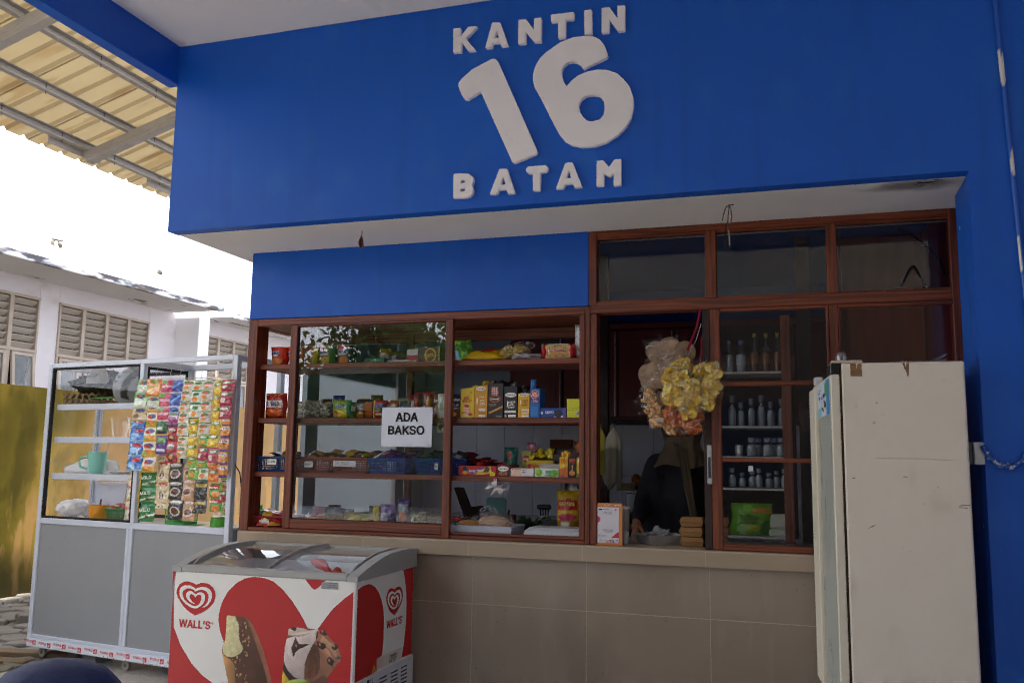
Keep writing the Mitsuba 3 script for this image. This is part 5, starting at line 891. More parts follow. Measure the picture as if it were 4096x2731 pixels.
for ci, (rows, (sty, lab)) in enumerate(zip(SACH, PLAN)):
    st = thing('sachet_strip', lab, 'sachet strip', group=None)
    d0 = -.03 if ci < 9 else .03
    m = M(); u0, u1, zt, _ = [q/1000 for q in rows[0]]; m.tube([((u0 + u1)/2, d0 + .006, zt - .01), ((u0 + u1)/2, d0 + .008, rows[-1][3]/1000 + .01)], .0016, '#c9c9c4', 5); m.tube([((u0 + u1)/2, d0 + .01, zt - .005), ((u0 + u1)/2, d0 + .03, CHt - .036 if ci < 9 else 1.30)], .0012, '#c9c9c4', 5); part(st, 'tape', cabm(m), 'm_matte')
    for ri, (q, s_) in enumerate(zip(rows, sty)):
        a, b_, zt, zb = [x/1000 for x in q]; base, deco = STY[s_]; base = tuple(.92*x + .03 for x in lin(base)); deco = [tuple(tuple(.92*y + .03 for y in lin(x)) if isinstance(x, str) and x.startswith('#') else x for x in q) for q in deco]; m = M(); sd_ = ci*13 + ri*3 + 1; yb = d0 - .002*(ri % 2)
        pouch(m, a, b_, zb - .004, zt + .002, yb, .011, base, deco, 21, 23, sd_, .5, slant=rnd.uniform(-.02, .035), fn=lambda P, zt=zt, zb=zb, k=rnd.uniform(.004, .012): P + np.stack([0*P[:, 0], -k*((zt - P[:, 2])/(zt - zb) - .5) - .003*k/.02, 0*P[:, 0]], 1))
        if s_ in TXTS:
            tx, tc, tv, th_ = TXTS[s_]; H = zt - zb; W = b_ - a
            m.text(tx, (a + b_)/2, zb + tv*H - th_*H*.3, th_*H, 0, tc, True, w=W*.72, align='c', rot=.10 if s_ == 'mil' else 0, fn=lambda x, z, t, yb=yb, a=a, b_=b_, zb=zb, zt=zt: np.stack([x, yb - .022 - t*0 - .003*np.sin(np.clip((z - zb)/(zt - zb), 0, 1)*3.14), z], -1))
        part(st, 'sachet', cabm(m), 'm_foil', True)
m = M(); m.tube([(.96, -.012, 1.905), (1.76, -.012, 1.905)], .003, '#c9c9c9', 6); part(ac, 'hanging_rail', cabm(m), 'm_plastic', True)
csolo('basket', 'bright green slotted basket standing on the white worktop', 'basket', basket(1.17, 1.34, .07, .19, .9535, 1.06, '#4fae54', .004, 9, 6), 'm_plastic')
m = M(); m.box(1.34, 1.40, .10, .20, .9535, .957, '#4fae54', .001); csolo('green_mat', 'flat green mat lying beside the bright green basket', 'mat', m, 'm_plastic')
bl = thing('blender', 'kitchen blender with a green base and a clear jar', 'blender'); m = M(); m.lathe([(0, 0), (.076, 0), (.076, .0), (.074, .052), (.070, .058), (0, .058)], 1.585, .16, '#4f9a2c', 28, z0=.9535); put(key_of(bl + '__base'), cabm(m), 'm_plastic', 30)
m = M(); m.lathe([(0, 0), (.058, 0), (.060, .01), (.075, .14), (.078, .19)], 1.585, .16, n=24, z0=1.013); m.lathe([(.072, .19), (.056, .012), (0, .01)], 1.585, .16, n=24, z0=1.013); part(bl, 'jar', cabm(m), 'm_clear', True)
m = M(); m.lathe([(0, 0), (.02, 0), (.012, .03), (0, .035)], 1.585, .16, '#d8d8da', 12, z0=1.024); part(bl, 'blade', cabm(m), 'm_plastic')
csolo('green_bottle', 'bright green bottle behind the right end of the cabinet', 'bottle', M().lathe([(0, 0), (.035, 0), (.035, .09), (.015, .11), (.015, .13), (0, .13)], 1.72, .36, '#58b848', 18, z0=.9535), 'm_plastic', True)
ORD = ['leftmost', 'second', 'third', 'fourth', 'fifth', 'sixth', 'seventh', 'eighth', 'ninth']
# ---------------------------------------------------------------- goods on the display shelves
S1, S2, S3, S0 = 1.9335, 1.6235, 1.3185, .9925
def fcup(x0, x1, base, deco, lab, y=4.585, txt=None):
    cx, r1 = (x0 + x1)/2, (x1 - x0)/2; r0 = r1*.80; h = .107
    th = np.linspace(-math.pi, math.pi, 41); v = np.linspace(0, 1, 12); TH, Vv = np.meshgrid(th, v, indexing='ij'); R = r0 + (r1 - r0)*Vv
    C = deco_color(TH/math.pi + .5, Vv, base, deco, len(lab)); m = M(); m.grid(np.stack([cx + R*np.sin(TH), y - R*np.cos(TH), S1 + h*Vv], -1), C)
    m.lathe([(r1 - .001, h - .001), (r1 + .003, h), (r1 + .003, h + .002), (0, h + .003)], cx, y, '#dcd6cc', 28, z0=S1)
    if txt: m.text(txt, -.8*r1, .062, .021, 0, '#3a4a8a', True, w=1.25*r1, fn=lambda x, z, t: np.stack([cx + (r1*.95)*np.sin(x/r1), y - (r1*.955)*np.cos(x/r1) - .0012, S1 + z], -1), rot=.05)
    return solo('noodle_cup', lab, 'noodle cup', m, 'm_print', True, group='noodle cups on the top shelf')
def cd(top, food, low=None): return [('r', .1, .50, .62, .80, '#d6d2cc'), ('r', .2, .80, .55, .92, '#c02a2c'), ('e', .45, .22, .28, .20, food), ('n', 1.3, .70, '#6a3a1e')] + ([('r', .7, 0, 1, 1, low)] if low else [])
fcup(-2.952, -2.839, '#cf3a20', cd(0, '#d8883a'), 'red noodle cup at the left end of the top shelf', txt='Sedaap')
fcup(-2.838, -2.735, '#d8561e', cd(0, '#c98a4a', '#d86a22'), 'orange noodle cup behind the post, beside the red noodle cup', txt='Sedaap')
fcup(-2.733, -2.637, '#b87a2a', cd(0, '#b8742a', '#d0b41e'), 'yellow and brown noodle cup behind the left edge of the sliding glass', txt='Sedaap')
fcup(-2.632, -2.520, '#8a9a3c', cd(0, '#c2a03a', '#2f6a24'), 'green noodle cup, second from the right of the noodle cups', txt='Sedaap')
fcup(-2.514, -2.397, '#4a3a2c', cd(0, '#c2702a', '#191a1e'), 'black noodle cup at the right end of the noodle cups', txt='Sedaap')
solo('box', 'dark green box lying on the top shelf behind the sliding glass', 'box', carton(-2.357, -2.226, S1, S1 + .037, 4.60, .09, '#1f5a3c', [('r', .3, .5, .75, .75, '#3a7a5a')]), 'm_print')
m = M(); m.tube([(-2.222, 4.63, S1 + .014), (-2.075, 4.62, S1 + .014)], .0125, '#d9d9dc', 16); solo('paper_roll', 'white paper roll lying on the top shelf', 'paper roll', m, 'm_matte', True)
solo('cloth_lump', 'small brown crumpled bag behind the white paper roll', 'bag', M().ball((-2.14, 4.70, S1 + .035), (.055, .05, .035), '#5b3f38', 3, .5, 10, 6), 'm_matte', True)
solo('carton', 'red and white carton standing by the middle upright of the top shelf', 'carton', carton(-2.097, -2.031, S1, S1 + .085, 4.62, .05, '#d9d4d0', [('r', 0, 0, 1, .6, '#b8283a'), ('r', .1, .1, .9, .25, '#e0d6d0')]), 'm_print')
m = carton(-2.030, -1.896, S1, S1 + .097, 4.62, .11, '#4e3220', [('e', .57, .5, .27, .42, '#d8a82c'), ('e', .57, .5, .20, .34, '#7a3418'), ('r', .94, 0, 1, 1, '#c8902a')]); on_front(m, 4.6185, -2.03, -1.896, S1, S1 + .097, [('t', 'Roma', .57, .38, .26, '#e2b63a', .34, .3)]); solo('carton', 'brown carton with a yellow round emblem on the top shelf', 'carton', m, 'm_print')
def stand(x0, x1, z0, h, y, base, deco, lab, cat='noodle pack', name='noodle_pack', bulge=.022, txt=None, seed=1, group=None, wr=.25, mat='m_foil', slant=0):
    m = M(); pouch(m, x0, x1, z0, z0 + h, y, bulge, base, deco, 19, 23, seed, wr, slant)
    if txt:
        W = x1 - x0
        for (t, u, v, hh, c, w) in txt: m.text(t, x0 + W*u, z0 + v*h, hh*h, 0, c, True, w=W*w, align='c', rot=.06, fn=lambda x, z, tt: np.stack([x, y - bulge*(1.12 - .9*np.abs(2*(x - x0)/W - 1)**3) - .0015 - .006*wr, z], -1))
    return solo(name, lab, cat, m, mat, True, group)
SED = [('r', .12, .45, .88, .72, '#d9d4d0'), ('e', .5, .20, .34, .16, '#d8622a'), ('r', .06, .72, .94, .90, '#a8201f'), ('n', 1.2, .68, '#e0b060')]
stand(-2.962, -2.822, S2, .148, 4.56, '#9c2a1c', SED, 'large red multipack of noodles on the second shelf, leftmost', txt=[('Sedaap', .48, .50, .17, '#2f3f86', .66)], bulge=.04, seed=3)
stand(-2.985, -2.955, S2, .085, 4.60, '#d8b02c', [('r', 0, .3, 1, .6, '#2f6a2c')], 'small yellow and green pack squeezed beside the large red multipack', 'pack', 'small_pack', .012, seed=4)
for i, (a, b_, h, yy) in enumerate([(-2.812, -2.72, .105, 4.64), (-2.735, -2.63, .108, 4.60), (-2.66, -2.565, .100, 4.64)]):
    stand(a, b_, S2, h, yy, '#8a8578', [('n', 3.2, .5, '#cfc9bb'), ('n', 4.1, .62, '#5a4a3a'), ('n', 2, .7, '#4f7a3a')], ['clear bag of pale snacks behind the left edge of the sliding glass', 'clear bag of pale snacks, middle of the three', 'clear bag of pale snacks beside the green noodle pack'][i], 'snack bag', 'snack_bag', .03, seed=8 + i)
stand(-2.525, -2.41, S2, .106, 4.57, '#8fae34', [('r', .3, .05, .85, .42, '#d8c02a'), ('r', .12, .55, .8, .76, '#cfd3d0'), ('r', .82, 0, 1, 1, '#2f7a34'), ('e', .2, .25, .14, .2, '#c8692a')], 'green and yellow noodle pack on the second shelf', txt=[('Sedaap', .45, .6, .15, '#33508a', .6)], seed=13)
stand(-2.383, -2.262, S2, .108, 4.58, '#2f2a1e', [('r', .52, .05, .85, .85, '#b8652a'), ('r', .08, .45, .5, .8, '#7a6a70'), ('e', .3, .2, .2, .18, '#a8702c')], 'dark brown noodle pack on the second shelf', seed=17)
stand(-2.265, -2.178, S2 - .003, .105, 4.555, '#b3342a', [('r', 0, 0, .12, 1, '#d8b42a'), ('r', .15, .60, .95, .78, '#4a4f9a'), ('r', .15, .45, .9, .55, '#2f8a4c'), ('r', .3, .2, .9, .28, '#d8c8b8')], 'red noodle pack with a yellow edge above the paper sign', seed=19)
stand(-2.182, -2.128, S2, .104, 4.60, '#b84a2a', [('r', .1, .6, .9, .8, '#d8c8b0')], 'orange red noodle pack behind the paper sign', seed=21); stand(-2.142, -2.072, S2, .102, 4.64, '#5a6a3a', [('r', .1, .55, .9, .85, '#3a4a9a'), ('r', .1, .3, .9, .42, '#2f8a6a'), ('n', 2, .6, '#8a8a5a')], 'olive noodle pack with a blue band by the middle upright', seed=23)
stand(-2.045, -1.995, S2, .15, 4.62, '#7a2a2a', [('e', .5, .5, .3, .2, '#b8342c'), ('r', .1, .05, .9, .2, '#d6d0c4')], 'dark red pouch right of the middle upright on the second shelf', 'pouch', 'pouch', seed=25); stand(-2.0, -1.93, S2, .155, 4.64, '#a8282a', [('r', 0, .3, .35, .9, '#c8c4c4'), ('e', .65, .6, .25, .2, '#d89a4a'), ('n', 2, .66, '#5a5a4a')], 'bright red pouch with a silver edge behind the paper sign', 'pouch', 'pouch', seed=27)
stand(-1.912, -1.835, S2, .145, 4.58, '#5b2a26', [('e', .5, .35, .35, .2, '#cfa88a'), ('e', .4, .1, .3, .12, '#6a3a2a')], 'maroon biscuit pack at the right end behind the sliding glass', 'biscuit pack', 'biscuit_pack', .015, txt=[('Arden', .5, .62, .13, '#ddd6cc', .75)], seed=29)
CN = [('red', '#9c2c22'), ('green', '#4f7a2c'), ('orange', '#b8622a'), ('brown', '#5b3a26'), ('yellow', '#c0a02c'), ('white', '#b8b4ac'), ('blue', '#2f4a86'), ('olive', '#6a6a34')]
for i in range(9):
    nm, c = CN[(i*3) % 8]; x = -2.78 + .082*i; stand(x, x + .078, S2, .105 + .02*((i*7) % 3), 4.73, c, [('r', .1, .5, .9, .75, '#cfc9bf'), ('e', .5, .25, .3, .16, CN[(i*5 + 2) % 8][1])], f'{nm} pack in the back row of the second shelf, {ORD[i]}' + (' from the left' if i else ''), seed=140 + i, group='back row of packs on the second shelf')
for i in range(8):
    nm, c = CN[(i*5 + 3) % 8]; x = -2.74 + .088*i; stand(x, x + .08, S0 + .01, .085 + .02*((i*5) % 3), 4.79, c, [('r', .1, .4, .9, .7, '#c9c3b9'), ('n', 1.4, .62, '#4a3a34')], f'{nm} pack standing at the back of the bottom shelf, {ORD[i]}' + (' from the left' if i else ''), seed=160 + i, group='packs at the back of the bottom shelf')
for i in range(5):
    nm, c = CN[(i*3 + 1) % 8]; x = -2.40 + .075*i; stand(x, x + .07, S1, .07 + .02*((i*2) % 3), 4.74, c, [('r', .1, .4, .9, .7, '#c9c3b9')], f'{nm} packet at the back of the top shelf, {ORD[i]}' + (' from the left' if i else ''), seed=180 + i, group='packets at the back of the top shelf')
# clear bags taped inside the sliding glass at its right end
stand(-1.852, -1.792, 1.545, .21, 4.50, '#aeb09c', [('n', 1.6, .55, '#d9d8cc'), ('n', 2.2, .64, '#7a9a3c'), ('r', .25, .42, .7, .55, '#d8d8d2'), ('e', .4, .15, .2, .08, '#3a2a22'), ('e', .7, .2, .12, .1, '#33241e')], 'clear bag with a leafy sprig hanging inside the right end of the sliding glass', 'plastic bag', 'clear_bag', .012, seed=31)
# third shelf: baskets
def bk(x0, x1, h, c, lab, y0=4.51, y1=4.74, z=S3): return solo('basket', lab, 'basket', basket(x0, x1, y0, y1, z, z + h, c, .014, 14, 5), 'm_plastic')
def tag(txt, x0, x1, z0, z1, y, lab, lines=1):
    m = M(); m.box(x0, x1, y - .0008, y, z0, z1, '#d9d9d6', .0002)
    for i, t in enumerate(txt if isinstance(txt, list) else [txt]): m.text(t, x0 + (x1 - x0)*.08, z1 - (z1 - z0)*(.62 if lines == 1 else .40 + .42*i), (z1 - z0)*(.32 if lines == 1 else .24), y - .0009, '#25262c', False, w=(x1 - x0)*(.8 if lines == 1 else .6))
    m.move(t=(0, -.004, 0)); return solo('price_tag', lab, 'price tag', m, 'm_matte')
bk(-2.976, -2.762, .083, '#1d4378', 'dark blue basket at the left end of the third shelf'); tag('Rp.2000', -2.897, -2.839, 1.358, 1.391, 4.505, 'paper price tag on the leftmost dark blue basket')
bk(-2.738, -2.50, .081, '#8a4a40', 'red brown basket on the third shelf, left of two'); tag('Rp.1000', -2.656, -2.602, 1.347, 1.380, 4.505, 'square paper price tag on the left red brown basket')
bk(-2.492, -2.27, .081, '#8a4a40', 'red brown basket on the third shelf, right of two'); tag(['1 pcs - Rp.1500', '2 pcs - Rp.2500'], -2.474, -2.333, 1.354, 1.387, 4.505, 'long paper price tag with two lines on the right red brown basket', 2)
bk(-2.262, -2.04, .080, '#2d4f94', 'blue basket below the paper sign, left of the middle upright'); bk(-2.005, -1.85, .083, '#1f4f92', 'blue basket below the paper sign, right of the middle upright', 4.56, 4.78); tag('Rp.', -1.882, -1.862, 1.345, 1.380, 4.555, 'narrow price tag on the blue basket right of the middle upright')
bk(-1.835, -1.69, .082, '#23306a', 'dark blue basket at the left end of the open bay')
DK, SI, GO = ('#1b1a1c', [('r', .1, .4, .9, .55, '#6a6a70')]), ('#3a3a3e', [('r', .1, .3, .8, .6, '#9a9aa0')]), ('#a8822c', [('r', .1, .3, .9, .6, '#3a2a1a')])
BRN, PUR, YLW = ('#4a3028', [('r', .1, .3, .9, .5, '#8a5a40')]), ('#4c2c7c', [('r', .1, .4, .9, .7, '#9a6ab8')]), ('#b89a24',)
def fill(x0, x1, y0, y1, z, cols, n, seed, grp, lab, tilt=.7, size=(.08, .09), mat='m_foil'):
    for i, m in enumerate(packs_in(x0, x1, y0, y1, z, cols, n, seed, tilt, size)): solo('snack_sachet', f'{lab}, {ORD[i]}{" from the left" if i else ""}' if i < n - 1 else f'{lab}, rightmost', 'sachet', m, mat, True, group=grp)
fill(-2.93, -2.79, 4.55, 4.70, 1.405, [DK, SI, DK, GO], 7, 41, 'sachets in the leftmost dark blue basket', 'dark sachet lying in the leftmost dark blue basket')
fill(-2.70, -2.53, 4.55, 4.70, 1.405, [BRN, ('#5a3a30',), GO], 6, 43, 'sachets in the left red brown basket', 'brown sachet lying in the left red brown basket')
fill(-2.46, -2.30, 4.55, 4.70, 1.405, [BRN, YLW, BRN], 6, 45, 'sachets in the right red brown basket', 'brown or yellow sachet lying in the right red brown basket')
fill(-2.24, -2.07, 4.54, 4.70, 1.405, [PUR, PUR, ('#5a3a80', [('r', .2, .3, .9, .6, '#c88a8a')])], 9, 47, 'purple sachets in the blue basket', 'purple sachet lying in the blue basket below the paper sign')
fill(-1.98, -1.87, 4.60, 4.74, 1.405, [DK, ('#2a5a7a',), SI], 6, 49, 'sachets in the blue basket right of the upright', 'shiny dark sachet in the blue basket right of the middle upright')
fill(-1.81, -1.71, 4.55, 4.70, 1.405, [('#2a6a8a',), ('#7a2430',), SI], 5, 51, 'sachets in the dark blue basket of the open bay', 'shiny sachet in the dark blue basket of the open bay')
# bottom of the shelf
bk(-2.975, -2.762, .072, '#8e2430', 'crimson slotted basket at the bottom left of the display shelf', 4.50, 4.70, S0); tag('Rp.500', -2.925, -2.862, 1.016, 1.046, 4.495, 'paper price tag on the crimson basket')
fill(-2.93, -2.79, 4.53, 4.66, 1.065, [('#b8282c', [('r', .1, .4, .9, .7, '#e0d8d0')]), ('#a8242c',)], 6, 53, 'red sachets in the crimson basket', 'red and white sachet in the crimson basket')
fill(-2.915, -2.80, 4.51, 4.53, 1.03, [('#a8322c',), ('#c8a03a',)], 5, 54, 'sachets low in the crimson basket', 'sachet low in the crimson basket', 1.2)
m = M(); m.tube([(-2.99, 4.62, S0), (-2.99, 4.62, S0 + .1)], .025, '#6a9a84', 14); solo('green_jar', 'pale green jar behind the crimson basket', 'jar', m, 'm_plastic', True)
for i, (a, b_, c) in enumerate([(-2.735, -2.53, '#3a2a2c'), (-2.52, -2.29, '#5a3034'), (-2.28, -2.06, '#2a2c44')]):
    solo('tray', ['dark tray at the bottom left behind the sliding glass', 'maroon tray at the bottom behind the sliding glass', 'dark blue tray at the bottom below the purple packs'][i], 'tray', basket(a, b_, 4.53, 4.76, S0, S0 + .055, c, .01, 12, 3), 'm_plastic')
fill(-2.71, -2.56, 4.56, 4.7, 1.055, [('#b03a40', [('r', .1, .3, .9, .6, '#d8c8c0')]), ('#3a1a20',)], 5, 55, 'sachets in the dark bottom tray', 'red or black sachet in the dark bottom tray')
stand(-2.66, -2.548, 1.05, .075, 4.62, '#8a2434', [('r', .1, .08, .9, .4, '#c0a8a8')], 'crimson pack propped at the bottom behind the sliding glass', 'pack', 'snack_pack', .012, seed=57)
fill(-2.54, -2.46, 4.56, 4.62, 1.075, [DK, ('#22302c', [('r', .1, .4, .9, .6, '#5a7a6a')])], 3, 59, 'black sachets beside the crimson pack', 'black sachet beside the propped crimson pack', 1.0)
fill(-2.46, -2.30, 4.55, 4.66, 1.058, [('#b8a824', [('r', .1, .2, .6, .5, '#d8d088')]), ('#6a9a4a',)], 5, 61, 'yellow sachets in the maroon tray', 'yellow or green sachet in the maroon tray', .8)
stand(-2.268, -2.232, 1.045, .095, 4.60, '#c8b82c', [], 'yellow pack standing left of the purple packs', 'pack', 'snack_pack', .01, seed=63)
stand(-2.22, -2.13, 1.045, .105, 4.60, '#8a78a8', [('r', .1, .15, .6, .55, '#d0ccd8'), ('n', 1.2, .62, '#5a3a8a')], 'lilac snack pack at the bottom behind the sliding glass', 'pack', 'snack_pack', .02, seed=65); stand(-2.125, -2.055, 1.045, .135, 4.62, '#4a2c7a', [('e', .5, .3, .3, .24, '#c8622a'), ('r', .1, .5, .9, .8, '#9aa0a8')], 'purple snack pack with an orange picture by the middle upright', 'pack', 'snack_pack', .018, seed=67)
stand(-2.045, -1.95, 1.0, .115, 4.62, '#6a6a60', [('n', 2, .5, '#a8a894'), ('n', 3, .62, '#3a4a34')], 'greyish snack bag right of the middle upright at the bottom', 'snack bag', 'snack_bag', .03, seed=69); stand(-1.93, -1.84, 1.0, .07, 4.60, '#6a4a6a', [('n', 2, .55, '#8a7aa0')], 'low violet pack at the bottom right behind the sliding glass', 'pack', 'snack_pack', .03, seed=71)
# open bay, top shelf
stand(-1.80, -1.69, S1, .125, 4.60, '#3f7a2c', [('n', 1.4, .55, '#7ab83c'), ('r', .05, .05, .25, .5, '#8fc4d8')], 'green bag slumped at the left of the top shelf in the open bay', 'bag', 'green_bag', .03, seed=73, slant=-.25, mat='m_print')
m = M(); pouch(m, -.11, .11, -.07, .07, 0, .032, '#d2a80c', [('r', .35, .55, .75, .75, '#a8281c'), ('r', .4, .9, .6, 1, '#2a1a14')], 21, 19, 75, .15, back=1.0); m.move(rx(-1.25)).move(rz(.08)).move(t=(-1.62, 4.60, S1 + .033)); solo('oil_pouch', 'yellow pouch lying flat on the top shelf of the open bay', 'pouch', m, 'm_print', True)
nb = thing('noodle_bag', 'clear bag of yellow curly noodles on the top shelf of the open bay', 'noodle bag'); m = M(); r = random.Random(2)
for k in range(70):
    c = np.array([-1.445 + r.uniform(-.062, .062), 4.60 + r.uniform(-.045, .045), S1 + .012 + .07*r.random()]); t = np.linspace(0, 9, 26); a = r.uniform(0, 6); R = r.uniform(.012, .022)
    m.tube(np.c_[c[0] + R*np.cos(t + a) + .004*np.sin(3*t), c[1] + R*np.sin(t + a)*.7, c[2] + .012*np.sin(1.3*t + a)], .0021, var('#cdb25a', .15), 4, False)
part(nb, 'noodles', m, 'm_print', True); m = M(); m.ball((-1.445, 4.60, S1 + .047), (.082, .062, .052), '#fff', 4, .18, 16, 4); m.ball((-1.40, 4.62, S1 + .088), (.06, .03, .025), '#fff', 3, .4, 20, 9); part(nb, 'film', m, 'm_film')
stand(-1.45, -1.29, S1, .036, 4.56, '#9a989c', [('n', 1, .5, '#bdbcc2')], 'flat crumpled grey plastic bag on the top shelf of the open bay', 'plastic bag', 'plastic_bag', .03, seed=77, mat='m_plastic', wr=.5)
stand(-1.325, -1.222, S1, .115, 4.70, '#173f34', [('r', .0, .1, .12, .9, '#9aa09a'), ('n', 1.6, .62, '#3a5a4c')], 'dark green pouch behind the bread loaf', 'pouch', 'pouch', .02, seed=79)
bl_ = thing('bread_pack', 'sliced bread loaf in a clear wrapper with red ends', 'bread'); m = M()
for k in range(11): x = -1.262 + k*.0128; m.box(x, x + .0118, 4.545, 4.63, S1 + .004, S1 + .078 + .004*math.sin(k), var('#d3b57c', .06), .005)
part(bl_, 'slices', m, 'm_matte'); m = M()
for s, xa in ((-1, -1.262), (1, -1.122)): m.ball((xa + s*.004, 4.588, S1 + .043), (.022, .050, .044), '#c0202a', 3, .12, 16, 5 + s)
pouch(m, -1.24, -1.142, S1 + .028, S1 + .054, 4.542, .003, '#d8c49a', [('r', .05, .1, .95, .45, '#e0922a')], 9, 7, 3, .1); m.text('NABABWU', -1.236, S1 + .038, .014, 4.5365, '#b8202a', True, w=.088); m.box(-1.25, -1.135, 4.55, 4.62, S1 + .079, S1 + .0835, '#dcd8cc', .002); part(bl_, 'print', m, 'm_print', True); m = M(); m.ball((-1.192, 4.588, S1 + .045), (.092, .054, .049), '#fff', 3, .06, 16, 12); part(bl_, 'wrapper', m, 'm_film', True)
stand(-1.112, -1.052, S1, .19, 4.60, '#c4c4c6', [('n', 1.1, .55, '#dadadc')], 'white sack leaning at the right end of the top shelf', 'sack', 'white_sack', .03, seed=83, mat='m_plastic', wr=.4)
# open bay, second shelf: biscuit boxes
def bx(x0, x1, h, base, deco, lab, y=4.50, depth=.09, z=S2): return solo('biscuit_box', lab, 'box', carton(x0 + .0008, x1 - .0008, z, z + h, y, depth, base, deco), 'm_print', group=None)
bx(-1.795, -1.722, .128, '#181c3a', [('t', 'Arden', .62, .72, .10, '#e0dcd0', .75), ('t', 'KUE', .65, .5, .08, '#d8d4c4', .5), ('t', 'KARIMER', .6, .36, .07, '#d8d4c4', .7), ('p', [(0, .30), (1, .42), (1, 0), (0, 0)], '#5a2a20'), ('e', .45, .16, .3, .1, '#b8863a')], 'dark navy biscuit box at the left end of the row of boxes')
m = carton(-1.720, -1.642, S2, S2 + .155, 4.50, .08, '#d8b81c', [('p', [(0, .93), (.0, 1.0), (.99, 1.06), (.99, .93)], '#d8b81c'), ('e', .75, .88, .08, .05, '#d0882a'), ('e', .55, .76, .05, .03, '#d0882a'), ('e', .8, .6, .06, .04, '#d0882a'), ('t', 'BIG', .45, .64, .085, '#b8201c', .36), ('t', 'ROLLS', .45, .54, .095, '#b8201c', .56), ('r', .26, .04, .70, .38, '#e0b88a'), ('e', .48, .40, .23, .075, '#e6b494'), ('e', .48, .41, .19, .05, '#b8242c'), ('r', .26, .27, .70, .30, '#d89a78'), ('r', .26, .16, .70, .19, '#d89a78'), ('p', [(.08, .17), (.45, .23), (.45, .20), (.08, .145)], '#c83a30'), ('e', .75, .12, .16, .04, '#b8201c')])
m.move(); solo('biscuit_box', 'yellow biscuit box with a stack of pink rolls pictured on it', 'box', m, 'm_print')
bx(-1.641, -1.566, .173, '#c78c24', [('e', .47, .90, .38, .065, '#dcd6cc'), ('t', 'chocolatos', .47, .88, .045, '#3a2a1c', .64), ('r', .17, .43, .27, .62, '#e6dcc6'), ('t', 'Extra', .58, .62, .045, '#f0e6d0', .34, .15), ('t', 'Besar', .62, .52, .045, '#f0e6d0', .34, .15), ('t', '10%', .65, .40, .075, '#f0e6d0', .42, .15), ('r', .36, .21, .88, .29, '#ddd4c6'), ('r', .36, .13, .88, .17, '#c06a2a'), ('r', .36, .03, .88, .10, '#e0d8ca')], 'tan wafer box with a white name label, left of the tall dark brown box')
bx(-1.564, -1.477, .185, '#261a18', [('r', .24, .66, .66, .88, '#cfc8c0'), ('r', .29, .66, .36, .88, '#b8282a'), ('r', .43, .66, .50, .88, '#b8282a'), ('r', .57, .66, .63, .88, '#b8282a'), ('e', .46, .545, .38, .10, '#c8501c'), ('e', .46, .545, .33, .075, '#1c1412'), ('t', 'Selamat', .46, .52, .05, '#e6e0d6', .58), ('t', 'CHOCOLATE', .30, .365, .028, '#e0dad0', .5), ('t', 'SANDWICH', .30, .33, .016, '#b8a878', .3), ('p', [(.05, .16), (.95, .34), (.98, .37), (.98, .30), (.12, .125)], '#c8923c'), ('p', [(.05, .16), (.12, .125), (.98, .30), (.98, .26), (.10, .10)], '#7a4a22'), ('r', .55, .03, .95, .045, '#c8c2b8')], 'tall dark brown wafer box with a red oval badge')
bx(-1.475, -1.399, .168, '#17171a', [('e', .5, .72, .42, .075, '#e0dcd4'), ('t', 'chocolatos', .5, .70, .05, '#2a1c14', .70), ('r', .24, .34, .34, .52, '#e2dccc'), ('t', 'Untung', .60, .47, .06, '#ece6da', .5, .1), ('t', 'Lebih', .58, .39, .05, '#ece6da', .34, .1), ('t', 'Besar', .60, .31, .06, '#ece6da', .44, .1), ('r', .08, .16, .92, .23, '#dcd8d0'), ('r', .34, .02, .92, .10, '#dcd8d0'), ('r', .10, .02, .24, .10, '#a8a49c')], 'black wafer box with a white name label')
bx(-1.397, -1.331, .130, '#d6a018', [('e', .5, .93, .43, .07, '#dedad0'), ('t', 'chocolatos', .5, .905, .06, '#2a1c14', .72), ('r', .2, .54, .29, .74, '#e6dcc6'), ('t', 'Untung', .62, .67, .06, '#8a5a1c', .46, .1), ('t', 'Lebih', .6, .58, .05, '#8a5a1c', .32, .1), ('t', 'Besar', .62, .49, .06, '#8a5a1c', .42, .1), ('r', .36, .27, .96, .35, '#e0d6c4'), ('r', .36, .16, .96, .22, '#e0d6c4'), ('r', .36, .03, .96, .10, '#e6deD0')], 'yellow wafer box between the black and the blue box')
bx(-1.330, -1.275, .153, '#1f62a8', [('r', 0, .5, 1, .74, '#4f3080'), ('e', .46, .80, .42, .145, '#d8d4d0'), ('e', .46, .80, .39, .135, '#c0262c'), ('t', 'Slai', .46, .81, .07, '#f0ece6', .5, .1), ('t', "O'lai", .46, .72, .07, '#f0ece6', .62, .1), ('t', 'SELAI', .45, .60, .035, '#e6e2ea', .4), ('t', 'BLUEBERRY', .5, .54, .03, '#e6e2ea', .7), ('r', .12, .05, .88, .38, '#2f72b8')], 'blue biscuit box with a round red badge, its blue wrapper sticking out', depth=.10)
m = M(); pouch(m, -1.338, -1.308, S2 + .10, S2 + .205, 4.54, .012, '#2a72b8', [], 9, 11, 5, .4); solo('wrapper', 'blue wrapper sticking out behind the blue biscuit box', 'wrapper', m, 'm_foil', True)
bx(-1.273, -1.133, .051, '#1f3f8e', [('t', 'OREO', .35, .42, .26, '#e8e8ee', .34), ('r', .88, 0, 1, 1, '#5a4498'), ('r', .02, .35, .10, .6, '#c8cce0'), ('p', [(.52, .08), (.6, .2), (.85, .2), (.92, .05)], '#d8dae2'), ('e', .70, .42, .145, .38, '#1c1614'), ('e', .70, .42, .10, .26, '#2c2320')], 'flat dark blue biscuit box with a black cookie on it')
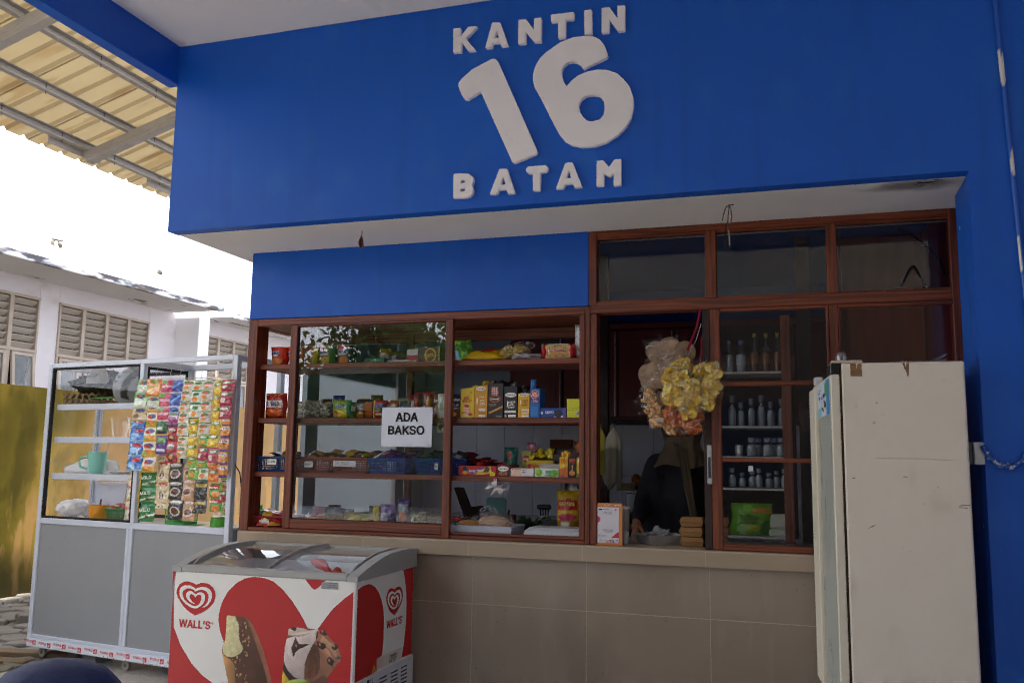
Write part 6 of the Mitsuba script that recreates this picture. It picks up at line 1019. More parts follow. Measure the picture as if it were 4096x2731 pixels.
bx(-1.131, -1.0495, .098, '#cfd02c', [('r', .1, .48, .8, .5, '#8a9a2a'), ('r', .1, .40, .75, .42, '#8a9a2a'), ('r', .62, .14, .95, .32, '#e6e6d8')] + [('r', .64 + .035*k, .15, .655 + .035*k, .31, '#3a3a2a') for k in range(8)], 'lime yellow box at the right end of the second shelf')
for x0, x1, z1, c, lab, sdd, yy in ((-1.69, -1.655, S2 + .185, '#d2c02a', 'yellow wrapper rising behind the yellow biscuit box', 3, 4.60), (-1.64, -1.57, S2 + .205, '#b8922a', 'golden wrapper rising behind the tan wafer box', 5, 4.61), (-1.575, -1.51, S2 + .205, '#241a18', 'dark brown wrapper rising behind the tall dark brown box', 7, 4.61), (-1.51, -1.44, S2 + .205, '#19191c', 'black foil wrapper behind the black wafer box', 9, 4.62), (-1.42, -1.365, S2 + .178, '#15151a', 'low black foil wrapper right of the black wafer box', 11, 4.61)):
    m = M(); pouch(m, x0, x1, S2 + .0, z1, yy, .02, c, [('n', 1.5, .66, '#8a8a8a' if c in ('#19191c', '#15151a', '#241a18') else '#e0d890')], 13, 19, sdd, .4, wave=.03); solo('foil_wrapper', lab, 'wrapper', m, 'm_foil', True)
m = M(); m.lathe([(0, 0), (.045, 0), (.046, .0), (.046, .075), (.030, .085), (0, .088)], -1.09, 4.72, n=20, z0=S2 + .0); solo('clear_jar', 'clear jar behind the lime yellow box', 'jar', m, 'm_clear', True)
# open bay, third shelf
m = carton(-1.722, -1.510, S3, S3 + .052, 4.50, .16, '#a81c26', [('e', .17, .66, .065, .30, '#1a1416'), ('e', .17, .30, .07, .18, '#c8982a'), ('p', [(.25, .2), (.85, .95), (.88, .30), (.62, .12)], '#c8b02a'), ('p', [(.25, .25), (.72, .92), (.62, .60), (.40, .15)], '#7a3a8a'), ('t', 'Beng-beng', .47, .40, .24, '#e6dcd8', .38, .06), ('p', [(.64, .35), (.74, .95), (.84, .75), (.78, .35)], '#5a3420'), ('e', .90, .10, .07, .32, '#d8c61e'), ('t', '17', .905, .12, .22, '#1a1a1a', .055)], open_top=True); solo('chocolate_box', 'open red box of chocolate bars with a yellow 17 on its corner', 'box', m, 'm_print')
fill(-1.69, -1.55, 4.53, 4.63, S3 + .058, [('#9c1a22', [('n', 1.2, .6, '#c84a3a')]), ('#3a1a1c',)], 6, 91, 'chocolate bars in the open red box', 'red wrapped bar in the open red box', .4, (.06, .10))
bx(-1.508, -1.434, .060, '#5b1220', [('e', .48, .64, .42, .22, '#dcd6cc'), ('t', 'chocolatos', .48, .57, .13, '#3a1a1c', .72), ('t', 'RICH', .5, .10, .26, '#c8a050', .55)], 'maroon wafer box with a white oval name label', depth=.16, z=S3)
bx(-1.432, -1.306, .042, '#d9d5d4', [('r', .03, .06, .47, .85, '#dcb8a4'), ('r', .03, .85, .47, .92, '#b83a3a'), ('r', .52, .72, .66, .80, '#8a3a3a'), ('r', .52, .45, .66, .58, '#5a5a60'), ('r', .52, .1, .9, .14, '#a8a8ac')], 'white box printed with small text and an orange panel', depth=.12, z=S3)
bx(-1.300, -1.172, .044, '#cfd8c4', [('e', .17, .5, .15, .40, '#6aa82c'), ('e', .12, .62, .1, .28, '#8fc43c'), ('e', .82, .45, .17, .40, '#5f9c28'), ('e', .70, .30, .10, .25, '#86bc3a'), ('t', 'apel', .58, .42, .42, '#2f7a9a', .24), ('r', .45, .12, .72, .26, '#3a8a3c')], 'white and green box printed with green apples', depth=.12, z=S3)
m = M(); m.box(-1.305, -1.175, 4.615, 4.618, S3 + .035, S3 + .066, '#b8b4ac', .001); solo('box_flap', 'raised grey cardboard flap behind the green apple box', 'box flap', m, 'm_matte')
m = carton(-1.392, -1.243, S3, S3 + .085, 4.66, .12, '#d0ac18', [('e', .10, .62, .07, .16, '#c0262c'), ('t', 'Chiz', .30, .35, .42, '#c8301c', .34, .1), ('e', .68, .42, .10, .2, '#d8722a'), ('e', .86, .46, .09, .22, '#d87e2a')], open_top=True); m.box(-1.392, -1.243, 4.782, 4.785, S3, S3 + .145, '#a89a84', .001); solo('display_box', 'open yellow display box of cheese snacks with a tall cardboard back', 'box', m, 'm_print')
fill(-1.38, -1.26, 4.68, 4.76, S3 + .105, [('#d2bc20', [('n', 1.3, .62, '#e6dc7a')])], 8, 93, 'yellow snacks in the display box', 'yellow wrapped snack in the open yellow display box', 1.3, (.03, .06), 'm_print')
stand(-1.542, -1.463, S3, .155, 4.72, '#175a50', [('e', .5, .72, .2, .12, '#c8402c'), ('e', .5, .4, .18, .2, '#6a8a6a'), ('n', 1.2, .68, '#2f7a70')], 'dark teal pouch standing at the back of the third shelf', 'pouch', 'pouch', .018, seed=95, mat='m_print', slant=.12)
bx(-1.435, -1.378, .135, '#8a8f30', [('e', .5, .68, .42, .14, '#a83028'), ('t', 'Better', .5, .64, .08, '#e8e0d0', .6), ('e', .75, .2, .25, .12, '#4a2a1c')], 'olive green box at the back of the third shelf', y=4.70, depth=.08, z=S3)
stand(-1.41, -1.36, S3 + .12, .06, 4.73, '#9a4a6a', [('r', .4, .2, .6, .9, '#3a7a4a')], 'pink packet sticking up behind the olive green box', 'packet', 'packet', .008, seed=97)
m = M(); m.box(-1.285, -1.152, 4.74, 4.745, S3 + .10, S3 + .20, '#2c1814', .001); m.add([[-1.285, 4.74, S3 + .198], [-1.152, 4.74, S3 + .198], [-1.165, 4.70, S3 + .15], [-1.27, 4.70, S3 + .15]], [[0, 1, 2, 3]], '#3a221a'); m.box(-1.28, -1.157, 4.70, 4.85, S3, S3 + .12, '#2a1512', .002); solo('carton', 'dark brown open carton at the back right of the third shelf', 'carton', m, 'm_print')
stand(-1.155, -1.07, S3 + .1, .09, 4.76, '#a8581c', [('n', 1.3, .6, '#c87a2a')], 'orange foil pack at the back right of the third shelf', 'pack', 'snack_pack', .02, seed=99); bx(-1.153, -1.06, .13, '#3a1210', [('r', .1, .4, .5, .55, '#b8302c')], 'dark maroon box behind the stick boxes', y=4.66, depth=.1, z=S3)
def sticks(x0, x1, base, deco, lab): return bx(x0, x1, .103, base, deco, lab, depth=.05, z=S3)
sticks(-1.168, -1.122, '#d8b01c', [('r', 0, 0, 1, .42, '#b8601c'), ('p', [(0, .42), (1, .55), (1, .35), (0, .35)], '#b8601c'), ('t', 'ROKA', .5, .82, .10, '#c0301c', .8), ('t', 'STIX', .5, .70, .10, '#c0301c', .7), ('r', .46, .46, .56, .66, '#e6d0a0'), ('r', .2, .05, .5, .10, '#3a4a9a')], 'yellow stick biscuit box at the right of the third shelf')
sticks(-1.121, -1.079, '#2c1412', [('t', 'ROKA', .5, .82, .10, '#d8563a', .8), ('t', 'STIX', .5, .70, .10, '#d8563a', .7), ('r', .46, .36, .56, .62, '#e6c890'), ('e', .5, .22, .4, .12, '#b8762a')], 'dark brown stick biscuit box beside the yellow one')
sticks(-1.078, -1.0495, '#c8a82a', [('e', .6, .82, .35, .1, '#e6e0d0'), ('r', 0, 0, 1, .2, '#6a7a2c')], 'olive yellow stick box half hidden by the window post')
m = M(); r = random.Random(8)
for x in (-1.155, -1.14, -1.128): pouch(m, x - .008, x + .012, S3 + .085, S3 + .128 + .008*r.random(), 4.525, .008, '#d8ac18', [('n', 1.5, .6, '#c85a1c')], 7, 9, int(x*-1000), .4)
solo('foil_wrapper', 'yellow wrappers poking out of the yellow stick biscuit box', 'wrapper', m, 'm_foil', True)
# under the third shelf
rb = thing('plastic_bag_bunch', 'bunch of small clear plastic bags tied with a pink band under the third shelf', 'plastic bags'); m = M(); r = random.Random(12)
for k in range(11):
    a = k/11*6.28 + .3; L = r.uniform(.045, .085); d = np.array([math.cos(a), .5*math.sin(2*a), math.sin(a)*.75 - .15]); n = np.cross(d, [.2, 1, .1]); n /= np.linalg.norm(n)
    P = np.array([[np.array([-1.500, 4.475, 1.262]) + d*L*t + n*w*(.006 + .022*t) + np.array([0, -.01*math.sin(5*t + k), .006*math.sin(7*w + 4*t)]) for w in (-1, -.3, .4, 1)] for t in np.linspace(0, 1, 7)]); m.grid(P, '#c4c2c0')
part(rb, 'bags', m, 'm_film'); m2 = M()
for c_ in (m.v[0::3]): pass
for k in range(5): a = k*1.3 + .5; d = np.array([math.cos(a), -.2, math.sin(a)*.7]); P = np.array([[np.array([-1.500, 4.472, 1.260]) + d*.05*t + np.array([.008*w*(1 + t), -.006*math.sin(4*t), .012*w*t]) for w in (-1, 0, 1)] for t in np.linspace(0, 1, 5)]); m2.grid(P, '#b9b6b4')
part(rb, 'folds', m2, 'm_plastic', True); m = M(); m.tube([(-1.515, 4.472, 1.305), (-1.505, 4.468, 1.285), (-1.498, 4.47, 1.262)], .004, '#c84a68', 6); m.tube([(-1.51, 4.47, 1.31), (-1.497, 4.467, 1.29), (-1.494, 4.47, 1.262)], .004, '#c84a68', 6); part(rb, 'pink_band', m, 'm_plastic', True)
tb = thing('plastic_tub', 'translucent white plastic tub holding wrapped bread', 'tub'); m = M(); a, b_, c, d, z0, z1 = -1.80, -1.42, 4.50, 4.74, S0, S0 + .066
for (xa, ya, xb, yb) in ((a, c, b_, c), (b_, c, b_, d), (b_, d, a, d), (a, d, a, c)):
    k = .93; cx, cy = (a + b_)/2, (c + d)/2; f0 = lambda x, y, s: (cx + (x - cx)*s, cy + (y - cy)*s)
    m.add([(*f0(xa, ya, k), z0), (*f0(xb, yb, k), z0), (*f0(xb, yb, 1), z1), (*f0(xa, ya, 1), z1)], [[0, 1, 2, 3]], '#b5b9c6'); m.add([(*f0(xa, ya, 1), z1), (*f0(xb, yb, 1), z1), (*f0(xb, yb, 1.03), z1 - .003), (*f0(xa, ya, 1.03), z1 - .003)], [[0, 1, 2, 3]], '#c9ccd6')
m.box(a + .015, b_ - .015, c + .01, d - .01, z0, z0 + .003, '#b5b9c6', .001); put(key_of(tb + '__shell'), m, 'm_plastic')
wb = thing('wrapped_bread', 'loaf of bread in a clear bag lying in the plastic tub', 'bread'); m = M(); m.ball((-1.55, 4.60, 1.068), (.095, .055, .038), '#c4a68c', 4, .2, 10, 3); m.ball((-1.68, 4.59, 1.055), (.07, .05, .03), '#b3844e', 3, .25, 10, 5); part(wb, 'loaf', m, 'm_matte', True); m = M(); m.ball((-1.56, 4.60, 1.075), (.115, .068, .050), '#fff', 4, .3, 16, 7); m.ball((-1.59, 4.62, 1.125), (.05, .03, .03), '#fff', 3, .5, 20, 9); m.ball((-1.70, 4.585, 1.06), (.06, .05, .038), '#fff', 3, .35, 18, 13); part(wb, 'film', m, 'm_film')
gt = thing('food_box', 'shallow lime green food tray with a clear lid', 'food box'); m = M(); m.box(-1.370, -1.03, 4.502, 4.72, S0 + .0005, S0 + .016, '#86b93c', .003); m.box(-1.362, -1.04, 4.508, 4.71, S0 + .016, S0 + .020, '#b7c6b0', .001); put(key_of(gt + '__tray'), m, 'm_plastic')
m = M(); P = [np.array([(x0, y0, z), (x1, y0, z), (x1, y1, z), (x0, y1, z)]) for x0, x1, y0, y1, z in ((-1.364, -1.036, 4.508, 4.714, S0 + .02), (-1.355, -1.04, 4.514, 4.708, S0 + .05), (-1.335, -1.05, 4.53, 4.69, S0 + .066))]; m.grid(np.stack([np.vstack([p, p[:1]]) for p in P], 1), '#aeb2b4'); m.add(P[2], [[0, 1, 2, 3]], '#b4b8ba'); scene['m_frost'] = principled('#b4b8bb', .35, spec=.5); part(gt, 'lid', m, 'm_frost')
def board(x0, x1, z0, z1, y, c, lab, lean=.12, r_=.015, name='board', cat='board', mat='m_plastic'):
    g_ = Polygon([(x0 + r_, z0 + r_), (x1 - r_, z0 + r_), (x1 - r_, z1 - r_), (x0 + r_, z1 - r_)]).buffer(r_, 6); m = M(); m.poly(list(g_.exterior.coords), 0, .012, c); m.move(t=(0, 0, -z0)).move(rx(-lean)).move(t=(0, y, z0)); return solo(name, lab, cat, m, mat)
board(-1.74, -1.62, .992, 1.185, 5.0, '#3f8a90', 'teal chopping board standing behind the bread', name='chopping_board', cat='chopping board')
m = M(); m.poly([(-1.93, 1.24), (-1.83, .992), (-1.76, .992), (-1.87, 1.24)], 4.98, .012, '#3a2c28'); solo('dark_board', 'dark board leaning at the left behind the plastic tub', 'board', m, 'm_matte'); m = M(); m.poly([(-1.82, 1.13), (-1.83, .992), (-1.70, .992), (-1.71, 1.10), (-1.75, 1.14)], 4.97, .012, '#33241f'); solo('dark_board', 'second dark board between the leaning one and the teal chopping board', 'board', m, 'm_matte')
m = carton(-1.66, -1.55, S0, 1.093, 4.93, .06, '#5a1c1c', [('r', .05, .75, .95, .98, '#6a6a6a')]); m.tube([(-1.58, 4.93, 1.09), (-1.57, 4.92, 1.12)], .006, '#1a1a1a', 6); solo('food_container', 'dark red food container in front of the teal chopping board', 'container', m, 'm_plastic')
m = M(); m.lathe([(0, 0), (.10, .0), (.115, .022), (.12, .024)], -1.42, 4.88, '#3a2a20', 24, z0=S0 + .03); solo('serving_tray', 'dark round tray with leafy vegetables behind the food box', 'tray', m, 'm_plastic', True)
m = M(); r = random.Random(5)
for k in range(60): c = np.array([-1.42 + r.uniform(-.08, .08), 4.88 + r.uniform(-.06, .06), 1.035 + .05*r.random()]); d = np.array([r.uniform(-1, 1), r.uniform(-1, 1), r.uniform(-.2, 1)])*.02; e = np.cross(d, [.3, .5, .8])*.7; m.add([c - d, c + e, c + d, c - e], [[0, 1, 2, 3]], var('#35502c', .3))
solo('leafy_vegetables', 'bunch of dark leafy vegetables on the round tray', 'vegetables', m, 'm_matte')
m = M(); m.lathe([(0, 0), (.05, .0), (.085, .03), (.088, .034), (.05, .006), (0, .004)], -1.29, 4.90, n=26, z0=1.04); m.lathe([(0, 0), (.04, 0), (.04, .05), (0, .05)], -1.29, 4.90, n=16, z0=.992); solo('metal_bowl', 'shallow metal bowl behind the food box', 'bowl', m, 'm_steel', True)
hp = thing('oil_pouch', 'yellow cooking oil pouch with a red band standing behind the food box', 'pouch'); m = M(); pouch(m, -1.240, -1.118, S0, 1.245, 4.74, .03, '#c8a41e', [('r', 0, 0, 1, .38, '#8a6a14'), ('r', .05, .60, .92, .80, '#b8281c'), ('e', .5, .72, .36, .12, '#a81e1a'), ('e', .5, .44, .42, .08, '#a8284a'), ('r', .25, .24, .62, .33, '#bdb8a0'), ('n', 1.1, .70, '#e0c84a')], 21, 29, 33, .15); m.text('HARUMAS', -1.18, 1.165, .020, 0, '#e6c860', True, w=.085, align='c', fn=lambda x, z, t: np.stack([x, 4.7065 - t, z], -1)); part(hp, 'pouch', m, 'm_print', True)
# kitchen behind, seen through the open bay
m = M(); m.lathe([(0, 0), (.03, .0), (.09, .012), (.115, .03), (.118, .03), (.09, .008), (.03, -.004), (0, -.004)], 0, 0, n=30); m.move(rx(1.45)).move(t=(-1.445, 6.2, 1.22)); scene['m_lid'] = principled('#c9cbd0', .2, 1.0); pl = thing('pan_lid', 'shiny pan lid leaning at the back of the kitchen', 'pan lid'); part(pl, 'disc', m, 'm_lid', True); m = M(); m.ball((-1.445, 6.165, 1.225), (.028, .02, .022), '#1a1a1c', 2); part(pl, 'knob', m, 'm_plastic', True)
m = M(); m.lathe([(0, 0), (.11, 0), (.115, .10), (.12, .11), (0, .11)], -1.50, 6.6, '#3a8ac0', 24, z0=.972); solo('blue_tub', 'blue tub under the shiny pan lid', 'tub', m, 'm_plastic', True)
lh = thing('ladle_holder', 'holder with dark ladles standing on the worktop', 'utensils'); m = M(); m.lathe([(0, 0), (.035, 0), (.037, .10), (.034, .10), (.03, .01), (0, .01)], -1.385, 5.0, n=18, z0=.992); part(lh, 'holder', m, 'm_steel', True)
for k in range(4): m = M(); x = -1.40 + .012*k; m.tube([(x, 5.0, 1.02), (x - .006 + .004*k, 4.99, 1.13)], .004, '#26262a', 6); m.ball((x - .008 + .005*k, 4.985, 1.14), (.018, .008, .016), '#2a2a2e', 2); part(lh, 'ladle', m, 'm_plastic', True)
m = M(); m.poly([(-1.862, 1.063), (-1.775, 1.063), (-1.775, .992), (-1.862, .992)], 4.72, .06, '#1f5a34'); m.ball((-1.80, 4.70, 1.075), (.03, .02, .014), '#b8282a', 2, .4, 12, 3); solo('green_container', 'green container with a red lump at the left end of the open bay', 'container', m, 'm_plastic')
# ---------------------------------------------------------------- hatch counter
qr = thing('payment_stand', 'orange and white payment board standing at the left of the serving hatch', 'payment stand')
m = M(); x0, x1, z0, z1, y = -.957, -.832, .9915, 1.197, 4.452; W, H = x1 - x0, z1 - z0
m.box(x0, x1, y, y + .006, z0, z1, '#c98450', .001); m.box(x0 - .005, x1 + .005, y - .012, y + .05, z0, z0 + .004, '#c87430', .001)
on_front(m, y, x0, x1, z0, z1, [('r', 0, .10, .86, .90, '#d6d0d6'), ('r', .0, .06, .84, .145, '#dcd8dc'), ('p', [(0, .52), (.12, .57), (.12, .64), (0, .69)], '#c23a62'), ('p', [(.55, .18), (.86, .33), (.86, .18)], '#c03040'), ('r', .06, .83, .20, .86, '#2a2a30'), ('r', .22, .84, .46, .855, '#8a868c'), ('e', .74, .845, .035, .022, '#c03048'),
    ('t', 'PEMBAYARAN', .42, .772, .013, '#3a383e', .34), ('t', 'Scan di sini', .42, .742, .012, '#5a585e', .36), ('r', .24, .36, .62, .372, '#8a868a'), ('r', .22, .335, .64, .345, '#9a969a'), ('r', .30, .31, .56, .32, '#9a969a'), ('r', .02, .225, .36, .235, '#9a969a'), ('r', .02, .20, .40, .21, '#a8a4a8'),
    ('t', 'wondr', .40, .942, .026, '#ecd8c4', .26), ('t', 'BNI', .86, .94, .028, '#ecd8c4', .18), ('r', .71, .93, .76, .965, '#ecd8c4'), ('r', .08, .115, .20, .13, '#5a9ac0'), ('r', .26, .115, .40, .13, '#7aa8c8'), ('r', .46, .115, .66, .132, '#b8323a'), ('e', .78, .12, .04, .02, '#5a9ad0'), ('r', .06, .075, .18, .088, '#a8a8b0'), ('r', .38, .07, .44, .10, '#c0343c'), ('r', .50, .07, .56, .10, '#4a4a5a'), ('r', .60, .07, .68, .10, '#3a5a9a')], .0004)
put(key_of(qr + '__board'), m, 'm_print')
def cup(cx, cy, r0, r1, h, c, lab, z=.9915, lid=None, mat='m_plastic'):
    m = M(); m.lathe([(0, 0), (r0, 0), (r0, 0), (r1, h), (r1 + .002, h + .001), (r1 - .002, h), (r0 - .002, .003), (0, .003)], cx, cy, c, 22, z0=z)
    if lid: m.lathe([(r1 + .003, h - .004), (r1 + .003, h + .004), (r1*.8, h + .008), (0, h + .008)], cx, cy, lid, 22, z0=z); m.ball((cx + .004, cy - .006, z + h + .012), (.006, .006, .005), '#a82030', 1)
    return solo('cup', lab, 'cup', m, mat, True)
cup(-.848, 4.63, .016, .021, .175, '#8f8880', 'tall grey lidded cup behind the payment board', lid='#cfc9c0'); cup(-.826, 4.50, .014, .019, .065, '#9c9a98', 'short pale cup in front of the tall lidded cup')
ty = thing('steel_tray', 'square steel tray on the worktop of the serving hatch', 'tray'); m = M(); a, b_, h, k = .115, .085, .045, .84
B, Tt = [(-a*k, -b_*k, 0), (a*k, -b_*k, 0), (a*k, b_*k, 0), (-a*k, b_*k, 0)], [(-a, -b_, h), (a, -b_, h), (a, b_, h), (-a, b_, h)]
O = [(-a - .008, -b_ - .008, h), (a + .008, -b_ - .008, h), (a + .008, b_ + .008, h), (-a - .008, b_ + .008, h)]
for i in range(4): j = (i + 1) % 4; m.add([B[i], B[j], Tt[j], Tt[i]], [[0, 1, 2, 3]]); m.add([Tt[i], Tt[j], O[j], O[i]], [[0, 1, 2, 3]])
m.add(B, [[0, 1, 2, 3]]); m.move(rz(.62), (-.668, 4.66, .9925)); put(key_of(ty + '__body'), m, 'm_steel')
m = M(); m.ball((-.675, 4.66, 1.025), (.062, .045, .035), '#8f9298', 3, .75, 14, 4); m.ball((-.69, 4.65, 1.05), (.02, .018, .03), '#a4a6ac', 2, .6, 16, 6); solo('plastic_bag', 'crumpled grey plastic bag lying in the steel tray', 'plastic bag', m, 'm_plastic')
def kraft(cx, cy, z, lab, a=0.):
    t = thing('kraft_box', lab, 'box', 'brown paper boxes in the hatch'); m = M(); w0, w1, d0, d1 = .048, .057, .045, .052; c = '#8e6a46'
    for (za, zb, r0, r1) in ((0, .022, .86, 1.0), (.022, .044, 1.0, .90)):
        P = [[(sx*w1*r, sy*d1*r, zz) for sx, sy in ((-1, -1), (1, -1), (1, 1), (-1, 1), (-1, -1))] for r, zz in ((r0, za), (r1, zb))]; m.grid(np.array(P).transpose(1, 0, 2), c)
    m.add([(-w1*.9, -d1*.9, .044), (w1*.9, -d1*.9, .044), (w1*.9, d1*.9, .044), (-w1*.9, d1*.9, .044)], [[0, 1, 2, 3]], c); m.add([(-w1*1.12, -d1, .022), (-w1*.98, -d1, .036), (-w1*.98, d1, .036), (-w1*1.12, d1, .022)], [[0, 1, 2, 3]], '#9a7550'); m.move(rz(a), (cx, cy, z)); put(key_of(t + '__carton'), m, 'm_matte')
    m = M(); m.box(-w1*.97, w1*.97, -d1 - .0015, d1 + .0015, .0205, .0235, '#8a5a30', .0005); m.move(rz(a), (cx, cy, z)); part(t, 'flap', m, 'm_matte')
for k in range(3): kraft(-.507, 4.60, .993 + .0475*k, 'brown paper box in the front stack, ' + ['lowest', 'middle', 'top'][k] + ' of three', [.04, -.05, .02][k]); kraft(-.39, 4.64, .993 + .0475*k, 'brown paper box in the rear stack, ' + ['lowest', 'middle', 'top'][k] + ' of three', [.02, .05, -.04][k])
cb('inner_post', 'm_dark_wood', (-1.26, -1.15, 5.66, 5.72, 0, 2.75))
def bagbundle(cx, cy, z1, w, h, c, lab, seed):
    m = M(); n = 28; th = np.linspace(0, 2*math.pi, n, endpoint=False); zz = np.linspace(0, 1, 18); prof = np.interp(zz, [0, .1, .25, .5, .9, 1], [.12, .25, .8, .95, 1, .8])
    TH, Zv = np.meshgrid(th, zz, indexing='ij'); f = 1 + .22*np.sin(TH*7 + seed + 2*Zv) + .1*np.sin(TH*13 + seed)
    m.grid(np.stack([cx + w/2*prof*f*np.cos(TH), cy + w/4*prof*f*np.sin(TH), z1 - h*Zv*(1 + .06*np.sin(3*TH + seed)*(Zv > .8))], -1), c, close_u=True)
    m.tube([(cx, cy, z1 - .02), (cx, cy + .01, z1 + .06)], .004, '#3a3532', 6); return solo('bag_bundle', lab, 'plastic bags', m, 'm_matte', True)
bagbundle(-1.105, 5.60, 1.64, .105, .39, '#8a857a', 'bundle of beige plastic carrier bags hanging inside the hatch', 2); bagbundle(-1.185, 5.60, 1.64, .06, .31, '#8a8434', 'dull yellow plastic bags hanging beside the beige bundle', 5)
m = M(); r = random.Random(6)
for k in range(26): a = r.uniform(-.25, .25); m.tube([(-1.14, 5.9, 1.24 + r.uniform(-.03, .03)), (-1.02, 5.9 + .02*r.random(), 1.24 + .09*a + r.uniform(-.02, .02))], .0022, var('#a08a68', .2), 4, False)
solo('straw_bundle', 'bundle of straw sticks behind the hanging bags', 'sticks', m, 'm_matte')
st_ = thing('stove', 'black gas stove on the kitchen bench', 'stove'); m = M(); m.box(-1.30, -.96, 6.36, 6.80, .972, 1.03, b=.006); put(key_of(st_ + '__body'), m, 'm_black'); m = M(); m.lathe([(.05, 0), (.07, 0), (.07, .012), (.05, .012)], -1.10, 6.55, n=20, z0=1.03); part(st_, 'burner', m, 'm_steel_dark', 30)
pt = thing('cooking_pot', 'white enamel pot standing on the stove', 'pot'); m = M(); m.lathe([(0, 0), (.075, 0), (.085, .01), (.085, .15), (.092, .156), (.084, .156), (.08, .02), (0, .012)], -1.10, 6.55, '#c9ccd2', 28, z0=1.043); put(key_of(pt + '__body'), m, 'm_plastic', 30)
m = M(); m.tube([(-1.10 + .0875*math.cos(a), 6.55 + .0875*math.sin(a), 1.178) for a in np.linspace(0, 6.28, 25)], .004, '#33302c', 6); part(pt, 'rim_band', m, 'm_plastic', True)
m = M(); m.lathe([(.04, 0), (.09, .02), (.11, .034), (.106, .036), (.085, .022), (.04, .004)], -1.10, 6.55, n=24, z0=1.20); solo('strainer', 'dark wire strainer resting on the white pot', 'strainer', m, 'm_steel_dark', True)
m = M(); r = random.Random(9)
for k in range(16): m.ball((-1.085 + r.uniform(-.05, .055), 6.55 + r.uniform(-.04, .04), 1.235 + .065*r.random()), (.028, .026, .022), var('#8a5424', .25), 2, .5, 14, k)
solo('fried_food', 'golden fried food piled in the strainer', 'fried food', m, 'm_matte', True)

# ---------------------------------------------------------------- crackers hung in clear bags
def chip_bag(cx, cy, cz, w, h, d, cols, n, lab, grp, seed, rot=0., size=.020, kind='chip', film=True):
    t = thing('cracker_bag', lab, 'bag of crackers', grp); r = random.Random(seed); m = M()
    for i in range(n):
        for _ in range(20):
            p = np.array([r.uniform(-1, 1), r.uniform(-1, 1), r.uniform(-1, 1)])
            if abs(p[0])**3 + abs(p[2])**3 + abs(p[1])**2 < 1.0: break
        p = p*np.array([w*.37, d*.34, h*.37]); c = var(r.choice(cols), .16, r)
        if kind == 'chip':
            s = size*r.uniform(.8, 1.25); th = np.arange(10)*.6283; rad = np.array([0, .55, 1.0]); k1 = r.uniform(.15, .5)
            P = np.array([[(s*q*math.cos(a)*(1 + .08*math.sin(3*a + i)), s*q*math.sin(a)*.85, s*k1*(q*math.cos(a))**2*1.3 + s*.12*math.sin(4*a + i)*q) for a in th] for q in rad]).transpose(1, 0, 2)
            cc = np.array(c)*(np.array([[.92, 1.06, .80]]*10)*(1 - .45*(np.array([[r.random() for _ in range(3)] for _ in range(10)]) > .86)))[..., None]*np.array([1, .98, .95]); q_ = M(); q_.grid(P, cc, close_u=True)
        elif kind == 'disc':
            s = size*r.uniform(.9, 1.1); th = np.arange(22)*2*math.pi/22; q_ = M(); P = np.array([[(s*q*math.cos(a), s*q*math.sin(a), .10*s*math.sin(3*a + i)*q**2 + .05*s*math.sin(7*a)*q**3) for a in th] for q in (.04, .35, .7, .95, 1.0)]).transpose(1, 0, 2)
            cc = np.array(c)*np.array([[.75, 1.0, 1.06, .95, .8]]*22)[..., None]; q_.grid(P, cc, close_u=True)
        else:
            q_ = M(); q_.ball((0, 0, 0), (size*.75, size*.75, size*1.35), c, 2, .35, 10, i + seed)
        if kind == 'disc': q_.move(rx(math.pi/2 + r.uniform(-.5, .5))).move(ry(r.uniform(-.35, .35)))
        else: q_.move(rx(r.uniform(0, 6.28))).move(ry(r.uniform(0, 6.28))).move(rz(r.uniform(0, 6.28)))
        q_.move(t=p)
        m.v += q_.v; m.f += [f + m.n for f in q_.f]; m.c += q_.c; m.n += q_.n
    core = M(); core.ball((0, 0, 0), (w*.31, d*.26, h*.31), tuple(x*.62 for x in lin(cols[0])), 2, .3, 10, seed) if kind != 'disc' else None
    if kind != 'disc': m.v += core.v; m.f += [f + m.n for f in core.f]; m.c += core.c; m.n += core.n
    R = ry(rot); m.move(R, (cx, cy, cz)); part(t, 'crackers', m, 'm_print', True)
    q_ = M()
    for k in range(7):   # glints on the film, painted as thin pale slivers
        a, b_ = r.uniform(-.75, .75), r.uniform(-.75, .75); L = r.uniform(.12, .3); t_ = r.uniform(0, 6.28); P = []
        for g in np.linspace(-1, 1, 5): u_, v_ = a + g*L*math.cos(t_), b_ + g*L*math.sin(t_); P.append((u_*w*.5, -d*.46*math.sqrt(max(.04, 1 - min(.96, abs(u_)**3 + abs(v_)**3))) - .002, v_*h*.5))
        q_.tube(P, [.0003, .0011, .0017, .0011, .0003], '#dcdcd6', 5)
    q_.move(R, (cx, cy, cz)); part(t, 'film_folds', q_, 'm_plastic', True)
    f = M(); pouch(f, -w*.56, w*.56, -h*.58, h*.58, 0, d*.60, '#fff', [], 21, 23, seed, .30, back=.9); f.tube([(0, 0, h*.52), (.004, 0, h*.62), (-.004, .004, h*.75)], [.010, .004, .008], '#fff', 8); f.move(R, (cx, cy, cz)); part(t, 'film', f, 'm_film')
YC, OC, PC, BC = ['#f2d25a', '#f7de72', '#ecc650', '#f8e696'], ['#d8742e', '#e28a3a', '#c05a26'], ['#c89a60', '#b88a52', '#d4a870'], ['#94785f', '#a3866c', '#886d55']
def bagrow(rows, cols, grp, labs, kind, size, n, y0):
    for i, ((xa, xb, zt, zb, yy, ro), lab) in enumerate(zip(rows, labs)):
        k = yy/4.4; cx, cz = (xa + xb)/2*k, 1.4 + ((zt + zb)/2 - 1.4)*k; chip_bag(cx, yy, cz, (xb - xa)*k, (zt - zb)*k, min(xb - xa, zt - zb)*.75, cols, n, lab, grp, y0 + i*7, ro, size, kind)
